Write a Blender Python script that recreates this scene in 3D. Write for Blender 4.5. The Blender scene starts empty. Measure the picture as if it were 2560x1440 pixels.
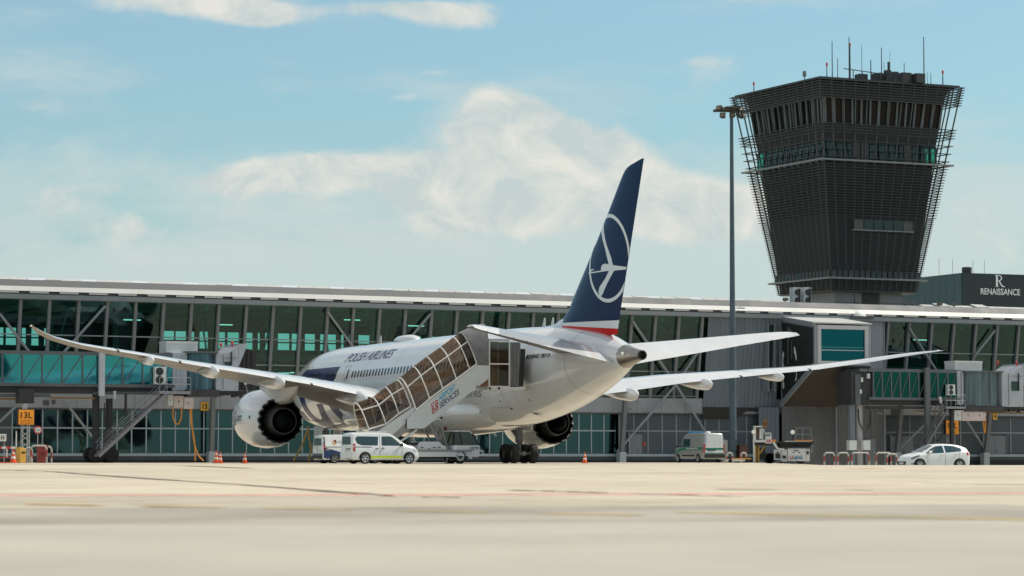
import bpy, bmesh, math, random
from mathutils import Vector, Matrix
from math import sin, cos, tan, pi, radians, sqrt, atan2, exp
random.seed(7)
sc = bpy.context.scene
COL = sc.collection

# ------------------------------------------------------------------ camera
FPX, PITCH, CAMH = 7000.0, 0.0614, 0.207
cam_d = bpy.data.cameras.new('camera'); cam = bpy.data.objects.new('camera', cam_d); COL.objects.link(cam)
cam.location = (0, 0, CAMH); cam.rotation_euler = (pi/2 + PITCH, 0, 0)
cam_d.sensor_width = 36.0; cam_d.lens = FPX/2560*36.0
cam_d.clip_start = 0.5; cam_d.clip_end = 6000
cam_d.dof.use_dof = True; cam_d.dof.focus_distance = 172.0; cam_d.dof.aperture_fstop = 2.0
sc.camera = cam

# ------------------------------------------------------------------ world and sun
SUN_EL, SUN_AZ = radians(50), radians(69)          # azimuth clockwise from +Y
world = bpy.data.worlds.new('World'); sc.world = world; world.use_nodes = True
def build_world():
    nt = world.node_tree; N = nt.nodes; L = nt.links; N.clear()
    out = N.new('ShaderNodeOutputWorld'); bg = N.new('ShaderNodeBackground'); L.new(bg.outputs[0], out.inputs[0])
    sky = N.new('ShaderNodeTexSky'); sky.sky_type = 'NISHITA'; sky.sun_disc = False
    sky.sun_elevation = SUN_EL; sky.sun_rotation = SUN_AZ; sky.air_density = 1.0; sky.dust_density = 1.5; sky.ozone_density = 1.5
    tc = N.new('ShaderNodeTexCoord'); sep = N.new('ShaderNodeSeparateXYZ'); L.new(tc.outputs['Generated'], sep.inputs[0])
    def m(op, a, b=None, c=None, clamp=False):
        n = N.new('ShaderNodeMath'); n.operation = op; n.use_clamp = clamp
        for i, v in enumerate((a, b, c)):
            if v is None: continue
            if isinstance(v, (int, float)): n.inputs[i].default_value = v
            else: L.new(v, n.inputs[i])
        return n.outputs[0]
    az = m('ARCTAN2', sep.outputs[0], sep.outputs[1])
    el = m('ARCSINE', sep.outputs[2])
    def vec(a, b, c=0.0):
        n = N.new('ShaderNodeCombineXYZ')
        for i, v in enumerate((a, b, c)):
            if isinstance(v, (int, float)): n.inputs[i].default_value = v
            else: L.new(v, n.inputs[i])
        return n.outputs[0]
    def noise(sx, sy, scale, detail, rough, off=0.0, dist=0.0):
        n = N.new('ShaderNodeTexNoise'); n.inputs['Scale'].default_value = scale; n.inputs['Detail'].default_value = detail
        n.inputs['Roughness'].default_value = rough; n.inputs['Distortion'].default_value = dist
        L.new(vec(m('MULTIPLY', az, sx), m('MULTIPLY', el, sy), off), n.inputs['Vector']); return n.outputs[0]
    def blob(a0, e0, sa, se, amp):
        da = m('DIVIDE', m('SUBTRACT', az, a0), sa); de = m('DIVIDE', m('SUBTRACT', el, e0), se)
        r2 = m('ADD', m('MULTIPLY', da, da), m('MULTIPLY', de, de))
        return m('MULTIPLY', m('EXPONENT', m('MULTIPLY', r2, -1.0)), amp)
    def total(lst):
        s = lst[0]
        for x in lst[1:]: s = m('ADD', s, x)
        return s
    n1 = noise(1, 1.9, 17.0, 9, 0.60, 3.1, 0.35); n2 = noise(1, 3.6, 9.0, 6, 0.62, 8.7, 0.3)
    # broad cloud masses of this afternoon (azimuth, elevation in radians)
    cum = total([blob(-0.008, 0.122, 0.020, 0.012, 0.62), blob(0.018, 0.112, 0.030, 0.014, 0.62), blob(0.045, 0.098, 0.035, 0.016, 0.5), blob(-0.060, 0.107, 0.050, 0.007, 0.40), blob(-0.03, 0.090, 0.075, 0.014, 0.46), blob(-0.1, 0.075, 0.09, 0.012, 0.3), blob(-0.02, 0.100, 0.028, 0.014, 0.5), blob(-0.012, 0.128, 0.010, 0.007, 0.35),
                 blob(-0.120, 0.163, 0.045, 0.007, 0.46), blob(-0.085, 0.157, 0.02, 0.006, 0.4), blob(-0.022, 0.157, 0.028, 0.008, 0.44), blob(0.16, 0.085, 0.03, 0.03, 0.22), blob(-0.170, 0.124, 0.018, 0.005, 0.40), blob(0.07, 0.140, 0.02, 0.005, 0.30), blob(0.085, 0.163, 0.03, 0.004, 0.34), blob(0.17, 0.128, 0.02, 0.006, 0.34), blob(-0.03, 0.135, 0.012, 0.004, 0.3)])
    d1 = m('ADD', m('MULTIPLY', m('SUBTRACT', n1, 0.5), 1.7), m('SUBTRACT', cum, 0.19))
    c1 = N.new('ShaderNodeMapRange'); c1.interpolation_type = 'SMOOTHSTEP'; c1.inputs['From Min'].default_value = 0.0; c1.inputs['From Max'].default_value = 0.42; L.new(d1, c1.inputs['Value'])
    d2 = m('ADD', m('MULTIPLY', m('SUBTRACT', n2, 0.5), 1.4), m('SUBTRACT', total([blob(-0.02, 0.050, 0.35, 0.055, 0.60), blob(0.12, 0.06, 0.12, 0.04, 0.2)]), 0.16))
    c2 = N.new('ShaderNodeMapRange'); c2.interpolation_type = 'SMOOTHSTEP'; c2.inputs['From Min'].default_value = -0.12; c2.inputs['From Max'].default_value = 0.42; L.new(d2, c2.inputs['Value'])
    def mix(f, a, b, mode='MIX'):
        n = N.new('ShaderNodeMix'); n.data_type = 'RGBA'; n.blend_type = mode
        if isinstance(f, (int, float)): n.inputs[0].default_value = f
        else: L.new(f, n.inputs[0])
        for i, v in ((6, a), (7, b)):
            if isinstance(v, tuple): n.inputs[i].default_value = (*v, 1)
            else: L.new(v, n.inputs[i])
        return n.outputs[2]
    col = mix(1.0, sky.outputs[0], SKY_TINT, 'MULTIPLY')
    veil = m('MULTIPLY_ADD', c2.outputs[0], 0.66, 0.18)
    col = mix(veil, col, CLOUD_VEIL)
    lit = mix(m('MULTIPLY', m('SUBTRACT', n1, 0.42), 3.2, clamp=True), CLOUD_SHADE, CLOUD_LIT)
    col = mix(m('MULTIPLY', c1.outputs[0], 0.35), col, lit)
    # the piled-up cumulus bank in the middle of the view: crisp rounded top, soft foot
    n4 = noise(1, 1.25, 30.0, 10, 0.60, 5.3, 0.6); n5 = noise(1, 1.1, 13.0, 4, 0.5, 12.2, 0.4)
    bank = total([blob(-0.006, 0.121, 0.017, 0.0135, 1.0), blob(0.012, 0.112, 0.022, 0.014, 1.0), blob(0.034, 0.104, 0.020, 0.013, 0.95), blob(0.060, 0.092, 0.030, 0.013, 0.75), blob(-0.012, 0.098, 0.030, 0.012, 0.85), blob(-0.062, 0.1035, 0.045, 0.0065, 0.85), blob(-0.10, 0.097, 0.03, 0.005, 0.5), blob(0.01, 0.088, 0.07, 0.012, 0.7),
                  blob(-0.125, 0.1625, 0.040, 0.0065, 0.92), blob(-0.088, 0.1575, 0.020, 0.006, 0.9), blob(-0.022, 0.157, 0.024, 0.0075, 0.95), blob(-0.045, 0.161, 0.03, 0.004, 0.55), blob(0.085, 0.1635, 0.02, 0.003, 0.6), blob(-0.034, 0.1385, 0.014, 0.0035, 0.6), blob(-0.04, 0.1295, 0.010, 0.003, 0.45), blob(-0.17, 0.124, 0.016, 0.004, 0.62), blob(0.072, 0.1415, 0.02, 0.0035, 0.5), blob(0.176, 0.129, 0.014, 0.004, 0.6), blob(-0.145, 0.097, 0.02, 0.004, 0.5), blob(0.165, 0.082, 0.025, 0.02, 0.62), blob(0.09, 0.085, 0.03, 0.014, 0.55), blob(-0.13, 0.082, 0.04, 0.008, 0.55), blob(-0.165, 0.091, 0.02, 0.006, 0.55)])
    d4 = m('ADD', m('MULTIPLY', m('SUBTRACT', n4, 0.5), 1.25), m('ADD', m('MULTIPLY', m('SUBTRACT', n5, 0.5), 0.9), m('SUBTRACT', bank, 0.52)))
    c4 = N.new('ShaderNodeMapRange'); c4.interpolation_type = 'SMOOTHSTEP'; c4.inputs['From Min'].default_value = -0.10; c4.inputs['From Max'].default_value = 0.30; L.new(d4, c4.inputs['Value'])
    n6 = noise(1, 1.3, 42.0, 7, 0.62, 30.1, 0.5)
    lit4 = mix(m('MULTIPLY', m('SUBTRACT', n6, 0.40), 4.0, clamp=True), (3.8, 4.3, 4.25), (5.5, 5.35, 4.85))
    col = mix(m('MULTIPLY', c4.outputs[0], 0.88), col, lit4)
    # broken cloud added overhead, out of view, to make the sky fill neutral
    n3 = noise(1, 1, 2.6, 6, 0.6, 21.0, 0.2)
    hi = N.new('ShaderNodeMapRange'); hi.interpolation_type = 'SMOOTHSTEP'; hi.inputs['From Min'].default_value = 0.19; hi.inputs['From Max'].default_value = 0.34; L.new(el, hi.inputs['Value'])
    cv = N.new('ShaderNodeMapRange'); cv.interpolation_type = 'SMOOTHSTEP'; cv.inputs['From Min'].default_value = 0.34; cv.inputs['From Max'].default_value = 0.56; L.new(n3, cv.inputs['Value'])
    col = mix(m('MULTIPLY', m('MULTIPLY', hi.outputs[0], cv.outputs[0]), 0.9), col, (5.0, 4.95, 4.7))
    L.new(col, bg.inputs[0]); bg.inputs[1].default_value = SKY_STRENGTH
SKY_STRENGTH = 0.15
SKY_TINT = (0.57, 0.83, 0.84)
CLOUD_VEIL = (4.05, 4.6, 4.5); CLOUD_LIT = (5.0, 5.0, 4.7); CLOUD_SHADE = (3.6, 4.15, 4.15)
build_world()
sd = bpy.data.lights.new('sun', 'SUN'); sun = bpy.data.objects.new('sun', sd); COL.objects.link(sun)
sd.energy = 4.2; sd.angle = radians(0.5); sd.color = (1.0, 0.93, 0.82)
sdir = Vector((sin(SUN_AZ)*cos(SUN_EL), cos(SUN_AZ)*cos(SUN_EL), sin(SUN_EL)))
sun.rotation_euler = sdir.to_track_quat('Z', 'Y').to_euler(); sun.location = sdir*300
vs = sc.view_settings; vs.view_transform = 'Standard'; vs.look = 'None'; vs.exposure = 0.0; vs.gamma = 1.0; vs.use_curve_mapping = False
cy = sc.cycles; cy.max_bounces = 8; cy.transparent_max_bounces = 16; cy.use_denoising = True
cy.sample_clamp_indirect = 4.0

# ------------------------------------------------------------------ materials
MATS = {}
def mat(name, col, rough=0.5, metal=0.0, var=0.0, vs=1.0, bump=0.0, coat=0.0, spec=0.5, stretch=(1, 1, 1), emit=0.0):
    if name in MATS: return MATS[name]
    m = bpy.data.materials.new(name); m.use_nodes = True; nt = m.node_tree; N = nt.nodes; L = nt.links
    b = N['Principled BSDF']; b.inputs['Base Color'].default_value = (*col, 1); b.inputs['Roughness'].default_value = rough
    b.inputs['Metallic'].default_value = metal; b.inputs['Specular IOR Level'].default_value = spec; b.inputs['Coat Weight'].default_value = coat; b.inputs['Coat Roughness'].default_value = 0.06
    if var or bump:
        tc = N.new('ShaderNodeTexCoord'); mp = N.new('ShaderNodeMapping'); mp.inputs['Scale'].default_value = stretch; L.new(tc.outputs['Object'], mp.inputs[0])
        nz = N.new('ShaderNodeTexNoise'); nz.inputs['Scale'].default_value = vs; nz.inputs['Detail'].default_value = 6; nz.inputs['Roughness'].default_value = 0.62; L.new(mp.outputs[0], nz.inputs['Vector'])
        if var:
            mr = N.new('ShaderNodeMapRange'); mr.inputs['From Min'].default_value = 0.3; mr.inputs['From Max'].default_value = 0.7; mr.inputs['To Min'].default_value = 1-var; mr.inputs['To Max'].default_value = 1+var*0.6; L.new(nz.outputs[0], mr.inputs['Value'])
            mx = N.new('ShaderNodeMix'); mx.data_type = 'RGBA'; mx.blend_type = 'MULTIPLY'; mx.inputs[0].default_value = 1; mx.inputs[6].default_value = (*col, 1); L.new(mr.outputs[0], mx.inputs[7]); L.new(mx.outputs[2], b.inputs['Base Color'])
            rr = N.new('ShaderNodeMapRange'); rr.inputs['To Min'].default_value = max(0.02, rough-0.12); rr.inputs['To Max'].default_value = min(1, rough+0.15); L.new(nz.outputs[0], rr.inputs['Value']); L.new(rr.outputs[0], b.inputs['Roughness'])
        if bump:
            bp = N.new('ShaderNodeBump'); bp.inputs['Strength'].default_value = bump; bp.inputs['Distance'].default_value = 0.02; L.new(nz.outputs[0], bp.inputs['Height']); L.new(bp.outputs[0], b.inputs['Normal'])
    if emit:
        b.inputs['Emission Color'].default_value = (*col, 1); b.inputs['Emission Strength'].default_value = emit
    MATS[name] = m; return m
def glass(name, tint, refl=(0.6, 0.75, 0.75), fac=0.12, rough=0.03, edge=0.5):
    if name in MATS: return MATS[name]
    m = bpy.data.materials.new(name); m.use_nodes = True; nt = m.node_tree; N = nt.nodes; L = nt.links
    N.remove(N['Principled BSDF']); out = N['Material Output']
    t = N.new('ShaderNodeBsdfTransparent'); t.inputs[0].default_value = (*tint, 1)
    g = N.new('ShaderNodeBsdfGlossy'); g.inputs[0].default_value = (*refl, 1); g.inputs['Roughness'].default_value = rough
    lw = N.new('ShaderNodeLayerWeight'); lw.inputs[0].default_value = 0.25
    mr = N.new('ShaderNodeMapRange'); mr.inputs['To Min'].default_value = fac; mr.inputs['To Max'].default_value = min(1, fac+edge); L.new(lw.outputs['Fresnel'], mr.inputs['Value'])
    nz = N.new('ShaderNodeTexNoise'); nz.inputs['Scale'].default_value = 0.6; nz.inputs['Detail'].default_value = 2
    tc = N.new('ShaderNodeTexCoord'); L.new(tc.outputs['Object'], nz.inputs['Vector'])
    bp = N.new('ShaderNodeBump'); bp.inputs['Strength'].default_value = 0.05; bp.inputs['Distance'].default_value = 0.05; L.new(nz.outputs[0], bp.inputs['Height']); L.new(bp.outputs[0], g.inputs['Normal'])
    mx = N.new('ShaderNodeMixShader'); L.new(mr.outputs[0], mx.inputs[0]); L.new(t.outputs[0], mx.inputs[1]); L.new(g.outputs[0], mx.inputs[2]); L.new(mx.outputs[0], out.inputs[0])
    MATS[name] = m; return m

# ------------------------------------------------------------------ mesh helpers
class MB:
    def __init__(s): s.v = []; s.f = []
    def add(s, vs, fs):
        o = len(s.v); s.v += [tuple(v) for v in vs]; s.f += [tuple(i+o for i in f) for f in fs]; return s
    def box(s, x0, x1, y0, y1, z0, z1):
        return s.add([(x0,y0,z0),(x1,y0,z0),(x1,y1,z0),(x0,y1,z0),(x0,y0,z1),(x1,y0,z1),(x1,y1,z1),(x0,y1,z1)],
                     [(0,3,2,1),(4,5,6,7),(0,1,5,4),(1,2,6,5),(2,3,7,6),(3,0,4,7)])
    def bar(s, p, q, w, h, up=(0,0,1)):
        p = Vector(p); q = Vector(q); d = (q-p).normalized(); u = Vector(up)
        if abs(d.dot(u)) > 0.98: u = Vector((0,1,0))
        r = d.cross(u).normalized(); u = r.cross(d).normalized()
        vs = [e + r*a*w/2 + u*b*h/2 for e in (p, q) for a, b in ((-1,-1),(1,-1),(1,1),(-1,1))]
        return s.add(vs, [(0,3,2,1),(4,5,6,7),(0,1,5,4),(1,2,6,5),(2,3,7,6),(3,0,4,7)])
    def loft(s, rings, caps=True, closed=True):
        n = len(rings[0]); o = len(s.v)
        for r in rings: s.v += [tuple(p) for p in r]
        for i in range(len(rings)-1):
            for j in range(n if closed else n-1):
                k = (j+1) % n
                s.f.append((o+i*n+j, o+i*n+k, o+(i+1)*n+k, o+(i+1)*n+j))
        if caps:
            s.f.append(tuple(o+j for j in range(n))[::-1]); s.f.append(tuple(o+(len(rings)-1)*n+j for j in range(n)))
        return s
    def tube(s, pts, r, seg=8, caps=True):
        pts = [Vector(p) for p in pts]; rings = []; prev = None
        for i, p in enumerate(pts):
            a = pts[max(i-1, 0)]; b = pts[min(i+1, len(pts)-1)]; d = (b-a).normalized()
            if prev is None:
                u = Vector((0,0,1)) if abs(d.z) < 0.9 else Vector((0,1,0))
                x = d.cross(u).normalized()
            else: x = (prev - d*prev.dot(d)).normalized()
            prev = x; y = d.cross(x); rr = r[i] if isinstance(r, (list, tuple)) else r
            rings.append([p + (x*cos(2*pi*k/seg) + y*sin(2*pi*k/seg))*rr for k in range(seg)])
        return s.loft(rings, caps)
    def lathe(s, prof, o=(0,0,0), axis='z', seg=24, caps=True):
        rings = []
        for a, r in prof:
            ring = []
            for k in range(seg):
                c, t = cos(2*pi*k/seg)*r, sin(2*pi*k/seg)*r
                p = {'z': (c, t, a), 'x': (a, c, t), 'y': (c, a, t)}[axis]
                ring.append((p[0]+o[0], p[1]+o[1], p[2]+o[2]))
            rings.append(ring)
        return s.loft(rings, caps)
    def prism(s, A, B):
        n = len(A); return s.add(list(A)+list(B), [tuple(range(n))[::-1], tuple(range(n, 2*n))] + [(i, (i+1) % n, n+(i+1) % n, n+i) for i in range(n)])
    def xf(s, M, start=0):
        for i in range(start, len(s.v)): s.v[i] = tuple(M @ Vector(s.v[i]))
        return s
    def mesh(s, name, smooth=0, bevel=0.0, bseg=2):
        me = bpy.data.meshes.new(name); me.from_pydata(s.v, [], s.f)
        bm = bmesh.new(); bm.from_mesh(me); bmesh.ops.recalc_face_normals(bm, faces=bm.faces)
        if bevel:
            ed = [e for e in bm.edges if len(e.link_faces) == 2 and e.calc_face_angle(0) > 0.5]
            bmesh.ops.bevel(bm, geom=ed, offset=bevel, segments=bseg, profile=0.6, affect='EDGES', clamp_overlap=True)
        bm.to_mesh(me); bm.free()
        if smooth:
            me.polygons.foreach_set('use_smooth', [True]*len(me.polygons))
            try: me.set_sharp_from_angle(angle=radians(smooth))
            except Exception: pass
        return me
    def build(s, name, material, parent=None, smooth=0, bevel=0.0, bseg=2, label=None):
        me = s.mesh(name, smooth, bevel, bseg)
        if material: me.materials.append(material)
        o = bpy.data.objects.new(name, me); COL.objects.link(o)
        if parent is not None: o.parent = parent
        if label: o['label'] = label
        return o
def tag(o, label=None, cat=None, group=None, kind=None):
    if label: o['label'] = label
    if cat: o['category'] = cat
    if group: o['group'] = group
    if kind: o['kind'] = kind
    return o
def thing(name, loc, rz, label, cat, group=None):
    o = bpy.data.objects.new(name, None); COL.objects.link(o); o.empty_display_size = 0.3
    o.location = loc; o.rotation_euler = (0, 0, rz); return tag(o, label, cat, group)
def copy_tree(o, parent=None):
    c = o.copy(); COL.objects.link(c)
    if parent is not None: c.parent = parent
    for ch in list(o.children): copy_tree(ch, c)
    return c
_tc = {}
def text2d(body, size=1.0, shear=0.0, bold=0.0, align='LEFT', space=1.0):
    cu = bpy.data.curves.new('t', 'FONT'); cu.body = body; cu.size = size; cu.shear = shear; cu.offset = bold; cu.align_x = align; cu.space_character = space; cu.resolution_u = 4
    ob = bpy.data.objects.new('t', cu); COL.objects.link(ob)
    dg = bpy.context.evaluated_depsgraph_get(); me = ob.evaluated_get(dg).to_mesh()
    v = [(a.co.x, a.co.y) for a in me.vertices]; f = [tuple(p.vertices) for p in me.polygons]
    ob.evaluated_get(dg).to_mesh_clear(); bpy.data.objects.remove(ob); bpy.data.curves.remove(cu); return v, f
def fit2d(v, x0, x1, y0, y1):
    a, b = min(p[0] for p in v), max(p[0] for p in v); c, d = min(p[1] for p in v), max(p[1] for p in v)
    return [(x0+(p[0]-a)/(b-a)*(x1-x0), y0+(p[1]-c)/(d-c)*(y1-y0)) for p in v]
def flat(v, f, fn):
    return MB().add([fn(x, y) for x, y in v], f)
def cut2d(v, f, xs=(), ys=()):
    bm = bmesh.new(); vv = [bm.verts.new((x, y, 0)) for x, y in v]
    for q in f:
        try: bm.faces.new([vv[i] for i in q])
        except ValueError: pass
    bmesh.ops.triangulate(bm, faces=[q for q in bm.faces if len(q.verts) > 4])
    for x in xs: bmesh.ops.bisect_plane(bm, geom=bm.verts[:]+bm.edges[:]+bm.faces[:], dist=1e-5, plane_co=(x,0,0), plane_no=(1,0,0))
    for y in ys: bmesh.ops.bisect_plane(bm, geom=bm.verts[:]+bm.edges[:]+bm.faces[:], dist=1e-5, plane_co=(0,y,0), plane_no=(0,1,0))
    bm.verts.index_update(); V = [(q.co.x, q.co.y) for q in bm.verts]; F = [tuple(a.index for a in q.verts) for q in bm.faces]; bm.free(); return V, F
def clip2d(v, f, planes):
    bm = bmesh.new(); vv = [bm.verts.new((x, y, 0)) for x, y in v]
    for q in f: bm.faces.new([vv[i] for i in q])
    for co, no in planes: bmesh.ops.bisect_plane(bm, geom=bm.verts[:]+bm.edges[:]+bm.faces[:], dist=1e-5, plane_co=(*co, 0), plane_no=(*no, 0), clear_outer=True)
    bm.verts.index_update(); V = [(q.co.x, q.co.y) for q in bm.verts]; F = [tuple(a.index for a in q.verts) for q in bm.faces]; bm.free(); return V, F
def lerp(tab, x):
    if x <= tab[0][0]: return tab[0][1:]
    for a, b in zip(tab, tab[1:]):
        if x <= b[0]:
            t = (x-a[0])/(b[0]-a[0]); return tuple(p+(q-p)*t for p, q in zip(a[1:], b[1:]))
    return tab[-1][1:]
def smooth_tab(tab, n):
    # Catmull-Rom resample of a table on its first column
    out = []
    for i in range(len(tab)-1):
        p0 = tab[max(i-1, 0)]; p1 = tab[i]; p2 = tab[i+1]; p3 = tab[min(i+2, len(tab)-1)]
        for k in range(n):
            t = k/n; r = [p1[0]+(p2[0]-p1[0])*t]
            for c in range(1, len(p1)):
                m1 = (p2[c]-p0[c])/(p2[0]-p0[0])*(p2[0]-p1[0]); m2 = (p3[c]-p1[c])/(p3[0]-p1[0])*(p2[0]-p1[0])
                r.append((2*t**3-3*t**2+1)*p1[c]+(t**3-2*t**2+t)*m1+(-2*t**3+3*t**2)*p2[c]+(t**3-t**2)*m2)
            out.append(tuple(r))
    out.append(tab[-1]); return out
# sight lines through photograph pixels (2560 x 1440), used to measure real positions on known planes
def ray(px, py):
    t = (px-1280)/FPX; v = (720-py)/FPX; c, s = cos(PITCH), sin(PITCH)
    return Vector((t, c-v*s, s+v*c))
CAMP = Vector((0, 0, CAMH))
def hit(px, py, P, n):
    d = ray(px, py); return CAMP + d*((Vector(P)-CAMP).dot(Vector(n))/d.dot(Vector(n)))
def at(px, py, Y): return hit(px, py, (0, Y, 0), (0, 1, 0))
def gz(x, y):
    def ss(a, b, t):
        t = min(1, max(0, (t-a)/(b-a))); return t*t*(3-2*t)
    z = -0.6*(1-y/100.0) if y < 100 else 0.0
    z = max(z, -0.6)
    return z - 0.34*ss(118, 148, y)*ss(0.085, 0.125, x/max(y, 1))
# terminal frame: s along the facade, d outward from it, z up
PHI = math.atan(0.497); D0 = 243.0
TE = Vector((cos(PHI), sin(PHI), 0)); TN = Vector((sin(PHI), -cos(PHI), 0)); TP = Vector((0, D0, 0))
def S(px, py, d=0.0):
    p = hit(px, py, TP+TN*d, TN); return ((p-TP).dot(TE), p.z)
def W(s, d, z=0.0): return TP + TE*s + TN*d + Vector((0, 0, z))
# ------------------------------------------------------------------ ground
def mat_concrete():
    m = bpy.data.materials.new('apron_concrete'); m.use_nodes = True; nt = m.node_tree; N = nt.nodes; L = nt.links; b = N['Principled BSDF']
    tc = N.new('ShaderNodeTexCoord'); g = N.new('ShaderNodeMapping'); L.new(tc.outputs['Object'], g.inputs[0]); g.inputs['Rotation'].default_value = (0, 0, 0.46)
    def nz(scale, detail, rough, st=(1, 1, 1)):
        mp = N.new('ShaderNodeMapping'); mp.inputs['Scale'].default_value = st; L.new(g.outputs[0], mp.inputs[0])
        n = N.new('ShaderNodeTexNoise'); n.inputs['Scale'].default_value = scale; n.inputs['Detail'].default_value = detail; n.inputs['Roughness'].default_value = rough; L.new(mp.outputs[0], n.inputs['Vector']); return n.outputs[0]
    def ramp(src, stops):
        r = N.new('ShaderNodeValToRGB'); L.new(src, r.inputs[0]); e = r.color_ramp.elements
        while len(e) < len(stops): e.new(0.5)
        for q, (p, c) in zip(e, stops): q.position = p; q.color = (*c, 1)
        return r.outputs[0]
    def mul(a, c, f=1.0):
        x = N.new('ShaderNodeMix'); x.data_type = 'RGBA'; x.blend_type = 'MULTIPLY'; x.inputs[0].default_value = f; L.new(a, x.inputs[6]); L.new(c, x.inputs[7]); return x.outputs[2]
    base = ramp(nz(0.05, 8, 0.6, (0.5, 1.3, 1)), [(0.30, (0.44, 0.39, 0.31)), (0.52, (0.51, 0.455, 0.365)), (0.75, (0.55, 0.49, 0.40))])
    slab = N.new('ShaderNodeTexBrick'); L.new(g.outputs[0], slab.inputs['Vector']); slab.offset = 0.0; slab.inputs['Scale'].default_value = 1.0
    slab.inputs['Brick Width'].default_value = 7.5; slab.inputs['Row Height'].default_value = 7.5; slab.inputs['Mortar Size'].default_value = 0.02; slab.inputs['Mortar Smooth'].default_value = 0.2
    slab.inputs['Color1'].default_value = (0.85, 0.845, 0.83, 1); slab.inputs['Color2'].default_value = (1.06, 1.05, 1.03, 1); slab.inputs['Mortar'].default_value = (0.34, 0.30, 0.26, 1)
    col = mul(base, slab.outputs['Color'], 0.85)
    col = mul(col, ramp(nz(0.7, 7, 0.7), [(0.36, (0.84, 0.82, 0.80)), (0.5, (1, 1, 1))]))
    col = mul(col, ramp(nz(0.16, 5, 0.6, (3.0, 0.5, 1)), [(0.30, (0.84, 0.82, 0.80)), (0.44, (1, 1, 1))]), 0.8)
    L.new(col, b.inputs['Base Color']); b.inputs['Roughness'].default_value = 0.9; b.inputs['Specular IOR Level'].default_value = 0.2
    bp = N.new('ShaderNodeBump'); bp.inputs['Strength'].default_value = 0.25; bp.inputs['Distance'].default_value = 0.01; L.new(nz(12, 6, 0.7), bp.inputs['Height']); L.new(bp.outputs[0], b.inputs['Normal'])
    return m
def build_ground():
    ys = [-3000, -300, -60, 0, 8, 14, 18, 22, 26, 30, 36, 42, 50, 60, 70, 80, 90, 100, 108, 116, 122, 128, 134, 140, 146, 152, 160, 175, 190, 210, 230, 260, 300, 400, 700, 1500, 5000]
    us = [-5000, -600, -150] + [-60+3*i for i in range(41)] + [150, 600, 5000]
    g = MB(); vs = []
    for y in ys:
        for u in us: vs.append((u, y, gz(u, y)))
    n = len(us); fs = [(j*n+i, j*n+i+1, (j+1)*n+i+1, (j+1)*n+i) for j in range(len(ys)-1) for i in range(n-1)]
    g.add(vs, fs); o = g.build('apron_ground', mat_concrete(), smooth=60); tag(o, 'pale sunlit concrete apron reaching from the foreground to the terminal', 'apron', kind='structure')
    def strip(name, pts, w, lift, material, label):
        # a painted or sealed line lying on the apron, subdivided so that it follows the ground
        q = MB(); P = []
        for (a, b) in zip(pts, pts[1:]):
            k = max(1, int((Vector(b)-Vector(a)).length/1.5))
            for i in range(k): P.append(Vector(a).lerp(Vector(b), i/k))
        P.append(Vector(pts[-1])); L_, R_ = [], []
        for i, p in enumerate(P):
            d = (P[min(i+1, len(P)-1)]-P[max(i-1, 0)]).normalized(); nn = Vector((-d.y, d.x)); ww = w if not callable(w) else w(i)
            for arr, s in ((L_, 1), (R_, -1)):
                x, y = p.x+nn.x*ww/2*s, p.y+nn.y*ww/2*s; arr.append((x, y, gz(x, y)+lift))
        m = len(P); q.add(L_+R_, [(i, i+1, m+i+1, m+i) for i in range(m-1)])
        return tag(q.build(name, material), label, 'ground marking', kind='structure')
    def G(px, py):
        # point of the apron seen at this pixel
        d = ray(px, py); lo = 5.0
        y = lo
        while y < 400:
            p = CAMP + d*(y/d.y)
            if p.z <= gz(p.x, p.y): break
            y += 0.1
        return (p.x, p.y)
    red = mat('red_line_paint', (0.55, 0.17, 0.12), 0.8, var=0.35, vs=1.2); wht = mat('white_line_paint', (0.75, 0.72, 0.66), 0.8, var=0.3, vs=1.2); yel = mat('yellow_line_paint', (0.52, 0.40, 0.17), 0.8, var=0.35, vs=0.7)
    seal = mat('joint_sealant', (0.17, 0.12, 0.095), 0.9, var=0.4, vs=0.5); tar = mat('old_asphalt', (0.34, 0.305, 0.255), 0.95, var=0.35, vs=0.25)
    a, b = G(-60, 1240), G(2620, 1234)
    strip('red_apron_line', [a, b], 0.9, 0.006, red, 'thin faded red line painted across the apron')
    strip('white_apron_line', [(a[0], a[1]-0.75), (b[0], b[1]-0.75)], 0.5, 0.006, wht, 'thin white line painted beside the red apron line')
    rr = random.Random(4)
    def crack(pts, w, lab):
        out = []
        for (p, q) in zip(pts, pts[1:]):
            k = 9
            for i in range(k):
                t = i/k; out.append((p[0]+(q[0]-p[0])*t + rr.uniform(-.05, .05), p[1]+(q[1]-p[1])*t + rr.uniform(-.15, .15)))
        out.append(pts[-1]); ws = [w*rr.choice([0.05, 0.4, 0.8, 1.0, 1.1]) for _ in range(4000)]
        strip('sealed_crack', out, lambda i: ws[(i//4) % 4000], 0.008, seal, lab)
    crack([G(0, 1175), G(110, 1178), G(250, 1189), G(600, 1212), G(1000, 1242), G(1170, 1245)], 0.30, 'long dark sealed crack running diagonally over the left of the apron')
    crack([G(1270, 1226), G(1390, 1229), G(1550, 1234), G(1860, 1243)], 0.26, 'dark sealed crack crossing the red line in the middle of the apron')
    crack([G(2320, 1210), G(2600, 1212)], 0.3, 'short brown crack at the right side of the apron')
    crack([G(0, 1160), G(300, 1163), G(620, 1171)], 0.5, 'faint crack far out on the left of the apron')
    crack([G(1360, 1162), G(1700, 1161)], 0.5, 'faint joint far out behind the aircraft tail')
    crack([G(1800, 1224), G(2180, 1226)], 0.30, 'thin joint line on the right half of the apron')
    # darker foreground taxi lane with a worn yellow line
    a, b = G(-200, 1291), G(2760, 1278)
    a2, b2 = G(-500, 1330), G(3060, 1330)
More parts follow.
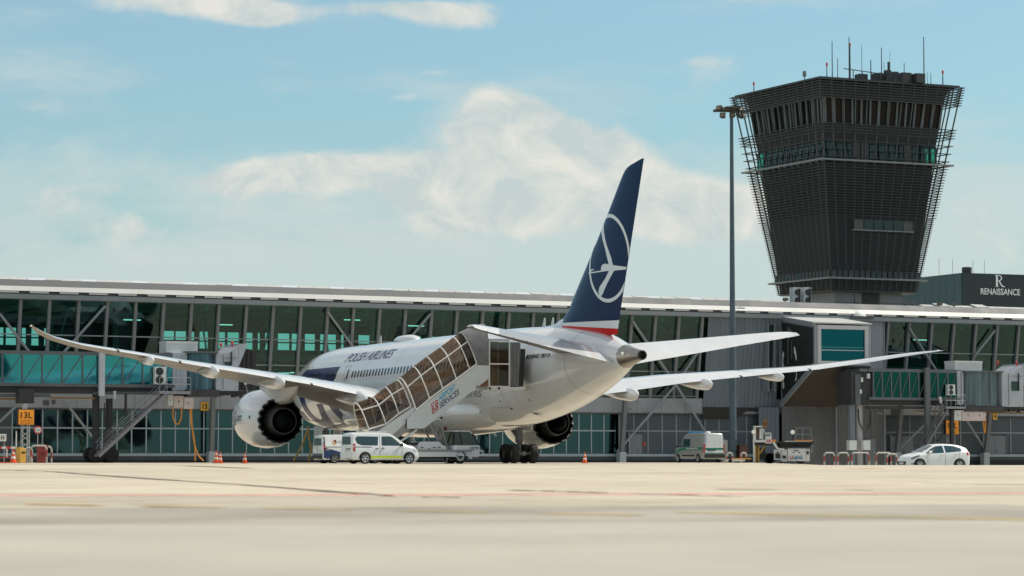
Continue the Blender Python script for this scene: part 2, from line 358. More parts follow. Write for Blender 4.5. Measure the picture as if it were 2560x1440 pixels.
    strip('worn_paving', [(a2[0], a2[1]-6), (b2[0], b2[1]-6)], 26, 0.003, mat('worn_paving', (0.40, 0.372, 0.315), 0.95, var=0.16, vs=0.18), 'slightly darker worn paving filling the foreground')
    strip('asphalt_lane', [a, b], 7.2, 0.004, tar, 'darker worn band of asphalt across the foreground of the apron')
    a, b = G(-100, 1258), G(1600, 1290); 
    for k in range(5):
        t0, t1 = 0.12+k*0.19, 0.12+k*0.19+0.12
        strip('yellow_dash', [(a[0]+(b[0]-a[0])*t0, a[1]+(b[1]-a[1])*t0), (a[0]+(b[0]-a[0])*t1, a[1]+(b[1]-a[1])*t1)], 0.35, 0.010, yel, 'worn yellow dashes painted on the foreground asphalt band')
    a, b = G(1700, 1282), G(2700, 1304)
    strip('yellow_dash', [a, b], 0.35, 0.010, yel, 'worn yellow line painted at the right of the foreground asphalt band')
    p = G(2165, 1171); strip('yellow_spot', [(p[0]-.5, p[1]), (p[0]+.5, p[1])], 1.6, 0.006, yel, 'yellow paint patch on the apron in front of the striped guard rails')
build_ground()

# ------------------------------------------------------------------ airliner (x forward from the main gear, y to port, z up)
AX, AY, ATH = -4.08, 183.0, 0.382
AO = Vector((AX, AY, 0)); AF = Vector((-sin(ATH), cos(ATH), 0)); AL = Vector((-cos(ATH), -sin(ATH), 0))
def A_at(px, py, yb):
    p = hit(px, py, AO+AL*yb, AL); return ((p-AO).dot(AF), p.z)
FUS = [(31.6, 4.55, .04, .04), (31.3, 4.60, .52, .52), (30.4, 4.72, 1.15, 1.15), (28.8, 4.95, 1.85, 1.78), (26.8, 5.15, 2.42, 2.32), (24.2, 5.29, 2.82, 2.70), (21.0, 5.33, 3.00, 2.86), (16, 5.33, 3.02, 2.885),
       (-10, 5.28, 3.01, 2.885), (-14, 5.32, 2.93, 2.83), (-18, 5.50, 2.63, 2.62), (-21.5, 5.72, 2.20, 2.22), (-25, 5.92, 1.55, 1.55), (-27.0, 5.98, 1.02, 1.00), (-28.2, 6.01, .66, .64)]
FUSS = smooth_tab(FUS[::-1], 6)
def fus(x): return lerp(FUSS, x)
def fside(x, z, off=0.012, s=1):
    zc, rz, ry = fus(x); t = max(-1, min(1, (z-zc)/rz)); return s*(ry*sqrt(max(0, 1-t*t))+off)
def build_airliner():
    R = thing('airliner', AO, pi/2+ATH, 'white twin-engine airliner with a dark blue crane-marked tail fin, nose towards the terminal', 'airliner')
    white = mat('aircraft_white', (0.66, 0.67, 0.68), 0.14, var=0.10, vs=0.8, coat=0.8, stretch=(0.12, 1, 0.6))
    grey = mat('aircraft_grey', (0.46, 0.46, 0.46), 0.35, var=0.12, vs=0.8)
    navy = mat('livery_navy', (0.006, 0.018, 0.085), 0.25, spec=0.15); dark = mat('dark_seal', (0.02, 0.02, 0.022), 0.6)
    glassm = mat('cabin_glass', (0.010, 0.013, 0.016), 0.08, spec=0.8); tit = mat('bare_titanium', (0.36, 0.33, 0.29), 0.28, metal=1.0, var=0.25, vs=1.5, stretch=(0.4, 3, 3))
    rub = mat('tyre_rubber', (0.016, 0.016, 0.017), 0.85, var=0.2, vs=4); gearm = mat('gear_steel', (0.16, 0.16, 0.16), 0.45, metal=0.5, var=0.4, vs=3)
    red = mat('livery_red', (0.55, 0.02, 0.02), 0.25, coat=0.5); seam = mat('panel_seam', (0.30, 0.31, 0.32), 0.5)
    # fuselage
    f = MB(); f.loft([[(x, ry*sin(a), zc+rz*cos(a)) for a in [2*pi*k/56 for k in range(56)]] for x, zc, rz, ry in FUSS])
    body = f.build('fuselage', white, R, smooth=50)
    def fpatch(name, v, fc, m, parent=R, off=0.014, s=1, label=None):
        # paint or panel lying on the fuselage side: points are (x, z)
        xs = [p[0] for p in v]; zs = [p[1] for p in v]
        V, F_ = cut2d(v, fc, [min(xs)+0.5*i for i in range(1, int((max(xs)-min(xs))/0.5)+1)], [min(zs)+0.12*i for i in range(1, int((max(zs)-min(zs))/0.12)+1)])
        return MB().add([(x, fside(x, z, off, s), z) for x, z in V], F_).build(name, m, parent, smooth=60, label=label)
    def rect(x0, x1, z0, z1, r=0.1, n=4):
        P = []
        for cx, cz, a0 in ((x1-r, z1-r, 0), (x0+r, z1-r, pi/2), (x0+r, z0+r, pi), (x1-r, z0+r, 3*pi/2)):
            P += [(cx+r*cos(a0+pi/2*i/n), cz+r*sin(a0+pi/2*i/n)) for i in range(n+1)]
        return P
    def one(P): return P, [tuple(range(len(P)))]
    def outline(name, P, w, m, s=1):
        n = len(P); cx = sum(p[0] for p in P)/n; cz = sum(p[1] for p in P)/n
        hx = max(abs(p[0]-cx) for p in P); hz = max(abs(p[1]-cz) for p in P)
        Q = [(cx+(p[0]-cx)*(1-w/hx), cz+(p[1]-cz)*(1-w/hz)) for p in P]
        return fpatch(name, P+Q, [(i, (i+1) % n, n+(i+1) % n, n+i) for i in range(n)], m, off=0.016, s=s)
    # cabin windows, port side as far as they can be seen
    x = 11.55; k = 0
    while x > -14.5:
        fpatch('cabin_window', *one(rect(x-.14, x+.14, 5.86, 6.35, .13)), glassm, off=0.020); x -= 0.62; k += 1
    x = 24.6
    while x > 15.0:
        if not 17.6 < x < 18.6: fpatch('cabin_window', *one(rect(x-.14, x+.14, 5.86, 6.35, .13)), glassm, off=0.026)
        x -= 0.62
    for x in (-15.6, -16.2): fpatch('cabin_window', *one(rect(x-.14, x+.14, 5.9, 6.36, .13)), glassm, off=0.020)
    # cockpit side windows
    for q in ([(29.35, 5.55), (28.55, 5.75), (28.35, 6.30), (28.75, 6.28)], [(28.45, 5.76), (27.75, 5.80), (27.55, 6.45), (28.25, 6.32)]):
        fpatch('cockpit_window', *one(q), glassm, off=0.02)
    # livery: giant letters on the forward fuselage
    top = [A_at(px, py, 2.8) for px, py in ((763, 951), (773, 942), (783, 932), (847, 924.5), (834, 960), (820, 962), (770, 958))]
    fpatch('livery_lettering', *one([(24.9, 5.65), (24.3, 6.25), (23.0, 6.75), (14.9, 6.75), (15.7, 5.35), (16.9, 5.2), (25.2, 5.2)]), navy, label='dark blue block of the giant airline letters around the front windows')
    def arcpts(cx, cz, rx, rz, a0, a1, n=16): return [(cx+rx*cos(a0+(a1-a0)*i/n), cz+rz*sin(a0+(a1-a0)*i/n)) for i in range(n+1)]
    o_out = arcpts(21.2, 4.2, 2.6, 2.0, pi, 2*pi); o_in = arcpts(21.2, 4.2, 1.3, 1.1, pi, 2*pi)
    n = len(o_out); fpatch('livery_lettering', o_out+o_in, [(i, i+1, n+i+1, n+i) for i in range(n-1)], navy, label='dark blue curved letter O of the giant airline lettering')
    fpatch('livery_lettering', *one([(24.2, 5.2), (22.5, 5.2), (22.5, 4.2), (23.8, 4.2)]), navy)
    fpatch('livery_lettering', *one([(17.9, 5.2), (16.3, 5.2), (15.6, 4.0), (15.0, 2.95), (16.6, 2.95), (17.3, 4.1)]), navy, label='dark blue stem of the letter T of the giant airline lettering')
    fpatch('livery_lettering', *one([(27.6, 4.9), (26.2, 5.0), (26.3, 3.9), (24.4, 3.7), (24.4, 3.0), (27.4, 3.4)]), navy, label='dark blue letter L of the giant airline lettering')
    v, fc = text2d('POLISH AIRLINES', 1.0, shear=0.25, bold=0.005); v = fit2d(v, 0, 1, 0, 1)
    x0 = A_at(862, 905, 2.35)[0]; x1 = A_at(977, 900, 2.35)[0]
    fpatch('airline_title', [(x0+(x1-x0)*a, 7.02+0.62*b) for a, b in v], fc, navy)
    v, fc = text2d('BOEING 787-9', 1.0, shear=0.25, bold=0.02); v = fit2d(v, 0, 1, 0, 1)
    xa = A_at(1312, 893, 2.5)[0]; xb = A_at(1358, 893, 2.5)[0]
    fpatch('type_title', [(xa+(xb-xa)*a, 6.12+0.26*b) for a, b in v], fc, mat('title_black', (0.015, 0.016, 0.02), 0.4))
    v, fc = text2d('Dreamliner', 1.0, bold=0.0); v = fit2d(v, 0, 1, 0, 1)
    xa = A_at(1110, 985, 2.7)[0]; xb = A_at(1206, 985, 2.7)[0]
    fpatch('type_title', [(xa+(xb-xa)*a, 4.05+0.62*b) for a, b in v], fc, mat('title_grey', (0.10, 0.11, 0.14), 0.4))
    # doors, hatches, small marks
    door = outline('cabin_door', rect(12.35, 13.5, 4.75, 6.75, .18), .03, seam)
    fpatch('cabin_window', *one(rect(12.55, 12.78, 5.80, 6.5, .11)), glassm, off=0.022)
    fpatch('door_handle', *one(rect(13.0, 13.22, 5.65, 5.95, .1)), mat('handle_grey', (0.25, 0.25, 0.26), 0.4))
    outline('cargo_door', rect(16.6, 19.2, 2.9, 4.55, .25), .03, seam); outline('cargo_door', rect(-15.6, -12.9, 3.35, 4.9, .22), .025, seam)
    outline('bulk_door', rect(-19.1, -18.0, 4.3, 5.4, .15), .02, seam)
    for px, py, w, h in ((1297, 1034, .85, .12), (1266, 1022, .3, .08), (1311, 1000, .1, .1), (1255, 1004, .1, .1), (1535, 935, .12, .12)):
        x, z = A_at(px, py, 2.2); fpatch('drain_vent', *one(rect(x-w/2, x+w/2, z-h/2, z+h/2, .02)), dark)
    for x, z in ((13.9, 3.3), (13.2, 3.35), (17.2, 2.85)): fpatch('drain_vent', *one(rect(x-.07, x+.07, z-.16, z+.16, .02)), dark)
    for xs in (-17.1, 9.0, 3.0, -8.0, -23.6):      # skin joints round the body
        rg = MB(); zc, rz, ry = fus(xs); zc2, rz2, ry2 = fus(xs+.035)
        rg.loft([[(xs, (ry+.006)*sin(a), zc+(rz+.006)*cos(a)) for a in [2*pi*k/56 for k in range(56)]], [(xs+.035, (ry2+.006)*sin(a), zc2+(rz2+.006)*cos(a)) for a in [2*pi*k/56 for k in range(56)]]], caps=False)
        rg.build('skin_joint', seam, R, smooth=50)
    # belly fairing
    bf = MB(); rings = []
    for i in range(25):
        t = i/24; x = 15.5-26.5*t; k = sin(pi*t)**0.55; rings.append([(x, (2.2+1.05*k)*sin(a), 3.15+(0.75+0.70*k)*cos(a)) for a in [2*pi*j/40 for j in range(40)]])
    bf.loft(rings); bf.build('belly_fairing', white, R, smooth=60)
    # tail cone with APU exhaust
    tcm = MB(); tcm.lathe([(-28.2, .655), (-28.8, .52), (-29.6, .38), (-30.3, .25), (-30.3, .20), (-29.9, .19)], (0, 0, 6.01), 'x', 32, caps=False); tcm.build('tail_cone', tit, R, smooth=40)
    MB().lathe([(-29.95, .0), (-29.95, .205)], (0, 0, 6.01), 'x', 24, caps=False).build('apu_outlet', dark, R)
    MB().lathe([(-30.31, .20), (-30.31, .275), (-30.25, .275)], (0, 0, 6.01), 'x', 24, caps=False).build('outlet_ring', dark, R)
    x, z = A_at(1538, 884, 1.1); MB().lathe([(0, .0), (0.02, .10), (.1, .09), (.16, 0)], (x, fside(x, z, -.02), z), 'y', 12).build('tail_light', mat('lamp_white', (0.9, 0.9, 0.85), 0.15), R, smooth=40)
    # wings
    def airfoil(c, tk, camber, n=14, droop=0.0, uf=.74):
        P = []
        for i in range(2*n):
            a = pi*i/n; u = 0.5*(1-cos(a))           # LE=0 .. TE=1 upper, then back along the lower side
            yt = 5*tk*(0.2969*sqrt(u)-0.1260*u-0.3516*u*u+0.2843*u**3-0.1036*u**4)
            yc = camber*(4*u*(1-u))*(1.0+0.35*u)
            P.append((u*c, (yc+yt if i <= n else yc-yt)*c + droop*c*(1-max(u, uf))))
        return P
    under = mat('wing_underside_shaded_grey', (0.15, 0.128, 0.11), 0.35, var=0.08, vs=0.6)  # grey underside paint, darkened and browned for the shade beneath the wing
    def wing(s, ztab, inc0, dr):
        plan = [(2.0, 12.6, -1.1), (2.9, 12.0, -1.0), (6.0, 9.8, -1.0), (9.7, 7.2, -1.25), (14, 4.2, -2.5), (20, 0.0, -4.45), (24, -2.8, -6.0), (26, -4.3, -7.0), (28, -6.6, -8.7), (29.3, -9.0, -10.4), (30.0, -11.2, -11.75), (30.07, -11.75, -11.95)]
        fine = smooth_tab(plan, 4); rings = []
        for y, le, te in fine:
            c = le-te; (zt,) = lerp(ztab, y); inc = inc0*(1-y/34.0)+0.002
            tk = 0.135-0.045*min(1, y/20); rings.append([(le-u*cos(inc), s*y, zt + (c-u)*sin(inc) + w) for u, w in airfoil(c, tk, 0.022, droop=dr)])
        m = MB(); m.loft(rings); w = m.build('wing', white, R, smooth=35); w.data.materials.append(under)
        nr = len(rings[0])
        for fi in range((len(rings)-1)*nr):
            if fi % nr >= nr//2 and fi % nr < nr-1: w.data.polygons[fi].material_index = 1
        # flap-track fairings
        for yy, L_, rr in ((6.4, 6.6, .52), (12.2, 5.8, .46), (16.9, 5.0, .40), (21.4, 3.8, .30)):
            le, te = lerp(plan, yy); (zt,) = lerp(ztab, yy); fr = []
            for i in range(15):
                t = i/14; x = te+L_-0.9 - (L_+.15)*t; k = (sin(pi*min(t*1.25, 1)*0.5) if t < .8 else cos((t-.8)/.2*pi/2)**0.8); k = max(k, .03)
                z0 = zt-0.14 + (x-te)*0.030 - 0.10
                fr.append([(x, s*yy+rr*k*.72*sin(a), z0+rr*k*cos(a)) for a in [2*pi*j/16 for j in range(16)]])
            MB().loft(fr).build('flap_fairing', white, w, smooth=60)
        # flap edge seams seen as darker gaps
        for y0 in (9.8, 19.2, 23.5):
            le, te = lerp(plan, y0); (zt,) = lerp(ztab, y0)
            MB().bar((te+1.6, s*y0, zt+.23), (te-.02, s*y0, zt+.0), .05, .14).build('flap_gap', dark, w)
        # navigation light at the tip
        MB().lathe([(-.12, 0), (-.08, .05), (.2, .05), (.3, 0)], (-11.3, s*30.02, lerp(ztab, 30)[0]+.04), 'x', 8).build('tip_light', mat('lamp_white', (0.9, 0.9, 0.85), 0.15), w, smooth=50)
        return w
    ZP = [(2, 3.45), (2.9, 3.62), (4, 3.92), (6.4, 4.36), (9.7, 4.98), (14, 5.54), (18, 6.03), (22, 6.58), (26, 7.05), (28, 7.38), (30.07, 7.92)]
    ZS = [(2, 3.35), (2.9, 3.48), (4, 3.66), (6.4, 4.0), (9.7, 4.48), (12, 4.78), (15.5, 5.32), (17.5, 5.55), (20.5, 5.87), (24, 6.24), (27, 6.72), (30.07, 7.36)]
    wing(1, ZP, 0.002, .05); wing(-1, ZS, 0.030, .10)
    # engines
    for s in (1, -1):
        ez = 2.90; ey = 9.75; tl = 0.05
        def E(x, r, a): return (x, s*ey+r*sin(a), ez+(x-7.6)*tl+r*cos(a))
        SEG = 90
        prof = [(10.9, 1.52), (11.05, 1.62), (11.0, 1.74), (10.6, 1.86), (9.8, 1.955), (8.8, 1.975), (7.8, 1.90), (6.8, 1.73), (5.9, 1.55)]
        rings = [[E(x, r, 2*pi*k/SEG) for k in range(SEG)] for x, r in prof]
        def chev(k): return 1-abs(sin(pi*k/5))     # 18 scallops
        for x, r, amp in ((5.47, 1.45, .50), (5.45, 1.42, .50)):
            rings.append([E(x+amp*(1-chev(k)), r, 2*pi*k/SEG) for k in range(SEG)])
        rings += [[E(x, r, 2*pi*k/SEG) for k in range(SEG)] for x, r in ((6.3, 1.46), )]
        na = MB().loft(rings, caps=False).build('engine_nacelle', white, R, smooth=40)
        # dark toothed nozzle rim and duct
        MB().loft([[E(5.75+.50*(1-chev(k)), 1.565-.06*chev(k), 2*pi*k/SEG) for k in range(SEG)], [E(5.37+.50*(1-chev(k)), 1.462, 2*pi*k/SEG) for k in range(SEG)], [E(5.35+.50*(1-chev(k)), 1.39, 2*pi*k/SEG) for k in range(SEG)], [E(6.0, 1.40, 2*pi*k/SEG) for k in range(SEG)], [E(7.4, 1.43, 2*pi*k/SEG) for k in range(SEG)]], caps=False).build('nozzle_rim', dark, na, smooth=40)
        MB().loft([[E(7.35, r, 2*pi*k/40) for k in range(40)] for r in (1.44, .6)], caps=False).build('duct_wall', mat('duct_black', (0.005, 0.006, 0.008), 0.8, spec=0.08), na)
        MB().loft([[E(x, r, 2*pi*k/40) for k in range(40)] for x, r in ((7.3, 1.16), (6.4, 1.10), (5.4, .96), (4.9, .86), (4.9, .80), (5.6, .78))], caps=False).build('core_cowl', mat('core_cowl_grey', (0.09, 0.088, 0.085), 0.4, metal=0.6, var=0.2, vs=2), na, smooth=40)
        MB().loft([[E(x, r, 2*pi*k/40) for k in range(40)] for x, r in ((5.7, .80), (5.5, .66), (4.9, .60), (4.3, .42), (3.9, .12), (3.85, .01))]).build('exhaust_plug', mat('duct_black', (0.005, 0.006, 0.008), 0.8, spec=0.08), na, smooth=40)
        MB().loft([[E(10.88, r, 2*pi*k/40) for k in range(40)] for r in (1.53, .01)], caps=False).build('intake_fan', dark, na)
        # pylon from nacelle top to the wing's underside
        (zt,) = lerp(ZP if s > 0 else ZS, 9.75); py = []
        for x, zb, ztop, w in ((10.2, 4.75, 4.98, .10), (8.6, 4.55, zt+.85, .42), (7.0, 4.2, zt+.72, .50), (5.2, 3.85, zt+.55, .48), (4.0, 3.95, zt+.42, .40), (2.6, 4.45, zt+.26, .20), (1.9, zt-.06, zt+.18, .05)):
            ztop = max(ztop, zb+.1); py.append([(x, s*ey-w, ztop), (x, s*ey-w, zb+.15), (x, s*ey-w*.5, zb), (x, s*ey+w*.5, zb), (x, s*ey+w, zb+.15), (x, s*ey+w, ztop)])
        MB().loft(py).build('engine_pylon', mat('pylon_white', (0.60, 0.58, 0.55), 0.3, var=0.08, vs=1), R, smooth=40)
        # small airline mark and fan-case vent on the outer cowl
        v, fc = text2d('LOT', 1.0, bold=0.03); v = fit2d(v, 0, 1, 0, 1)
        def cow(x, z):
            r = lerp(prof[::-1], x)[0]+.012; zz = z-(ez+(x-7.6)*tl); return (x, s*ey + s*sqrt(max(0, r*r-zz*zz)), z)
        xa, xb = (9.15, 8.15)
        V, F_ = cut2d([(xa+(xb-xa)*a, 2.82+.36*b) for a, b in v], fc, [], [2.9, 3.0, 3.1]); MB().add([cow(a, b) for a, b in V], F_).build('cowl_mark', navy, na)
        v, fc = text2d('BOEING 787', 1.0, bold=0.02); v = fit2d(v, 0, 1, 0, 1); V, F_ = cut2d([(9.75-.22*b, 2.55+.95*a) for a, b in v], fc, [], [2.7, 2.9, 3.1, 3.3]); MB().add([cow(a, b) for a, b in V], F_).build('cowl_mark', navy, na)
        V = rect(6.85, 7.05, 2.95, 3.15, .03); MB().add([cow(a, b) for a, b in V], [tuple(range(len(V)))]).build('cowl_vent', dark, na)
        if s > 0:  # strake on the inboard cowl
            MB().prism([(9.6, ey-1.30, 4.32), (8.0, ey-1.28, 4.25), (8.0, ey-1.55, 4.62), (8.6, ey-1.5, 4.6)], [(9.6, ey-1.34, 4.30), (8.0, ey-1.32, 4.23), (8.0, ey-1.59, 4.60), (8.6, ey-1.54, 4.58)]).build('cowl_strake', white, na)
    # horizontal tail
    for s in (1, -1):
        plan = [(0.4, -21.0, -27.9, 5.55), (1.2, -21.6, -28.1, 5.72), (3, -22.9, -28.5, 6.05), (6, -25.1, -29.15, 6.62), (8.6, -27.0, -29.75, 7.1), (9.5, -28.0, -30.0, 7.27), (9.88, -29.1, -30.15, 7.36)]
        if s < 0: plan = [(y, a, b, z-.08*y/9.9) for y, a, b, z in plan]
        rings = [[(le-u*cos(.02), s*y, z - (le-te-u)*.010 + w) for u, w in airfoil(le-te, .10-.03*y/10, 0.004, droop=.36, uf=.64)] for y, le, te, z in smooth_tab(plan, 4)]
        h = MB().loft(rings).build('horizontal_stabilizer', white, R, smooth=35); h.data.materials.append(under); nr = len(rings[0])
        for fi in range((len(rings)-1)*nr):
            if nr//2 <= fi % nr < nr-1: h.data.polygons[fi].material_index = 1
        for yy in (6.5, 7.4, 8.3, 9.1):
            le, te, z = lerp(plan, yy); MB().bar((te+.02, s*yy, z), (te-.22, s*yy, z+.01), .02, .02).build('static_wick', dark, h)
    # fin, traced on the centre plane in the photograph
    LE = [(-16.6, 8.02), (-17.6, 8.06), (-18.4, 8.2), (-19.3, 8.55), (-20.0, 8.95), (-21.2, 10.05), (-23.35, 12.0), (-25.46, 13.98), (-27.15, 15.66), (-27.98, 16.42), (-28.6, 16.68), (-29.35, 16.80), (-30.6, 16.98)]
    def te_x(z): return -26.9 - (z-7.4)*(3.70/9.55)
    zt = [(z, x) for x, z in LE]
    rings = []
    for z, xl in smooth_tab(zt[3:-1], 4)+[(16.93, -30.2)]:
        xt = te_x(z); c = max(xl-xt, .05); tk = 0.11
        rings.append([(xl-u, w, z) for u, w in airfoil(c, tk, 0.0)])
    rings = [[(-18.6+.4-u, w, 7.3) for u, w in airfoil(8.7, .10, 0)]] + rings
    fin = MB().loft(rings)
    fm = bpy.data.materials.new('fin_livery'); fm.use_nodes = True; nt = fm.node_tree; N = nt.nodes; L = nt.links; b = N['Principled BSDF']; b.inputs['Roughness'].default_value = 0.2; b.inputs['Specular IOR Level'].default_value = 0.12
    tc = N.new('ShaderNodeTexCoord'); sp = N.new('ShaderNodeSeparateXYZ'); L.new(tc.outputs['Object'], sp.inputs[0])
    def edge(k, c):
        a = N.new('ShaderNodeMath'); a.operation = 'MULTIPLY_ADD'; L.new(sp.outputs[0], a.inputs[0]); a.inputs[1].default_value = -k; a.inputs[2].default_value = -c
        g = N.new('ShaderNodeMath'); g.operation = 'ADD'; L.new(sp.outputs[2], g.inputs[0]); L.new(a.outputs[0], g.inputs[1]); h = N.new('ShaderNodeMath'); h.operation = 'GREATER_THAN'; L.new(g.outputs[0], h.inputs[0]); h.inputs[1].default_value = 0; return h.outputs[0]
    def mixc(fac, a, c):
        x = N.new('ShaderNodeMix'); x.data_type = 'RGBA'; L.new(fac, x.inputs[0])
        for i, q in ((6, a), (7, c)):
            if isinstance(q, tuple): x.inputs[i].default_value = (*q, 1)
            else: L.new(q, x.inputs[i])
        return x.outputs[2]
    k1 = (8.09-8.27)/(-27.05+19.19); k2 = (7.62-8.16)/(-26.96+18.99)
    c1 = mixc(edge(k2, 8.16+18.99*k2), (0.60, 0.02, 0.02), (0.76, 0.77, 0.78)); c2 = mixc(edge(k1, 8.27+19.19*k1), c1, (0.004, 0.018, 0.075)); L.new(c2, b.inputs['Base Color'])
    fo = fin.build('vertical_fin', fm, R, smooth=35)
    # white fillet in front of the fin root
    MB().loft([[(x, w*sin(a), 7.75 + h*cos(a)) for a in [2*pi*j/12 for j in range(12)]] for x, w, h in ((-15.2, .03, .45), (-16.8, .20, .47), (-17.8, .32, .52), (-18.6, .42, .66), (-19.3, .46, .86), (-19.8, .42, .95))]).build('fin_fillet', white, R, smooth=60)
    def fin_y(x, z):
        xl = lerp(sorted(zt), z)[0]; xt = te_x(z); c = xl-xt; u = min(1, max(0, (xl-x)/c)); return c*5*.11*(0.2969*sqrt(u)-0.1260*u-0.3516*u*u+0.2843*u**3-0.1036*u**4)
    def z8(x, y): return A_at(x/3+1380, y/3+380, 0)
    emb = mat('emblem_white', (0.66, 0.70, 0.74), 0.3, coat=0.4)
    lo, hi = LE[4], LE[8]
    def fpoly(name, v, fc, parent=fo):
        # keep the paint inside the fin's outline
        ln = Vector((LE[7][0]-LE[5][0], LE[7][1]-LE[5][1])); nl = (-ln[1]*-1, -ln[0]*1)
        tn = Vector((te_x(16)-te_x(8), 8.0)); V, F_ = clip2d(v, fc, [((LE[5][0]-.03, LE[5][1]), (abs(ln[1]), abs(ln[0]))), ((LE[8][0]-.03, LE[8][1]), (abs(ln[1]), abs(ln[0]))), ((te_x(8)+.03, 8.0), (-abs(tn[1]), -abs(tn[0])))])
        xs = [p[0] for p in V]; V, F_ = cut2d(V, F_, [min(xs)+.3*i for i in range(1, int((max(xs)-min(xs))/.3)+1)])
        for sd in (1, -1): MB().add([(x, sd*(fin_y(x, z)+.012), z) for x, z in V], F_).build(name, emb, parent, smooth=60)
    cx, cz = z8(448, 797); rr_ = 2.52; n = 72
    ring = [(cx+r*cos(2*pi*i/n), cz+r*sin(2*pi*i/n)) for r in (rr_, rr_-.21) for i in range(n)]
    fpoly('crane_emblem', ring, [(i, (i+1) % n, n+(i+1) % n, n+i) for i in range(n)])
    for P in ([(408,510),(396,555),(393,590),(408,640),(430,720),(455,845),(480,848),(470,790),(440,690),(420,600),(415,560)],
              [(432,838),(415,845),(405,862),(403,893),(455,893),(486,891),(520,885),(556,882),(562,862),(515,855),(480,848),(455,843)],
              [(455,891),(315,915),(314,906),(405,890)], [(316,908),(325,884),(357,878),(354,886),(340,889),(333,905)], [(455,891),(430,950),(392,1015),(385,1050),(397,1095),(414,1060),(440,990),(486,891)]):
        fpoly('crane_emblem', *one([z8(*p) for p in P]))
    # satcom hump and blade aerials on the crown
    x = 8.2; MB().loft([[(x+dx, w*sin(a), 8.28+h*cos(a)) for a in [2*pi*j/20 for j in range(20)]] for dx, w, h in ((2.0, .1, .05), (1.5, .5, .32), (.7, .72, .43), (-.7, .72, .43), (-1.4, .5, .36), (-1.9, .12, .1))]).build('satcom_dome', white, R, smooth=60)
    for px, py in ((951, 857), (1360, 817), (1381, 817)):
        x, z = A_at(px, py, 0); zz = fus(x)[0]+fus(x)[1]; MB().prism([(x+.28, .02, zz-.05), (x-.2, .02, zz-.05), (x-.22, .012, zz+.52), (x-.05, .012, zz+.55)], [(x+.28, -.02, zz-.05), (x-.2, -.02, zz-.05), (x-.22, -.012, zz+.52), (x-.05, -.012, zz+.55)]).build('blade_aerial', white, R)
    # main gear
    def wheel(parent, x, y, r, w, inner):
        t = MB().lathe([(-w/2, r*.56), (-w/2, r*.86), (-w*.42, r*.95), (-w*.25, r), (w*.25, r), (w*.42, r*.95), (w/2, r*.86), (w/2, r*.56)], (x, y, r), 'y', 32, caps=False); o = t.build('wheel', rub, parent, smooth=30)
        MB().lathe([(-w*.40, 0), (-w*.40, r*.22), (-w*.28, r*.30), (-w*.34, r*.57), (w*.34, r*.57), (w*.28, r*.30), (w*.40, r*.22), (w*.40, 0)], (x, y, r), 'y', 24).build('wheel_hub', mat('hub_grey', (0.10, 0.10, 0.10), 0.5, metal=0.4), o, smooth=30)
    for s in (1, -1):
        leg = MB(); yg = s*4.9; leg.tube([(0, yg, .6), (0.1, yg, 1.9)], .13, 12); leg.tube([(0.1, yg, 1.35), (.25, yg-s*.05, 3.6)], .21, 14)
        g = leg.build('main_gear', gearm, R, smooth=40)
        MB().bar((-.85, yg, .64), (.85, yg, .64), .22, .28).tube([(-.73, yg-.72, .635), (-.73, yg+.72, .635)], .10, 10).tube([(.73, yg-.72, .635), (.73, yg+.72, .635)], .10, 10).build('bogie_beam', gearm, g, smooth=40)
        for x in (-.73, .73):
            for dy in (-.66, .66): wheel(g, x, yg+dy, .635, .48, dy)
        d = MB(); d.bar((.1, yg, 1.6), (2.3, yg-s*.3, 3.2), .13, .16).bar((.15, yg, 2.2), (.3, yg-s*2.0, 3.1), .14, .14).bar((-.30, yg, 1.25), (-.55, yg, 1.9), .16, .1).bar((-.55, yg, 1.9), (-.15, yg, 2.4), .14, .1)
        d.tube([(-.2, yg+.14, 1.0), (-.32, yg+.2, 1.7), (-.2, yg+.2, 2.6)], .03, 6).tube([(.2, yg-.14, .8), (.4, yg-.2, 1.5), (.3, yg-.2, 2.5)], .03, 6); d.build('drag_brace', gearm, g)
        MB().prism([(1.0, yg+s*.62, 2.2), (-.9, yg+s*.62, 2.2), (-.9, yg+s*.42, 3.5), (1.0, yg+s*.42, 3.5)], [(1.0, yg+s*.57, 2.2), (-.9, yg+s*.57, 2.2), (-.9, yg+s*.37, 3.5), (1.0, yg+s*.37, 3.5)]).build('gear_door', grey, g)
    ng = MB().tube([(25.8, 0, .5), (26.0, 0, 2.9)], .14, 12).build('nose_gear', gearm, R, smooth=40)
    for dy in (-.33, .33): wheel(ng, 25.8, dy, .5, .35, dy)
    for dy in (-.75, .75): MB().box(24.6, 26.4, dy-.03, dy+.03, 1.35, 2.7).build('gear_door', white, R)
    # red beacon under the belly
    MB().lathe([(0, .0), (0, .12), (-.14, .10), (-.2, 0)], (-4, 0, 1.68), 'z', 10).build('beacon_light', mat('beacon_red', (0.4, 0.03, 0.02), 0.3), R, smooth=40)
    return R
build_airliner()
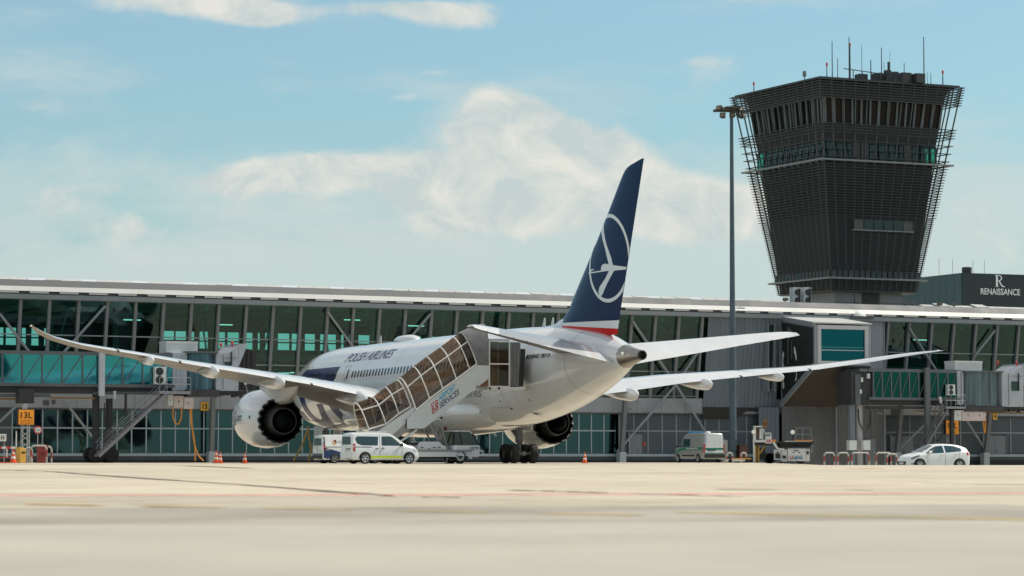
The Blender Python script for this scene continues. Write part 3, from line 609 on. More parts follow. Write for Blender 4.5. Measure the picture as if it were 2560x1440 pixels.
# ------------------------------------------------------------------ terminal (local x along the facade, local y away from the apron)
def lean(z): return 1.15*(z-5.6)/(12.95-5.6)
def T(s, d, z): return (s, -d, z)
def build_terminal():
    R = thing('terminal_building', TP, PHI, 'long grey airport terminal with a leaning glass front under a pale metal roof', 'terminal')
    steel = mat('painted_steel', (0.16, 0.175, 0.19), 0.45, var=0.10, vs=0.8); lsteel = mat('light_steel', (0.23, 0.26, 0.285), 0.4, var=0.10, vs=0.8)
    roofw = mat('roof_white', (0.44, 0.445, 0.435), 0.5, var=0.08, vs=0.3); roofg = mat('roof_grey', (0.085, 0.092, 0.10), 0.6, var=0.12, vs=0.5); gut = mat('gutter_grey', (0.22, 0.25, 0.28), 0.5, var=0.12, vs=0.4, stretch=(1, 1, 4))
    panel = mat('cladding_panel', (0.26, 0.275, 0.30), 0.55, var=0.12, vs=0.5); dark = mat('dark_interior', (0.06, 0.068, 0.068), 0.8, var=0.3, vs=0.6); inner = mat('interior_grey', (0.24, 0.25, 0.24), 0.8, var=0.2, vs=0.5)
    gl = glass('curtain_glass', (0.17, 0.62, 0.54), (0.45, 0.70, 0.70), 0.075, 0.02, 0.30)
    gl2 = glass('ground_glass', (0.16, 0.36, 0.38), (0.30, 0.56, 0.62), 0.19, 0.04, 0.35)
    s0, s1 = S(-420, 900)[0], S(3060, 900)[0]
    def ext(name, prof, m, a=s0, b=s1, smooth=0): return MB().prism([T(a, d, z) for d, z in prof], [T(b, d, z) for d, z in prof]).build(name, m, R, smooth=smooth)
    # ---- roof
    ext('roof_gutter', [(1.45, 12.96), (1.85, 13.0), (1.9, 13.36), (1.5, 13.38), (1.1, 13.1)], gut)
    ext('roof_fascia', [(1.78, 13.62), (1.42, 14.02), (1.0, 14.00), (1.2, 13.58)], roofw)
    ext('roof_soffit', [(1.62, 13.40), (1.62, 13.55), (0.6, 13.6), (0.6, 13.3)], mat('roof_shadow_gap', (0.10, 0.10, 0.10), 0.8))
    ext('roof', [(1.38, 14.035), (0.95, 14.57), (-3.0, 14.74), (-26.5, 14.78), (-26.5, 13.1), (0.9, 13.1)], roofg)
    # snow-guard rail along the fascia: light bars on dark brackets
    sl = 2.45; k = 0; s = s0
    while s < s1:
        MB().bar(T(s+.45, 1.83, 13.52), T(s+sl-.45, 1.83, 13.52), .09, .15).build('guard_rail', roofw, R)
        s += sl; k += 1
    # rooflights, a few of them propped open
    s = S(-60, 700)[0]; k = 0; rg = random.Random(3)
    sk = glass('rooflight_glass', (0.5, 0.6, 0.6), (0.9, 0.9, 0.9), 0.55, 0.1, 0.4)
    while s < S(1975, 760)[0]:
        if k < 66:
            op = k % 10 in (4,) or k in (41, 48, 49); z = 14.60 + (.14 if op else 0); MB().prism([T(s+.03, -1.0, z), T(s+1.42, -1.0, z), T(s+1.42+.9, -3.4, z+(.42 if not op else .30)), T(s+.03+.9, -3.4, z+(.42 if not op else .30))], [T(s+.03, -1.0, z-.08), T(s+1.42, -1.0, z-.08), T(s+1.42+.9, -3.4, z+.26), T(s+.03+.9, -3.4, z+.26)]).build('rooflight', roofw if k % 3 else mat('rooflight_pale', (0.55, 0.58, 0.60), 0.3), R)
        s += 1.47; k += 1
    s = S(2330, 780)[0]; k = 0
    while s < s1:
        op = k in (1, 4); z = 14.60 + (.16 if op else 0); MB().prism([T(s+.03, -1.0, z), T(s+1.42, -1.0, z), T(s+1.42+.9, -3.4, z+.40), T(s+.03+.9, -3.4, z+.40)], [T(s+.03, -1.0, z-.08), T(s+1.42, -1.0, z-.08), T(s+1.42+.9, -3.4, z+.26), T(s+.03+.9, -3.4, z+.26)]).build('rooflight', roofw, R)
        s += 1.47; k += 1
    # ---- upper glazing
    pxs_l = [-383, -311, -239, -167, -95, -22, 49.5, 122, 195, 266.5, 337.5, 407, 476.5, 545, 613.7, 681, 750, 817, 881.5, 947, 1011, 1077, 1140, 1204, 1270, 1331, 1393, 1455, 1516, 1577, 1636, 1695, 1753]
    pxs_r = [2218, 2270, 2326.6, 2381.6, 2436.6, 2490, 2543.6, 2597, 2650, 2703, 2756, 2808, 2860, 2911, 2962, 3013]
    pr = random.Random(23)
    for pxs in (pxs_l, pxs_r):
        ss = [S(p, 800, 1.1)[0] for p in pxs]
        for i, s in enumerate(ss):
            zb = 5.05 if pxs[i] > 1540 else 5.6
            MB().bar(T(s, lean(zb)+.12, zb), T(s, lean(12.97)+.12, 12.97), .24, .34, up=(0, 1, 0)).build('mullion', steel, R)
            if i+1 < len(ss):
                a, b = s+.10, ss[i+1]-.10
                t1, t2, t3, t4 = (pr.uniform(-.035, .035) for _ in range(4))
                MB().add([T(a, lean(5.95)+t1, 5.95), T(b, lean(5.95)+t2, 5.95), T(b, lean(12.97)+t3, 12.97), T(a, lean(12.97)+t4, 12.97)], [(0, 1, 2, 3)]).build('glass_pane', gl, R)
        for z in (10.2, 8.08):
            MB().bar(T(ss[0], lean(z)+.05, z), T(ss[-1], lean(z)+.05, z), .10, .09).build('glazing_rail', lsteel, R)
        MB().bar(T(ss[0], lean(5.95)+.02, 5.9), T(ss[-1], lean(5.95)+.02, 5.9), .25, .12).build('sill_rail', steel, R)
    # ---- inside
    ext('upper_floor', [(-.15, 5.82), (-25.5, 5.82), (-25.5, 5.3), (-.15, 5.3)], dark)
    ext('ceiling', [(0.7, 12.98), (-25.8, 12.98), (-25.8, 13.05), (0.7, 13.05)], inner)
    ext('ground_floor_wall', [(-7.0, 0), (-7.0, 5.25), (-7.2, 5.25), (-7.2, 0)], mat('ground_floor_wall', (0.20, 0.17, 0.09), 0.8, var=0.5, vs=0.25))
    def sb(px): return S(px, 840, -25)[0]
    op = [(-60, 132), (412, 942), (1032, 1098)]
    op = [(sb(a), sb(b)) for a, b in op]; bw = MB(); zs_ = (10.45, 12.0)
    bw.box(s0-6, s1+6, 25.4, 25.7, 5.3, zs_[0]); bw.box(s0-6, s1+6, 25.4, 25.7, zs_[1], 13.1); cur = s0-6
    for a, b in op: bw.box(cur, a, 25.4, 25.7, zs_[0]+.001, zs_[1]-.001); cur = b
    bw.box(cur, s1+6, 25.4, 25.7, zs_[0]+.001, zs_[1]-.001); bw.build('rear_wall', dark, R)
    rg = random.Random(11)
    for a, b in op:
        s = a+1.0
        while s < b:
            w = rg.choice([.12, .2, .5]); MB().box(s, s+w, 25.2, 25.35, zs_[0], zs_[1]).build('rear_window_bar', dark, R); s += rg.uniform(.7, 1.7)
        MB().box(a, b, 25.2, 25.35, zs_[0]+.62, zs_[0]+.74).build('rear_window_bar', dark, R)
    for i in range(14):
        s = s0+6+i*7.4; MB().lathe([(5.8, .28), (13, .28)], T(s, -11-(i % 2)*5, 0), 'z', 10).build('interior_column', inner, R, smooth=40)
    for i in range(22):   # branching struts under the hall roof
        s = s0+4+i*5.2; y = 6+(i*7 % 5)*2.2
        MB().tube([T(s, -y, 5.8), T(s+(1.6 if i % 2 else -1.6), -y+1, 13)], .09, 6).build('roof_strut', inner, R, smooth=40)
    for i in range(30):   # ceiling beams catch a little light behind the glass
        s = s0+2+i*3.6; MB().box(s, s+.25, .5, 24, 12.5, 12.95).build('ceiling_beam', inner, R)
    lt = mat('strip_light', (1.0, 0.95, 0.85), 0.5, emit=1.2)
    for px, py in ((702, 933), (745, 932), (1040, 815), (560, 812), (330, 800), (2300, 850), (880, 800)):
        s, z = S(px, py, -9); MB().box(s-.75, s+.75, 8.9, 9.05, z-.04, z+.05).build('strip_light', lt, R)
    MB().box(s0, s1, 8, 8.3, 5.8, 7.0).build('gallery_parapet', dark, R); MB().box(s0, s1, 15, 15.2, 9.0, 9.5).build('gallery_beam', inner, R)
    # ---- cladding band, ground floor
    i = 0; s = s0; pl = 2.45
    cl = MB()
    while s < s1: cl.box(s+.012, s+pl-.012, -.30, -.06, 4.40, 5.72); s += pl
    cl.build('cladding_band', panel, R); ext('band_backing', [(.05, 4.42), (.05, 5.70), (-.6, 5.70), (-.6, 4.42)], dark)
    ext('band_drip', [(.30, 4.26), (.30, 4.39), (-.5, 4.39), (-.5, 4.26)], mat('drip_dark', (0.06, 0.065, 0.07), 0.6))
    ext('plinth', [(.22, -.4), (.22, .52), (-.3, .52), (-.3, -.4)], mat('plinth_grey', (0.065, 0.075, 0.085), 0.7, var=0.25, vs=0.6))
    ext('plinth_cap', [(.30, .53), (.30, .76), (-.3, .76), (-.3, .53)], mat('plinth_cap', (0.30, 0.36, 0.40), 0.5, var=0.1, vs=1))
    ext('kerb_shadow_band', [(.36, -.4), (.36, .20), (.1, .20), (.1, -.4)], mat('kerb_shade_dark', (0.025, 0.025, 0.028), 0.8, var=0.3, vs=0.7))  # near-black band; shade along the facade's foot put into its colour
    frame = mat('window_frame', (0.28, 0.345, 0.38), 0.4, var=0.06, vs=1); shut = mat('shutter_panel', (0.085, 0.108, 0.130), 0.55, var=0.15, vs=0.7, stretch=(1, 1, 6))
    def lower(pxa, pxb, n, kind):
        a, b = S(pxa, 1100)[0], S(pxb, 1100)[0]; w = (b-a)/n
        for i in range(n):
            x0 = a+w*i
            if kind == 'glass':
                MB().box(x0+.06, x0+w-.06, .02, .06, .78, 2.72).build('ground_floor_pane', gl2, R); MB().box(x0+.06, x0+w-.06, .02, .06, 2.86, 4.24).build('ground_floor_pane', gl2, R)
            else:
                q = MB(); q.box(x0+.05, x0+w-.05, .02, .10, .78, 2.72); q.box(x0+.05, x0+w-.05, .02, .10, 2.86, 4.24)
                z = .85
                while z < 4.2:
                    if not 2.6 < z < 2.9: q.box(x0+.07, x0+w-.07, -.035, .02, z, z+.05)
                    z += .13
                q.build('louvre_panel', shut, R)
            MB().box(x0-.05, x0+.05, -.06, .08, .77, 4.25).build('window_post', frame if kind == 'glass' else lsteel, R)
        MB().box(a+.06, b-.06, -.05, .07, 2.73, 2.85).build('window_transom', frame if kind == 'glass' else lsteel, R)
    lower(-420, 30, 10, 'louvre'); lower(30, 1540, 44, 'glass'); lower(1548, 1760, 6, 'louvre'); lower(1762, 1900, 4, 'louvre'); lower(2209, 3060, 14, 'louvre')
    # louvre grilles let into the cladding
    grm = mat('grille_dark', (0.10, 0.11, 0.12), 0.6)
    for px, py, w, h in ((115, 1007, .5, .42), (134, 1005, .3, .32), (20, 1004, 2.4, .8), (2237, 1030, .9, .6)):
        s, z = S(px, py, .3); q = MB(); q.box(s-w/2, s+w/2, -.33, -.29, z-h/2, z+h/2)
        for k in range(6): q.box(s-w/2+.03, s+w/2-.03, -.36, -.33, z-h/2+h*(k+.25)/6, z-h/2+h*(k+.6)/6)
        q.build('vent_grille', grm if w < 1 else mat('grille_light', (0.28, 0.31, 0.34), 0.6), R)
    # doors
    dm = mat('door_grey', (0.15, 0.17, 0.19), 0.5, var=0.06, vs=1)
    for px, n, h in ((1590, 1, 2.5), (2256, 2, 2.45), (2487, 2, 2.5)):
        s = S(px, 1110, .15)[0]; w = 1.25*n
        d = MB().box(s-w/2, s+w/2, -.16, -.075, .02, h).build('service_door', dm, R, bevel=.01)
        q = MB(); q.box(s-w/2-.12, s-w/2-.01, -.2, -.07, 0, h+.12); q.build('door_jamb', lsteel, d); MB().box(s+w/2+.01, s+w/2+.12, -.2, -.07, 0, h+.12).build('door_jamb', grm, d)
        if n == 2: MB().box(s-.012, s+.012, -.17, -.162, .05, h-.03).build('door_seam', grm, d)
        MB().box(s+.10, s+.22, -.24, -.163, 1.0, 1.12).build('door_handle', grm, d)
    # steel braces and legs standing outside the facade
    def P(px, py, d): s, z = S(px, py, d); return T(s, d, z)
    for a, b, da, db in (((0, 785), (72, 878), 1.3, .7), ((263, 765), (158, 882), 1.5, .8), ((818, 778), (893, 882), 1.5, .8), ((1077, 784), (1010, 862), 1.5, .9), ((157, 997), (232, 1094), .9, .7), ((48, 1008), (-60, 1110), .9, .7),
                     ((1581, 802), (1690, 962), 1.5, .85), ((1757, 862), (1690, 962), 1.1, .85), ((1690, 962), (1543, 1130), .85, .7), ((1690, 962), (1765, 1082), .85, .7),
                     ((2273, 820), (2347, 935), 1.5, 1.0), ((2487, 826), (2434, 893), 1.5, 1.0), ((2322, 1052), (2250, 1120), .9, .7), ((2417, 1052), (2466, 1128), .9, .7), ((1140, 960), (1240, 1090), 1.0, .7), ((700, 960), (640, 1060), 1, .7)):
        MB().tube([P(*a, da), P(*b, db)], .11, 10).build('steel_brace', lsteel, R, smooth=40)
    for top, bot in (((534, 960), (528, 1140)), ((1568, 930), (1553, 1145)), ((2256, 985), (2241, 1145)), ((2478, 1000), (2462, 1150)), ((1032, 960), (1028, 1145))):
        MB().bar(P(*top, 1.2), P(*bot, .9), .34, .40, up=(0, 1, 0)).build('raking_leg', mat('raking_leg_grey', (0.13, 0.14, 0.15), 0.5, var=0.1, vs=1), R); s, z = S(*bot, .9); MB().box(s-.32, s+.32, -1.25, -.55, -.4, .9).build('leg_base', mat('leg_base', (0.28, 0.32, 0.35), 0.6), R, bevel=.03)
    # small outside fittings
    for px, py in ((1570, 1022), (2120, 1027), (2050, 1027), (2197, 1034)):
        d_ = 1.3 if px > 1900 else .4
        s, z = S(px, py, d_); MB().bar(T(s-.22, d_+.1, z+.1), T(s+.22, d_+.35, z-.05), .16, .16).build('wall_lamp', grm if px in (2120, 2050) else lsteel, R)
    s, z = S(1610, 1108, .2); MB().box(s-.09, s+.09, -.3, -.06, z-.22, z+.1).build('alarm_box', mat('alarm_red', (0.45, 0.06, 0.04), 0.5), R)
    return R
build_terminal()

def corrugated(s0, s1, d0, z0, d1, z1, pitch=.22, depth=.045):
    # ribbed sheet between (d0,z0) at the foot and (d1,z1) at the head
    q = MB(); n = int((s1-s0)/pitch); bot, top = [], []
    for i in range(n+1):
        for k, o in ((0, 0), (.35, 0), (.5, depth), (.85, depth)):
            s = s0+(s1-s0)*(i+k)/(n+1); bot.append(T(s, d0+o, z0)); top.append(T(s, d1+o, z1))
    bot.append(T(s1, d0, z0)); top.append(T(s1, d1, z1)); m = len(bot)
    return q.add(bot+top, [(i, i+1, m+i+1, m+i) for i in range(m-1)])
def build_annex():
    R = thing('stair_block', TP, PHI, 'ribbed grey stair block with black poster and projecting window room over brown soffit', 'building')
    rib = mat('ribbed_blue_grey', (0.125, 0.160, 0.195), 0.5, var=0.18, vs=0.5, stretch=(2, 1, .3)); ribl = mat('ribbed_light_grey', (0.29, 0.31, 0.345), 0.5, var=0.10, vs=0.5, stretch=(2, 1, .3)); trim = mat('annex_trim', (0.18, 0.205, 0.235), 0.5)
    ribd = mat('ribbed_shaded_grey', (0.135, 0.142, 0.152), 0.6, var=0.16, vs=0.6, stretch=(2, 1, .3))  # same ribbed sheet, its colour darkened for shade below the projecting room
    sA = S(1768, 800, 1.2)[0]; sB = S(1936, 900, 1.2)[0]; sC = 32.6; sD = S(2208, 900, 1.2)[0]; DB = 6.8
    sB = 26.6
    # leaning ribbed wall beside the glass front, running down to the ground at its right end
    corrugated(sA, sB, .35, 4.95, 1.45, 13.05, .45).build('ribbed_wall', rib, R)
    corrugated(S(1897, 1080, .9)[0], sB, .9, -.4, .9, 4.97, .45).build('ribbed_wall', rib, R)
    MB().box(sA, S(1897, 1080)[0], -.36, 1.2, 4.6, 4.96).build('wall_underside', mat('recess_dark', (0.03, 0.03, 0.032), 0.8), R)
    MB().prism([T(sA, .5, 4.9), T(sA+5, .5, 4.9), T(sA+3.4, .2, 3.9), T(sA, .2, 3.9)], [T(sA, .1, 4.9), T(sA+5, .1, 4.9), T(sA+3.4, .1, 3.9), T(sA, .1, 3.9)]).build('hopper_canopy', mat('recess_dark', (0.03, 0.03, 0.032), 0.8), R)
    a, b = S(1916, 880, 1.1)[0], S(1928, 880, 1.1)[0]
    wn = MB().prism([T(a, .98, 6.6), T(b, .98, 6.6), T(b, 1.62, 12.4), T(a, 1.62, 12.4)], [T(a, .5, 6.6), T(b, .5, 6.6), T(b, 1.2, 12.4), T(a, 1.2, 12.4)]).build('slit_window', mat('slit_glass', (0.012, 0.03, 0.028), 0.12), R)
    MB().box(a, b, -1.30, -1.05, 8.3, 8.36).build('slit_bar', trim, wn); MB().box(a-.14, a-.01, -1.6, -.6, 6.4, 12.5).build('slit_frame', trim, wn); MB().box(b+.01, b+.14, -1.6, -.6, 6.4, 12.5).build('slit_frame', trim, wn)
    # core wall below and beside the projecting room
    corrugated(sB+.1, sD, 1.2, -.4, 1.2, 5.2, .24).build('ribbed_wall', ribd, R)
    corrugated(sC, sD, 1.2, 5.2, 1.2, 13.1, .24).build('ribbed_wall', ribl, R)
    MB().box(sD-.02, sD+.14, -1.3, 1, -.4, 13.0).build('corner_trim', trim, R)
    # projecting room: side with the black poster, front with the window, sloping soffit
    zft, zfb, zbt, zbb = 12.25, 8.62, 13.05, 5.18
    MB().prism([T(sB, 1.25, zbb), T(sB, DB, zfb), T(sB, DB, zft), T(sB, 1.25, zbt)], [T(sB+.25, 1.25, zbb), T(sB+.25, DB, zfb), T(sB+.25, DB, zft), T(sB+.25, 1.25, zbt)]).build('side_wall', trim, R)
    po = MB().add([T(sB-.012, 1.45, zbb+.42), T(sB-.012, DB-.12, zfb+.22), T(sB-.012, DB-.12, zft-.28), T(sB-.012, 1.45, zbt-.36)], [(0, 1, 2, 3)]).build('poster', mat('poster_black', (0.014, 0.016, 0.017), 0.5), R, label='black poster with faint pale outlines')
    pw = mat('poster_white', (0.55, 0.60, 0.60), 0.5); pg = mat('poster_grey', (0.10, 0.13, 0.14), 0.5)
    def PO(px, py):
        p = hit(px, py, TP+TE*(sB-.02), TE); v = p-TP; return (sB-.02, -v.dot(TN), v.z)
    def zp(x, y): return PO(1920+x/6.543, 800+y/6.543)
    for P_ in ([(262, 505), (235, 550), (232, 760), (244, 790), (262, 730), (250, 720), (248, 640), (262, 590)], [(425, 430), (424, 545), (440, 570), (458, 670), (470, 640), (462, 540), (440, 440)], [(250, 965), (236, 1040), (240, 1105), (254, 1130), (266, 1090), (262, 1020)],
               [(448, 835), (462, 870), (455, 950), (438, 985), (436, 1000), (468, 980), (472, 840)]):
        MB().add([zp(*p) for p in P_], [tuple(range(len(P_)))]).build('poster_graphic', pw, po)
    for P_ in ([(322, 100), (400, 200), (396, 230), (322, 160)], [(318, 150), (334, 150), (334, 720), (318, 740)], [(380, 330), (392, 330), (392, 640), (380, 640)]):
        MB().add([zp(*p) for p in P_], [tuple(range(len(P_)))]).build('poster_graphic', pg, po)
    v, f = text2d('SINGLE', 1, bold=.02); v = fit2d(v, 108, 190, 210, 128); MB().add([zp(x, y-(x-108)*.15) for x, y in v], f).build('poster_lettering', pw, po)
    MB().bar(T(sB-.02, 1.2, zbb), T(sB-.02, DB+.05, zfb), .22, .42).build('soffit_edge', trim, R); MB().bar(T(sB-.02, 1.2, zbt), T(sB-.02, DB+.05, zft), .22, .36).build('roof_edge', trim, R)
    MB().prism([T(sB+.26, 1.2, zbb-.12), T(sC, 1.2, zbb-.12), T(sC, DB, zfb-.12), T(sB+.26, DB, zfb-.12)], [T(sB+.26, 1.2, zbb+.05), T(sC, 1.2, zbb+.05), T(sC, DB, zfb+.05), T(sB+.26, DB, zfb+.05)]).build('soffit', mat('soffit_brown', (0.055, 0.046, 0.038), 0.8, var=0.12, vs=0.5), R)
    MB().prism([T(sB-.1, 1.0, zbt+.12), T(sC+.1, 1.0, zbt+.12), T(sC+.1, DB+.1, zft+.10), T(sB-.1, DB+.1, zft+.10)], [T(sB-.1, 1.0, zbt+.24), T(sC+.1, 1.0, zbt+.24), T(sC+.1, DB+.1, zft+.22), T(sB-.1, DB+.1, zft+.22)]).build('room_roof', mat('roof_white', (0.44, 0.445, 0.435), 0.5), R)
    MB().prism([T(sC-.2, 1.25, zbb), T(sC-.2, DB-.3, zfb), T(sC-.2, DB-.3, zft), T(sC-.2, 1.25, zbt)], [T(sC, 1.25, zbb), T(sC, DB-.3, zfb), T(sC, DB-.3, zft), T(sC, 1.25, zbt)]).build('side_wall', ribl, R)
    # front wall as four strips round the window opening
    wa, za = S(2052, 902, DB); wb, zb = S(2161, 825, DB)
    for x0, x1, z0, z1 in ((sB, wa, zfb, zft), (wb, sC, zfb, zft), (wa, wb, zfb, za), (wa, wb, zb, zft)): corrugated(x0, x1, DB, z0, DB, z1, .3, .03).build('front_wall', ribl, R)
    fr = mat('room_window_frame', (0.40, 0.41, 0.43), 0.4)
    for x0, x1, z0, z1 in ((wa-.35, wa-.002, za-.3, zb+.35), (wb+.002, wb+.35, za-.3, zb+.35), (wa, wb, zb+.002, zb+.35), (wa, wb, za-.3, za-.002)): MB().box(x0, x1, -DB-.1, -DB+.1, z0, z1).build('window_surround', fr, R)
    MB().box(wa, wb, -DB+.04, -DB+.07, za, zb).build('window_pane', glass('room_glass', (0.03, 0.30, 0.36), (0.05, 0.42, 0.54), 0.20, 0.03, 0.3), R)
    zt = za+(zb-za)*.33; MB().box(wa, wb, -DB-.03, -DB+.03, zt, zt+.07).build('window_transom', fr, R); MB().box(wa, wb, -DB-.03, -DB+.03, zt+.28, zt+.31).build('window_transom', mat('room_rail', (0.12, 0.35, 0.36), 0.5), R)
    MB().box(wa-1, wb+.2, -1.4, -1.25, zfb, zft+.2).build('room_back', mat('room_back', (0.10, 0.14, 0.15), 0.8), R)
    MB().box(wa+(wb-wa)*.45, wa+(wb-wa)*.53, -4.0, -3.85, za, zb+.1).build('room_post', mat('room_post', (0.55, 0.6, 0.6), 0.5), R)
    # door and ribs at the foot
    s = S(2177, 1110, 1.4)[0]; d = MB().box(s-.55, s+.55, -1.36, -1.22, -.3, 2.15).build('service_door', mat('door_grey', (0.15, 0.17, 0.19), 0.5), R); MB().box(s+.3, s+.42, -1.44, -1.365, .85, .98).build('door_handle', fr, d)
    for px in (2090, ): s = S(px, 1080, 1.3)[0]; MB().box(s-.09, s+.09, -1.4, -1.2, -.3, 5.1).build('rain_pipe', trim, R)
build_annex()

# ------------------------------------------------------------------ control tower
def build_tower():
    near = at(2040, 187, 300.0); H = near.z
    c = Vector((37.5, 312.75, 0)); side = 18.7
    R = thing('control_tower', c, PHI-.012, 'dark louvred air traffic control tower flaring out towards its glazed top', 'control tower')
    slat = mat('louvre_slat', (0.052, 0.062, 0.066), 0.5, metal=0.3, var=0.15, vs=0.5); core = mat('tower_core', (0.026, 0.032, 0.035), 0.6, var=0.2, vs=0.4); rib = mat('tower_rib', (0.075, 0.09, 0.095), 0.5)
    cabg = mat('cab_glass', (0.008, 0.008, 0.008), 0.06, spec=0.15); mul = mat('cab_mullion', (0.14, 0.165, 0.18), 0.45); pale = mat('tower_pale_ring', (0.20, 0.22, 0.225), 0.5)
    zb = 18.75
    def hs(z): t = (z-zb)/(H-zb); return side/2*(0.595+0.405*t)
    def sq(h, z): return [(-h, -h, z), (h, -h, z), (h, h, z), (-h, h, z)]
    def zat(py): return at(2050, py, 301.5).z
    zg0, zg1 = zat(302), zat(240)        # control room glass
    zm0, zm1 = zat(408), zat(345)        # gallery windows
    def core_h(z):
        t = (z-zb)/(H-zb); return hs(z) - 0.15 - 1.25*max(0, min(1, t/.95))
    lv = [zb, zb+1.2, zat(560), zm0, zm1, zg0]
    MB().loft([sq(core_h(z), z) for z in lv]).build('tower_body', core, R)
    MB().loft([sq(core_h(zg0), zg0+.01), sq(core_h(zg1), zg1)]).build('control_room_glass', cabg, R)
    MB().loft([sq(core_h(zg1)+.1, zg1+.01), sq(core_h(H)+.3, H-.35)]).build('control_room_roof', core, R)
    MB().loft([sq(hs(H)-.25, H-.3), sq(hs(H)-.25, H-.05)]).build('roof_deck', core, R)
    ps = (-1, 1)
    for i in range(14):      # mullions round the control room
        t = -1+2*i/13
        for ax in (0, 1):
            for s in ((-1,) if ax == 0 else (-1, 1)):
                def q(z, h): return (t*h, s*(h+.06), z) if ax == 0 else (s*(h+.06), t*h, z)
                MB().bar(q(zg0-.1, core_h(zg0)), q(zg1+.1, core_h(zg1)), .22, .22, up=(0, 1, 0) if ax == 0 else (1, 0, 0)).build('cab_mullion', mul, R)
    # louvre screen: rows of slats round the body, part with its own upright ribs
    q = MB(); z = zb
    def ring(z, w, th, h=None):
        h = h or hs(z)
        for x0, x1, y0, y1 in ((-h-w, h+w, -h-w, -h), (-h-w, h+w, h, h+w), (-h-w, -h, -h, h), (h, h+w, -h, h)): q.box(x0, x1, y0, y1, z, z+th)
    zd = zat(535)
    while z < H-.1:
        if z < zd: ring(z, .14, .06); z += .215
        elif z < zm0-.2: ring(z, .28, .06); z += .30
        elif z < zm1+.2:
            ring(z, .34, .06); z += .85
        elif z < zg0-.1: ring(z, .32, .06); z += .31
        elif z < zat(247): z += .4
        else: ring(z, .26, .08); z += .28
    q.build('louvre_screen', slat, R)
    for i in range(13):
        t = -1+2*i/12
        for ax in (0, 1):
            for s in (-1, 1):
                def pnt(z): h = hs(z)-.06; return (t*h, s*h, z) if ax == 0 else (s*h, t*h, z)
                MB().bar(pnt(zb), pnt(H-.2), .11, .13, up=(0, 1, 0) if ax == 0 else (1, 0, 0)).build('screen_rib', rib, R)
    # gantry rings and tie-rods
    for py, w in ((397, .30), (690, .24)):
        zz = zat(py); h = hs(zz)+.42; g = MB()
        for x0, x1, y0, y1 in ((-h-w, h+w, -h-w, -h), (-h-w, h+w, h, h+w), (-h-w, -h, -h, h), (h, h+w, -h, h)): g.box(x0, x1, y0, y1, zz-.07, zz+.11)
        g.build('cable_ring', pale, R)
    # glazing in the gallery storey
    gg = mat('gallery_glass', (0.012, 0.022, 0.020), 0.08); wp = mat('gallery_panel', (0.07, 0.076, 0.078), 0.6); teal = glass('gallery_teal', (0.10, 0.55, 0.48), fac=.05)
    za, zc = zat(398), zat(348); h = core_h((za+zc)/2)+.22
    for i in range(13):
        w = 2*h/13; x0 = -h+w*i
        MB().box(x0+.06, x0+w-.06, -h-.05, -h+.3, za, zc).build('gallery_window', wp if i in (3, 4, 9) else gg, R)
        MB().box(-h-.05, -h+.3, x0+.06, x0+w-.06, za, zc).build('gallery_window', gg, R)
    tl = mat('green_lit_blind', (0.02, 0.30, 0.20), 0.5, emit=0.35)
    hh = core_h(zat(375))+.30
    for px in (-.86, ): MB().box(-hh-.02, -hh+.05, hh*.80, hh*.92, zat(392), zat(352)).build('lit_window', tl, R)
    for x in (.80, .91): MB().box(hh*x-.22, hh*x+.16, -hh-.04, -hh+.05, zat(388), zat(354)).build('lit_window', tl, R)
    # strip of windows low on the right face
    za, zc = zat(566), zat(541); h = hs(za)+.06
    for i in range(6):
        w = 1.28; x0 = -h*.52+w*i; MB().box(x0+.05, x0+w-.05, -h-.22, -h+.4, za, zc).build('office_window', gg if 0 < i < 5 else wp, R)
    MB().box(-h*.55, -h*.52+7.8, -h-.26, -h+.1, za-.12, za-.01).build('window_ledge', pale, R)
    # foot windows
    za, zc = zat(690), zat(668); h = hs(za)+.03
    for i in range(16):
        w = 2*h/16; x0 = -h+w*i
        MB().box(x0+.1, x0+w-.1, -h-.15, -h+.2, za, zc).build('foot_window', wp if i % 3 == 0 else gg, R); MB().box(-h-.15, -h+.2, x0+.1, x0+w-.1, za, zc).build('foot_window', wp if i % 3 == 1 else gg, R)
    # shaft down to the ground
    st = mat('shaft_panel', (0.20, 0.22, 0.235), 0.6, var=0.08, vs=0.4); sh = MB().box(-4.4, 4.4, -4.4, 4.4, -.4, zb); sh.build('tower_shaft', st, R)
    for x in (-1.9, 1.4): MB().box(x, x+.06, -4.42, -4.3, 8, zb).build('shaft_joint', core, R)
    for z in (15.2, 16.4, 17.5): MB().box(-4.42, 4.42, -4.43, -4.3, z, z+.05).build('shaft_joint', core, R)
    MB().box(-.9, 1.3, -4.44, -4.3, 13.5, zb).build('shaft_recess', core, R)
    MB().loft([sq(hs(zb)-.2, zb-.12), sq(hs(zb)+.03, zb)]).build('tower_underside', slat, R)
    # aerials and plant on the roof
    ir = R.matrix_basis.inverted() if False else Matrix.LocRotScale(R.location, R.rotation_euler, None).inverted()
    ae = mat('aerial_dark', (0.03, 0.035, 0.038), 0.6); rl = mat('obstruction_red', (0.5, 0.03, 0.02), 0.4)
    def roofpt(px, depth): p = at(px, 300, depth); p.z = H; return ir @ p
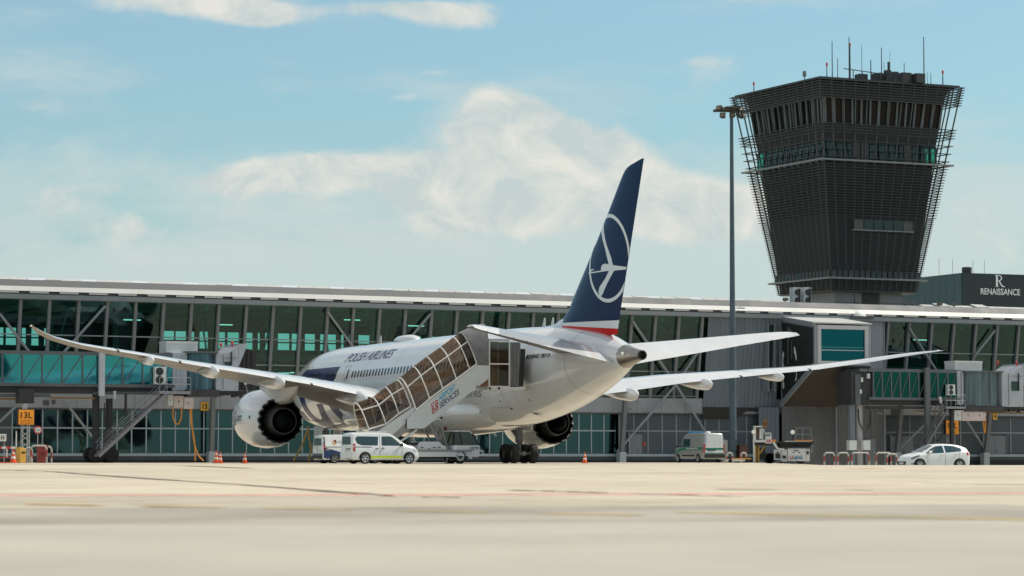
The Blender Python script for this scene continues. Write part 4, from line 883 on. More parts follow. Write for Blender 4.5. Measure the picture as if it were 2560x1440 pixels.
    for px, top, dep, r, cap in ((2081.5, 103, 303, .045, 0), (2095, 145, 306, .035, 0), (2124, 93, 304, .05, 0), (2155.5, 112, 308, .025, 0), (2178, 150, 305, .05, 0), (2205, 119, 309, .045, 0), (2226, 128, 312, .02, 0), (2211.5, 155, 308, .025, 0), (2261.5, 157, 308, .04, 0), (2311, 92, 308, .05, 0),
                             (2068, 164, 302, .045, 1), (2358, 183, 307, .05, 1), (2126, 115, 304.5, .06, 1), (1885, 212, 316, .05, 1), (2320, 180, 309, .02, 0), (2328, 182, 309, .03, 0)):
        p = roofpt(px, dep); zt = at(px, top, dep).z; MB().tube([(p.x, p.y, H-.1), (p.x, p.y, zt)], [r*1.5, r], 6).build('roof_aerial', ae, R)
        if cap: MB().lathe([(zt-.1, .03), (zt, .12), (zt+.3, .1), (zt+.36, 0)], (p.x, p.y, 0), 'z', 8).build('obstruction_lamp', rl, R)
    for px, w, t, dep in ((2154, 24, 186, 308), (2199, 28, 184, 309), (2220, 14, 176, 308), (2238, 14, 180, 310), (2262, 26, 183, 306), (2296, 26, 185, 306), (2223, 5, 155, 308)):
        p = roofpt(px, dep); w_ = w*dep/FPX/2; zt = at(px, t, dep).z; MB().box(p.x-w_, p.x+w_, p.y-w_, p.y+w_, H-.1, zt).build('roof_plant', ae, R)
    a = roofpt(2110, 303); b = roofpt(2134, 304); e = roofpt(2312, 309); g = roofpt(2222, 308)
    zr = at(2220, 181, 306).z
    for u, v in ((a, b), (b, g), (g, e)): MB().bar((u.x, u.y, zr), (v.x, v.y, zr), .09, .09).build('roof_railing', ae, R)
    for k in range(9):
        u = b.lerp(e, k/8); MB().bar((u.x, u.y, H-.2), (u.x, u.y, zr), .07, .07).build('railing_post', ae, R)
    p = roofpt(2012, 304); MB().tube([(p.x, p.y, H-.3), (p.x, p.y, H+.35)], .06, 6).lathe([(H+.35, .1), (H+.4, .22), (H+.95, .2), (H+1.0, 0)], (p.x, p.y, 0), 'z', 8).build('weather_sensor', mul, R)
build_tower()
def build_hotel():
    Y = 430.0; c = at(2405, 682, Y); t = radians(24)
    R = thing('hotel', (c.x, c.y, 0), t, 'dark blue glass hotel block carrying white RENAISSANCE lettering behind the terminal', 'hotel')
    H = c.z; dk = mat('hotel_dark', (0.010, 0.018, 0.022), 0.35, var=0.1, vs=0.2); bl = mat('hotel_blue', (0.022, 0.060, 0.075), 0.4, var=0.12, vs=0.15, stretch=(1, 3, 1)); lt = mat('sign_white', (0.62, 0.72, 0.76), 0.5); tg = mat('hotel_teal_glass', (0.03, 0.14, 0.17), 0.1); fr = mat('hotel_frame', (0.03, 0.035, 0.04), 0.5)
    MB().box(.05, 26, .02, 17.0, 0, H-7.0).build('lower_floors', tg, R)
    MB().box(0, 26, -.02, 17.2, H-5.9, H).build('front_block', dk, R)
    MB().box(-.06, -.015, .1, 17.2, H-5.9, H-.02).build('side_cladding', bl, R)
    for z in (H-2.9, ): MB().box(-.075, -.055, .1, 17.2, z, z+.05).build('cladding_joint', fr, R)
    for k in range(1, 8): MB().box(-.075, -.055, 2.1*k, 2.1*k+.05, H-5.9, H-.02).build('cladding_joint', fr, R)
    MB().box(-.12, 26, -.12, 17, H-6.2, H-5.92).build('floor_band', mat('hotel_band', (0.03, 0.10, 0.12), 0.4), R)
    MB().box(-.05, 26, -.08, 17, H-6.9, H-6.5).build('floor_band', fr, R)
    for k in range(14): MB().box(.6+2.0*k, 1.1+2.0*k, -.04, .3, H-10, H-6.9).build('window_pier', fr, R)
    v, f = text2d('RENAISSANCE', 1, bold=.015); 
    def loc(px, py): p = hit(px, py, R.location, Vector((sin(t), -cos(t), 0))); d = p-R.location; return (d.x*cos(t)+d.y*sin(t), d.z)
    x0, z0 = loc(2451, 736); x1, z1 = loc(2549, 722); v = fit2d(v, x0, x1, z0, z0+.98); MB().prism([], []) if False else None
    MB().add([(x, -.10, z) for x, z in v], f).build('sign_lettering', lt, R)
    # serif R drawn as a stroke outline
    a, zA = loc(2487, 717); b, zB = loc(2512, 688)
    def Q(u, w): return (a+(b-a)*u, -.10, zA+(zB-zA)*w)
    n = 14; arc_o = [(0.28+.42*sin(pi*i/n), .74+.26*cos(pi*i/n)) for i in range(n+1)]; arc_i = [(0.28+.30*sin(pi*i/n), .74+.20*cos(pi*i/n)) for i in range(n+1)]
    m = MB(); m.add([Q(*p) for p in arc_o+arc_i], [(i, i+1, n+1+i+1, n+1+i) for i in range(n)]); m.add([Q(*p) for p in ((.08, .0), (.28, 0), (.28, 1), (.08, 1))], [(0, 1, 2, 3)]); m.add([Q(*p) for p in ((0, 0), (.36, 0), (.36, .045), (0, .045))], [(0, 1, 2, 3)]); m.add([Q(*p) for p in ((0, .955), (.3, .955), (.3, 1), (0, 1))], [(0, 1, 2, 3)])
    m.add([Q(*p) for p in ((.34, .50), (.48, .50), (.66, .2), (.78, .08), (.9, .05), (1.0, .06), (1.0, .02), (.86, -.02), (.70, .0), (.58, .1))], [tuple(range(10))]); m.build('sign_letter', lt, R)
    x, z = loc(2444, 676); MB().lathe([(H-.1, .75), (H+1.05, .8), (H+1.15, .6)], (x, 3, 0), 'z', 16).build('roof_vent', fr, R, smooth=40)
    for px in (2383, 2417, 2468, 2497): x, z = loc(px, 660); MB().tube([(x, 4, H-.1), (x, 4, H+2.4)], .03, 5).build('lightning_rod', fr, R)
build_hotel()
def build_mast():
    b = at(1833, 1150, 226.0); g = gz(b.x, b.y)
    R = thing('floodlight_mast', (b.x, b.y, g), 0.1, 'tall slender grey steel mast with dark floodlights at its top', 'light mast')
    pm = mat('mast_galvanised', (0.065, 0.098, 0.125), 0.45, metal=0.25, var=0.25, vs=2.5, stretch=(1, 1, .5)); dk = mat('floodlight_black', (0.03, 0.033, 0.035), 0.5); ln = mat('floodlight_lens', (0.22, 0.16, 0.11), 0.2)
    top = at(1829, 282, 226).z-g
    MB().tube([(0, 0, 0), (0, 0, top*.45), (0, 0, top)], [.30, .225, .135], 20).build('mast_pole', pm, R, smooth=40)
    MB().box(-.22, .22, -.36, -.2, 1.0, 1.9).build('mast_hatch', pm, R, bevel=.01)
    MB().box(-1.5, 1.5, -.1, .1, top+.05, top+.25).box(-.6, .6, -.9, .9, top+.28, top+.42).build('head_frame', dk, R)
    s = 226/FPX
    for px, py, w, h, yaw in ((1798, 271, 17, 13, -.9), (1807, 289, 15, 13, -.4), (1830, 288, 14, 13, 0.1), (1816, 274, 26, 10, .2), (1834, 273, 14, 10, -.2), (1852, 287, 15, 13, .6), (1858, 289, 14, 14, .9), (1850, 273, 14, 10, .7)):
        p = at(px, py, 226); x, z = (p.x-b.x), p.z-g; w_, h_ = w*s/2, h*s/2
        M_ = Matrix.Translation((x, 0, z)) @ Matrix.Rotation(yaw, 4, 'Z') @ Matrix.Rotation(-.35, 4, 'X')
        fl = MB().prism([(-w_, -.12, -h_), (w_, -.12, -h_), (w_, -.12, h_), (-w_, -.12, h_)], [(-w_*.6, .3, -h_*.6), (w_*.6, .3, -h_*.6), (w_*.6, .3, h_*.6), (-w_*.6, .3, h_*.6)]).xf(M_).build('floodlight', dk, R)
        MB().add([(-w_*.8, -.125, -h_*.8), (w_*.8, -.125, -h_*.8), (w_*.8, -.125, h_*.8), (-w_*.8, -.125, h_*.8)], [(0, 1, 2, 3)]).xf(M_).build('lens', ln, fl)
build_mast()
# rooftop condensers and small floodlights on the terminal roof
def build_roof_things():
    wm = mat('condenser_white', (0.42, 0.44, 0.45), 0.5); fan = mat('fan_black', (0.02, 0.02, 0.022), 0.6)
    for i, (px, lab) in enumerate(((1988, 'pale boxed air conditioner by the tower foot, the left one of two'), (2014, 'pale boxed air conditioner by the tower foot, the right one of two'))):
        s, z = S(px, 757, -6); R = thing('rooftop_condenser', W(s, -6, 14.76), PHI, lab, 'air conditioner', 'condensers at the tower foot')
        h = S(px, 719, -6)[1]-14.76; MB().box(-.42, .42, -.35, .35, .0, h).build('casing', wm, R, bevel=.02)
        for k in (0, 1): MB().lathe([(-.37, 0), (-.37, .27), (-.352, .3)], (0.02, 0, h*(.27+.45*k)), 'y', 18, caps=False).build('fan', fan, R)
        MB().box(.10, .38, -.37, -.352, .1, h-.1).build('side_grille', fan, R)
    dk = mat('floodlight_black', (0.03, 0.033, 0.035), 0.5)
    for px, py, lab in ((1963, 760, 'small black floodlight on the roof left of the tower foot'), (2145, 766, 'small black floodlight on the roof in front of the tower foot'), (2209, 768, 'small black floodlight on the roof under the right edge of the tower'), (2262, 768, 'small black floodlight on the roof left of the hotel sign'), (2281, 768, 'small black floodlight at the left corner of the hotel block'), (2348, 770, 'small black floodlight beside the propped-open rooflight'), (2385, 768, 'small black floodlight on the roof below the hotel corner')):
        s, z = S(px, py, .4); R = thing('roof_floodlight', W(s, .4, 14.6), PHI, lab, 'floodlight', 'black floodlights along the roof edge')
        MB().bar((0, 0, -.1), (0, 0, .18), .08, .08).build('bracket', dk, R); MB().prism([(-.28, -.16, .12), (.28, -.16, .12), (.28, -.1, .40), (-.28, -.1, .40)], [(-.2, .14, .10), (.2, .14, .10), (.2, .14, .25), (-.2, .14, .25)]).build('lamp_housing', dk, R)
    s, z = S(2148, 785, 1.5); o = MB(); R = thing('roof_dome', W(s, .9, 13.4), PHI, 'white shallow dome rooflight on the terminal roof edge above the window room', 'rooflight')
    MB().lathe([(.0, 1.1), (.25, 1.05), (.5, .8), (.66, .4), (.7, .01)], (0, 0, 0), 'z', 28).build('dome', mat('dome_white', (0.72, 0.71, 0.69), 0.3), R, smooth=50); MB().box(-1.25, 1.25, -1.1, 1.1, -.25, -.002).build('dome_kerb', mat('drip_dark', (0.06, 0.065, 0.07), 0.6), R)
    s, z = S(1856, 775, 1.7); R = thing('roof_ladder_rack', W(s, 1.5, 13.5), PHI, 'bundle of pale rails stacked on the roof edge right of the light mast', 'rail stack')
    for k in range(4): MB().bar((-.45-.05*k, -.1, .1+.14*k), (.5-.08*k, -.1, .1+.14*k), .06, .06).build('rail', mat('rail_pale', (0.45, 0.45, 0.42), 0.5), R)
    MB().bar((-.2, -.1, 0), (-.2, -.1, .6), .05, .05).build('rail', mat('rail_pale', (0.45, 0.45, 0.42), 0.5), R)
build_roof_things()
# ------------------------------------------------------------------ jet bridges
def stair_flight(parent, A, B, w, n, m, wdir=(0, 1, 0), rail=1.0, name='service_stair'):
    # A = foot, B = head; two stringers, treads and handrails
    A = Vector(A); B = Vector(B); wd = Vector(wdir)
    st = MB().bar(A, B, .07, .22).build(name, m, parent)
    MB().bar(A+wd*w, B+wd*w, .07, .22).build('stringer', m, st)
    for k in range(n):
        p = A.lerp(B, (k+.5)/n); d = (B-A); d.z = 0; d.normalize(); MB().prism([p-d*.13, p+d*.13, p+d*.13+wd*w, p-d*.13+wd*w], [q+Vector((0, 0, .045)) for q in (p-d*.13, p+d*.13, p+d*.13+wd*w, p-d*.13+wd*w)]).build('tread', m, st)
    for o in (Vector((0, 0, 0)), wd*w):
        for h in (rail, rail*.55): MB().tube([A+o+Vector((0, 0, h)), B+o+Vector((0, 0, h))], .025, 6).build('handrail', m, st)
        for k in range(5):
            p = A.lerp(B, .03+.94*k/4)+o; MB().tube([p, p+Vector((0, 0, rail))], .022, 6).build('rail_post', m, st)
    return st
def build_bridge(nm, label, d, y0px, c):
    so, _ = S(y0px, 1100, d); base = W(so, d, 0); g = gz(base.x, base.y)
    R = thing('jet_bridge', (base.x, base.y, 0), PHI, label, 'jet bridge', 'jet bridges at the terminal front')
    def B(px, py): s, z = S(px, py, d); return (s-so, z)
    def X(px, py=950): return B(px, py)[0]
    def Z(px, py): return B(px, py)[1]
    def bx(name, x0, x1, py0, py1, ya, yb, m, parent=R, bevel=0, label=None):
        (a, za), (b, zb) = B(x0, py1), B(x1, py0); return MB().box(a, b, ya, yb, za, zb).build(name, m, parent, bevel=bevel, label=label)
    fr = mat('bridge_frame', (0.085, 0.097, 0.107), 0.5, var=0.1, vs=1); ufr = mat('bridge_underframe', (0.035, 0.037, 0.04), 0.7, var=0.3, vs=1.2); wp = mat('bridge_panel', (0.34, 0.375, 0.42), 0.45, var=0.12, vs=0.7); lp = mat('bridge_post', (0.40, 0.42, 0.47), 0.5, var=0.1, vs=1)
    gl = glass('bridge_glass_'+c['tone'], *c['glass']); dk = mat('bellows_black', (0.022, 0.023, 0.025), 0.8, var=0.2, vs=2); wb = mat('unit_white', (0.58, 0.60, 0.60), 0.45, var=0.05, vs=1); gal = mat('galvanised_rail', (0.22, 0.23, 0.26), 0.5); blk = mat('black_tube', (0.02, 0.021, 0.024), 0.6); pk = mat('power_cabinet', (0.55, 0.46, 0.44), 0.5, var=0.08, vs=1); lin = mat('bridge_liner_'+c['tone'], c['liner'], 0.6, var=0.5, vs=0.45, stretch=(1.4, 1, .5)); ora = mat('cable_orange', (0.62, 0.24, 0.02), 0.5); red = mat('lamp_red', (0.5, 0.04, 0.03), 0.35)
    # --- glazed tunnel
    pyT, pyR, pyG, pyB, pyU = c['rows']; x0, x1 = c['tunnel']; xm = (x0+x1)/2; zT, zR, zG, zB, zU = [Z(c['ref'], p) for p in c['rows']]; a, b = X(x0), X(x1)
    MB().box(a, b, -.06, 2.86, zR, zT).build('tunnel_roof', fr, R); MB().box(a, b, -.10, 2.9, zB, zG).build('tunnel_floor', fr, R); MB().box(a, b, .25, 2.55, zU, zB-.002).build('underframe', ufr, R)
    xs = [X(p) for p in c['posts']]
    for x in xs: MB().box(x-.06, x+.06, -.05, .12, zG, zR).build('tunnel_post', fr, R)
    for p, q in zip(xs, xs[1:]):
        MB().box(p+.062, q-.062, .0, .03, zG+.002, zR-.002).build('tunnel_pane', gl, R)
        MB().bar((p+.08, -.02, zG+.05), (q-.08, -.02, zR-.05), .06, .06, up=(0, 1, 0)).build("truss_diagonal", fr, R); MB().bar((q-.5, 2.3, zG+.1), (q+.2, 2.3, zR-.1), .07, .10, up=(0, 1, 0)).build('truss_diagonal', fr, R)
    MB().box(a, b, 2.6, 2.65, zG+.002, zR-.002).build('far_wall', lin, R)
    MB().box(a, b, .30, 2.5, zR-.12, zR-.01).build('ceiling_liner', mat('tunnel_ceiling', (0.35, 0.38, 0.38), 0.6), R)
    for px0, px1, py in c['pipes']: MB().tube([(X(px0), .2, Z(px0, py)), (X(px1), .2, Z(px1, py))], .13, 10).build('drive_beam', fr if c['tone'] == 'bright' else ufr, R, smooth=40)
    for px0, px1, py in c['chain']:
        q = MB(); x = X(px0)
        while x < X(px1): q.box(x, x+.10, .3, .5, Z(px0, py)-.07, Z(px0, py)+.05); x += .16
        q.build('cable_chain', mat('chain_brown', (0.30, 0.15, 0.04), 0.7), R)
    # --- support legs
    for px0, px1, pt, pb, m_, rr in c['legs']:
        xa, xb = X(px0), X(px1); zt = Z(px0, pt); zb_ = max(g-.02, Z(px0, pb)) if pb < 1130 else g-.05
        if rr: MB().lathe([(zb_, (xb-xa)/2), (zt, (xb-xa)/2)], ((xa+xb)/2, .7, 0), 'z', 18).build('support_leg', {'b': blk, 'l': lp, 'f': fr, 'p': mat('pillar_pale', (0.34, 0.33, 0.345), 0.5), 'g': mat('pillar_blue_grey', (0.16, 0.19, 0.22), 0.5)}[m_], R, smooth=40)
        else: MB().box(xa, xb, -.42, -.12, zb_, zt).build('support_leg', {'b': blk, 'l': lp, 'f': fr}[m_], R, bevel=.02)
    # --- box section, drum, cab and bellows
    bx('end_section', c['box'][0], c['box'][1], c['box'][2], c['box'][3], -.1, 2.9, wp, bevel=.03)
    for px in (c['box'][0]+9, c['box'][0]+20): bx('panel_seam', px, px+.8, c['box'][2]+4, c['box'][3]-4, -.115, -.10, fr)
    (xa, za), (xb, zb_) = B(c['drum'][0], c['drum'][3]), B(c['drum'][1], c['drum'][2]); n = 56; q = MB(); rings = ([], [])
    for i in range(n+1):
        t = i/n; x = xa+(xb-xa)*t; y = 0.25-.75*sin(pi*t)**.6 + (.045 if i % 2 else 0); rings[0].append((x, y, za)); rings[1].append((x, y, zb_))
    dm = bpy.data.materials.get('drum_slats_'+c['tone'])
    if not dm:
        dm = mat('drum_slats_'+c['tone'], c['drumcol'], 0.4, metal=0.3, var=0.65, vs=1.6, stretch=(2.2, .3, .10))
    dr = q.add(rings[0]+rings[1], [(i, i+1, n+1+i+1, n+1+i) for i in range(n)]).build('slatted_drum', dm, R)
    MB().box(xa, xb, .2, 2.8, za, zb_).build('drum_core', fr, dr); MB().box(xa-.1, xb+.1, -.55, 2.9, zb_+.002, zb_+.14).build('drum_roof', fr, dr); MB().box(xa-.1, xb+.3, -.45, 2.8, za-.55, za-.002).build('drum_base', ufr, dr)
    cx0, cx1, ct, cb = c['cab']; ck = c['cabroof']
    (xa, za), (xb, _) = B(cx0, cb), B(cx1, cb); zl, zr = Z(cx0, ck[0]), Z(cx1, ck[1])
    cab = MB().prism([(xa, -.45, za), (xb, -.45, za), (xb, -.45, zr), (xa+(xb-xa)*.55, -.45, zl+.06), (xa, -.45, zl)], [(xa, 2.8, za), (xb, 2.8, za), (xb, 2.8, zr), (xa+(xb-xa)*.55, 2.8, zl+.06), (xa, 2.8, zl)]).build('bridge_cab', wp, R, bevel=.02)
    MB().box(xa+(xb-xa)*.30, xa+(xb-xa)*.32, -.47, -.452, za+.1, zl-.1).build('panel_seam', fr, cab); MB().box(xa+(xb-xa)*.36, xa+(xb-xa)*.95, -.47, -.452, zl-.34, zl-.31).build('panel_seam', fr, cab)
    (wa, wz), (wb_, wz2) = B(c['cabwin'][0], c['cabwin'][3]), B(c['cabwin'][1], c['cabwin'][2]); MB().box(wa, wb_, -.50, -.453, wz, wz2).build('cab_window', mat('cab_window_dark', (0.02, 0.05, 0.05), 0.1), cab); MB().box(wb_-.1, wb_-.02, -.6, -.505, wz, wz2+.75).build('mirror_arm', blk, cab)
    MB().prism([(xb+.02, -.45, za+1.9), (xb+.02, -.45, zr+.1), (xb+.75, -.45, zr+.12)], [(xb+.02, 2.8, za+1.9), (xb+.02, 2.8, zr+.1), (xb+.75, 2.8, zr+.12)]).build('hood_bracket', wp, cab)
    b0, b1, bt, bb = c['bellows']; (xa, za), (xb, zb_) = B(b0, bb), B(b1, bt); be = None
    for i in range(8):
        t = i/7; x = xa+(xb-xa)*t; o = MB().box(x-.02, x+(xb-xa)/8-.02, -.35+.05*(i % 2), 2.7-.05*(i % 2), za+.10*t, zb_-.30*t*t-.05*(i % 2)).build('bellows_fold', dk, R)
    MB().box(X(c['drum'][0]), X(b1), -.2, 2.4, za-.32, za-.03).build('cab_underframe', ufr, R)
    rg = random.Random(int(d*10))
    for k in range(9):
        x = X(c['drum'][1])+(X(b1)-X(c['drum'][1]))*k/9; h = rg.uniform(.06, .28); MB().box(x, x+rg.uniform(.08, .3), -.25, .2, za-.33-h, za-.33).build('hanging_fitting', ufr, R)
    for px, py in c['lamps']:
        x, z = B(px, py); MB().lathe([(z-.35, .04), (z-.13, .04), (z-.12, .12), (z+.08, .11), (z+.14, .02)], (x, .3, 0), 'z', 10).build('warning_lamp', red, R, smooth=40)
    bx('rooftop_unit', *c['roofbox'], .6, 2.2, wb, bevel=.03)
    bx('unit_lid', c['roofbox'][0]-.6, c['roofbox'][1]+.6, c['roofbox'][2]-.6, c['roofbox'][2]+3.2, .56, 2.24, wb)
    # --- landing, stair, fan unit, cabinets
    l0, l1, lt, lb = c['landing']; ld = bx('landing', l0, l1, lt, lb, -1.15, -.12, gal); (xa, z1), (xb, _) = B(l0, lt), B(l1, lt)
    for h in (1.05, .55): MB().tube([(xa, -1.12, z1+h), (xb, -1.12, z1+h)], .028, 6).build('handrail', gal, ld)
    for k in range(5): x = xa+(xb-xa)*k/4; MB().tube([(x, -1.12, z1), (x, -1.12, z1+1.05)], .025, 6).build('rail_post', gal, ld)
    (fx, fz), (hx, hz) = B(*c['stair'][0]), B(*c['stair'][1]); stair_flight(R, (fx, -1.1, max(fz, g)), (hx, -1.1, hz), .95, c['stair'][2], mat('stair_steel_'+c['tone'], c['staircol'], 0.5), (0, 1, 0), 1.05)
    f0, f1, f2, f3 = c['fan']; fu = bx('fan_unit', f0, f1, f2, f3, -.55, -.12, wb, bevel=.02); (xa, za), (xb, zb_) = B(f0, f3), B(f1, f2); ww = xb-xa; hh = zb_-za
    for k in (0, 1): MB().lathe([(-.57, 0), (-.57, min(ww*.36, hh*.22)), (-.552, min(ww*.38, hh*.24))], (xa+ww*.42, 0, za+hh*(.26+.48*k)), 'y', 20, caps=False).build('fan', blk, fu)
    for i, q in enumerate(c['cabs']): pc = bx('power_cabinet', *q, -.35, .45, pk if i else wb, bevel=.015); (xa, za), (xb, zb_) = B(q[0], q[3]), B(q[1], q[2]); MB().box(xa+(xb-xa)*.45, xa+(xb-xa)*.50, -.38, -.352, za+(zb_-za)*.4, za+(zb_-za)*.6).build('cabinet_handle', blk, pc)
    for pts, r in c['hoses']:
        MB().tube([(X(p), -.1, Z(p, q)) for p, q in pts], r, 8).build('hanging_hose', ora, R, smooth=60)
    for pts, r in c['cables']:
        MB().tube([(X(p), -.2, Z(p, q)) for p, q in pts], r, 8).build('hanging_cable', blk, R, smooth=60)
    for pts in c.get('lampposts', ()):
        (xa, za), (xb, zb_) = B(*pts[0]), B(*pts[1]); o = MB().tube([(xa, -.6, za), (xb, -.6, zb_)], .035, 6).build('lamp_arm', gal, R); MB().bar((xb, -.6, zb_), (xb-.12, -.6, zb_+.55), .2, .16).build('work_lamp', wb, o)
    return R, B
def sm(pts, n=6):
    out = []
    for i in range(len(pts)-1):
        p0, p1, p2, p3 = pts[max(i-1, 0)], pts[i], pts[i+1], pts[min(i+2, len(pts)-1)]
        for k in range(n):
            t = k/n; out.append(tuple(.5*(2*b+(c_-a)*t+(2*a-5*b+4*c_-d_)*t*t+(3*b-a-3*c_+d_)*t**3) for a, b, c_, d_ in zip(p0, p1, p2, p3)))
    return out+[pts[-1]]
B13 = dict(tone='bright', glass=((0.36, 0.88, 0.88), (0.20, 0.70, 0.74), 0.30, 0.04, 0.3), liner=(0.35, 0.55, 0.56), ref=200, rows=(879, 888, 959, 967, 983), tunnel=(-80, 436), posts=[-45, 5.4, 55, 105, 155, 206, 256, 306, 356, 406, 432],  # liner colour lightened and mottled for curtains and streaks reflected in the panes
    pipes=((-80, 128, 989), (235, 470, 982)), chain=((130, 240, 994), (-60, 50, 996)), legs=((244, 258, 878, 990, 'l', 0), (239, 256, 985, 1150, 'b', 1), (273, 289, 996, 1150, 'b', 1), (281, 286, 978, 998, 'l', 0), (310, 314, 985, 1040, 'b', 0)),
    box=(430, 467, 882, 976), drum=(466, 537, 884, 973), drumcol=(0.10, 0.20, 0.25), cab=(535, 591, 862, 977), cabroof=(884, 863), cabwin=(556, 574, 905, 914), bellows=(592, 632, 870, 976), lamps=((556, 861), (584, 857)), roofbox=(422, 501, 854, 881),
    landing=(386, 464, 979, 985), stair=((236, 1141), (405, 986), 17), staircol=(0.19, 0.19, 0.22), fan=(381, 410, 918, 961), cabs=((417, 430, 989, 1014), (431, 455, 990, 1019), (456, 480, 995, 1022)),
    hoses=((sm([(433, 1018), (432, 1040), (438, 1058), (447, 1058), (453, 1040), (453, 1018)]), .05), (sm([(475, 1022), (478, 1060), (486, 1100), (488, 1152)]), .05), (sm([(478, 1022), (480, 1065), (486, 1110), (496, 1138), (509, 1152)]), .05)),
    cables=((sm([(262, 1060), (260, 1015), (267, 1008), (274, 1015), (276, 1060)]), .05), (sm([(405, 905), (412, 950), (408, 985)]), .03)), lampposts=(((613, 985), (607, 962)),))
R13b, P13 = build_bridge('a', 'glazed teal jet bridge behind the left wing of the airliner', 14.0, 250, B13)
B14 = dict(tone='shaded', glass=((0.10, 0.44, 0.40), (0.10, 0.55, 0.52), 0.12, 0.03, 0.3), liner=(0.05, 0.20, 0.19), ref=2300, rows=(923, 931, 994, 1001, 1012), tunnel=(2172, 2402), posts=[2183, 2205, 2228, 2250, 2273, 2296, 2320, 2344, 2369, 2392],  # this bridge's shade is put into darker glass, liner, drum and stair colours
    pipes=((2168, 2330, 1019), ), chain=((2294, 2350, 1027), (2460, 2600, 1031)), legs=((2307, 2319, 920, 1150, 'f', 0), (2370, 2378, 1025, 1150, 'b', 0), (2133, 2147, 1010, 1150, 'g', 1), (2149, 2165, 1012, 1150, 'p', 1)),
    box=(2392, 2407, 928, 1012), drum=(2406, 2498, 932, 1014), drumcol=(0.13, 0.18, 0.20), cab=(2498, 2552, 912, 1017), cabroof=(931, 912), cabwin=(2521, 2539, 954, 977), bellows=(2553, 2600, 912, 1015), lamps=((2499, 905), (2546, 907)), roofbox=(2397, 2465, 903, 927),
    landing=(2347, 2395, 1017, 1022), stair=((2283, 1140), (2352, 1024), 15), staircol=(0.10, 0.10, 0.115), fan=(2362, 2379, 962, 988), cabs=((2380, 2398, 1026, 1051), (2400, 2430, 1026, 1052), (2430, 2458, 1026, 1052)),
    hoses=((sm([(2458, 1026), (2456, 1055), (2459, 1083), (2461, 1060), (2460, 1026)]), .06),),
    cables=((sm([(2142, 1022), (2144, 1055), (2158, 1076), (2171, 1060), (2173, 1025)]), .075), (sm([(2313, 1050), (2313, 1045), (2318, 1040), (2322, 1060)]), .05), (sm([(2352, 1060), (2350, 1090), (2340, 1102), (2330, 1098)]), .05)), lampposts=(((2348, 1018), (2343, 1008)),))
for px, y in ((243, .1), (243, 1.5), (278, .1), (278, 1.5)):
    x = P13(px, 1150)[0]; MB().lathe([(-.24, .3), (-.24, .52), (-.16, .60), (.16, .60), (.24, .52), (.24, .3)], (x, y, .60), 'y', 24).build('bogie_wheel', MATS['tyre_rubber'], R13b, smooth=35)
MB().box(P13(234, 1150)[0], P13(288, 1150)[0], .35, 1.25, .5, .95).build('bogie_beam', MATS['bridge_underframe'], R13b)
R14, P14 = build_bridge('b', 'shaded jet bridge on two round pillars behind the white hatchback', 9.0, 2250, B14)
def rotunda():
    ufr = MATS['bridge_underframe']; wb = MATS['unit_white']; fr = MATS['bridge_frame']
    def bx(name, x0, x1, y0, y1, ya, yb, m): (a, za), (b, zb) = P14(x0, y1), P14(x1, y0); return MB().box(a, b, ya, yb, za, zb).build(name, m, R14)
    bx('rotunda_housing', 2132, 2182, 930, 1012, .2, 2.6, ufr); bx('rotunda_panel', 2140, 2152, 936, 1012, .05, .19, fr); bx('rotunda_roof', 2150, 2190, 922, 929, 0, 2.8, fr)
    bx('switch_box', 2169, 2174, 934, 946, -.05, .19, wb); bx('switch_box', 2149, 2153, 974, 984, -.1, .04, wb); bx('switch_box', 2152, 2156, 944, 955, -.1, .04, wb)
    for x0, x1 in ((2120, 2138), (2155, 2172)): bx('pillar_cabinet', x0, x1, 1101, 1125, -.25, .2, wb)
rotunda()

# ------------------------------------------------------------------ stand signs, rails, cones and boxes along the facade
def on_ground(px, Y): p = at(px, 1150, Y); return Vector((p.x, p.y, gz(p.x, p.y)))
def build_stand_sign(pxa, pxb, pya, pyb, d, txt, label, lattice):
    so, _ = S((pxa+pxb)/2, 1100, d); b = W(so, d); g = gz(b.x, b.y); R = thing('stand_sign', (b.x, b.y, g), PHI, label, 'sign')
    def B(px, py): s, z = S(px, py, d); return (s-so, z-g)
    (xa, za), (xb, zb) = B(pxa, pyb), B(pxb, pya)
    blk = mat('sign_case', (0.02, 0.02, 0.022), 0.5); org = mat('sign_orange', (0.75, 0.27, 0.015), 0.5, emit=0.18); tb = mat('sign_text', (0.02, 0.018, 0.015), 0.6)
    c = MB().box(xa, xb, 0, .35, za, zb).build('sign_case', blk, R, bevel=.02); w, h = xb-xa, zb-za
    MB().box(xa+w*.05, xb-w*.05, -.02, -.002, za+h*.04, zb-h*.04).build('sign_face', org, c)
    v, f = text2d(txt, 1, bold=.02); v = fit2d(v, xa+w*.17, xb-w*.15, za+h*.43, za+h*.82); MB().add([(x, -.03, z) for x, z in v], f).build('sign_lettering', tb, c)
    for i, t in enumerate(('52 09.946 N', '020 58.083 E')):
        v, f = text2d(t, 1, bold=.0); v = fit2d(v, xa+w*.14, xb-w*.12, za+h*(.24-.15*i), za+h*(.33-.15*i)); MB().add([(x, -.03, z) for x, z in v], f).build('sign_lettering', tb, c)
    wh = mat('lattice_white', (0.50, 0.52, 0.52), 0.5); q = MB(); lw = w*.20
    for sx in (-lw, lw):
        for y in (.05, .45): q.tube([(sx, y, 0), (sx, y, za)], .03, 6)
    n = 7
    for k in range(n):
        z0, z1 = za*k/n, za*(k+1)/n; s = 1 if k % 2 else -1; q.tube([(-lw*s, .05, z0), (lw*s, .05, z1)], .022, 5); q.tube([(lw*s, .45, z0), (-lw*s, .45, z1)], .022, 5)
    q.build('lattice_mast', wh, R); return R, B
R13, B13f = build_stand_sign(44, 87, 1023, 1063, 16.0, '13L', 'orange 13L stand sign on a white lattice mast at the far left', True)
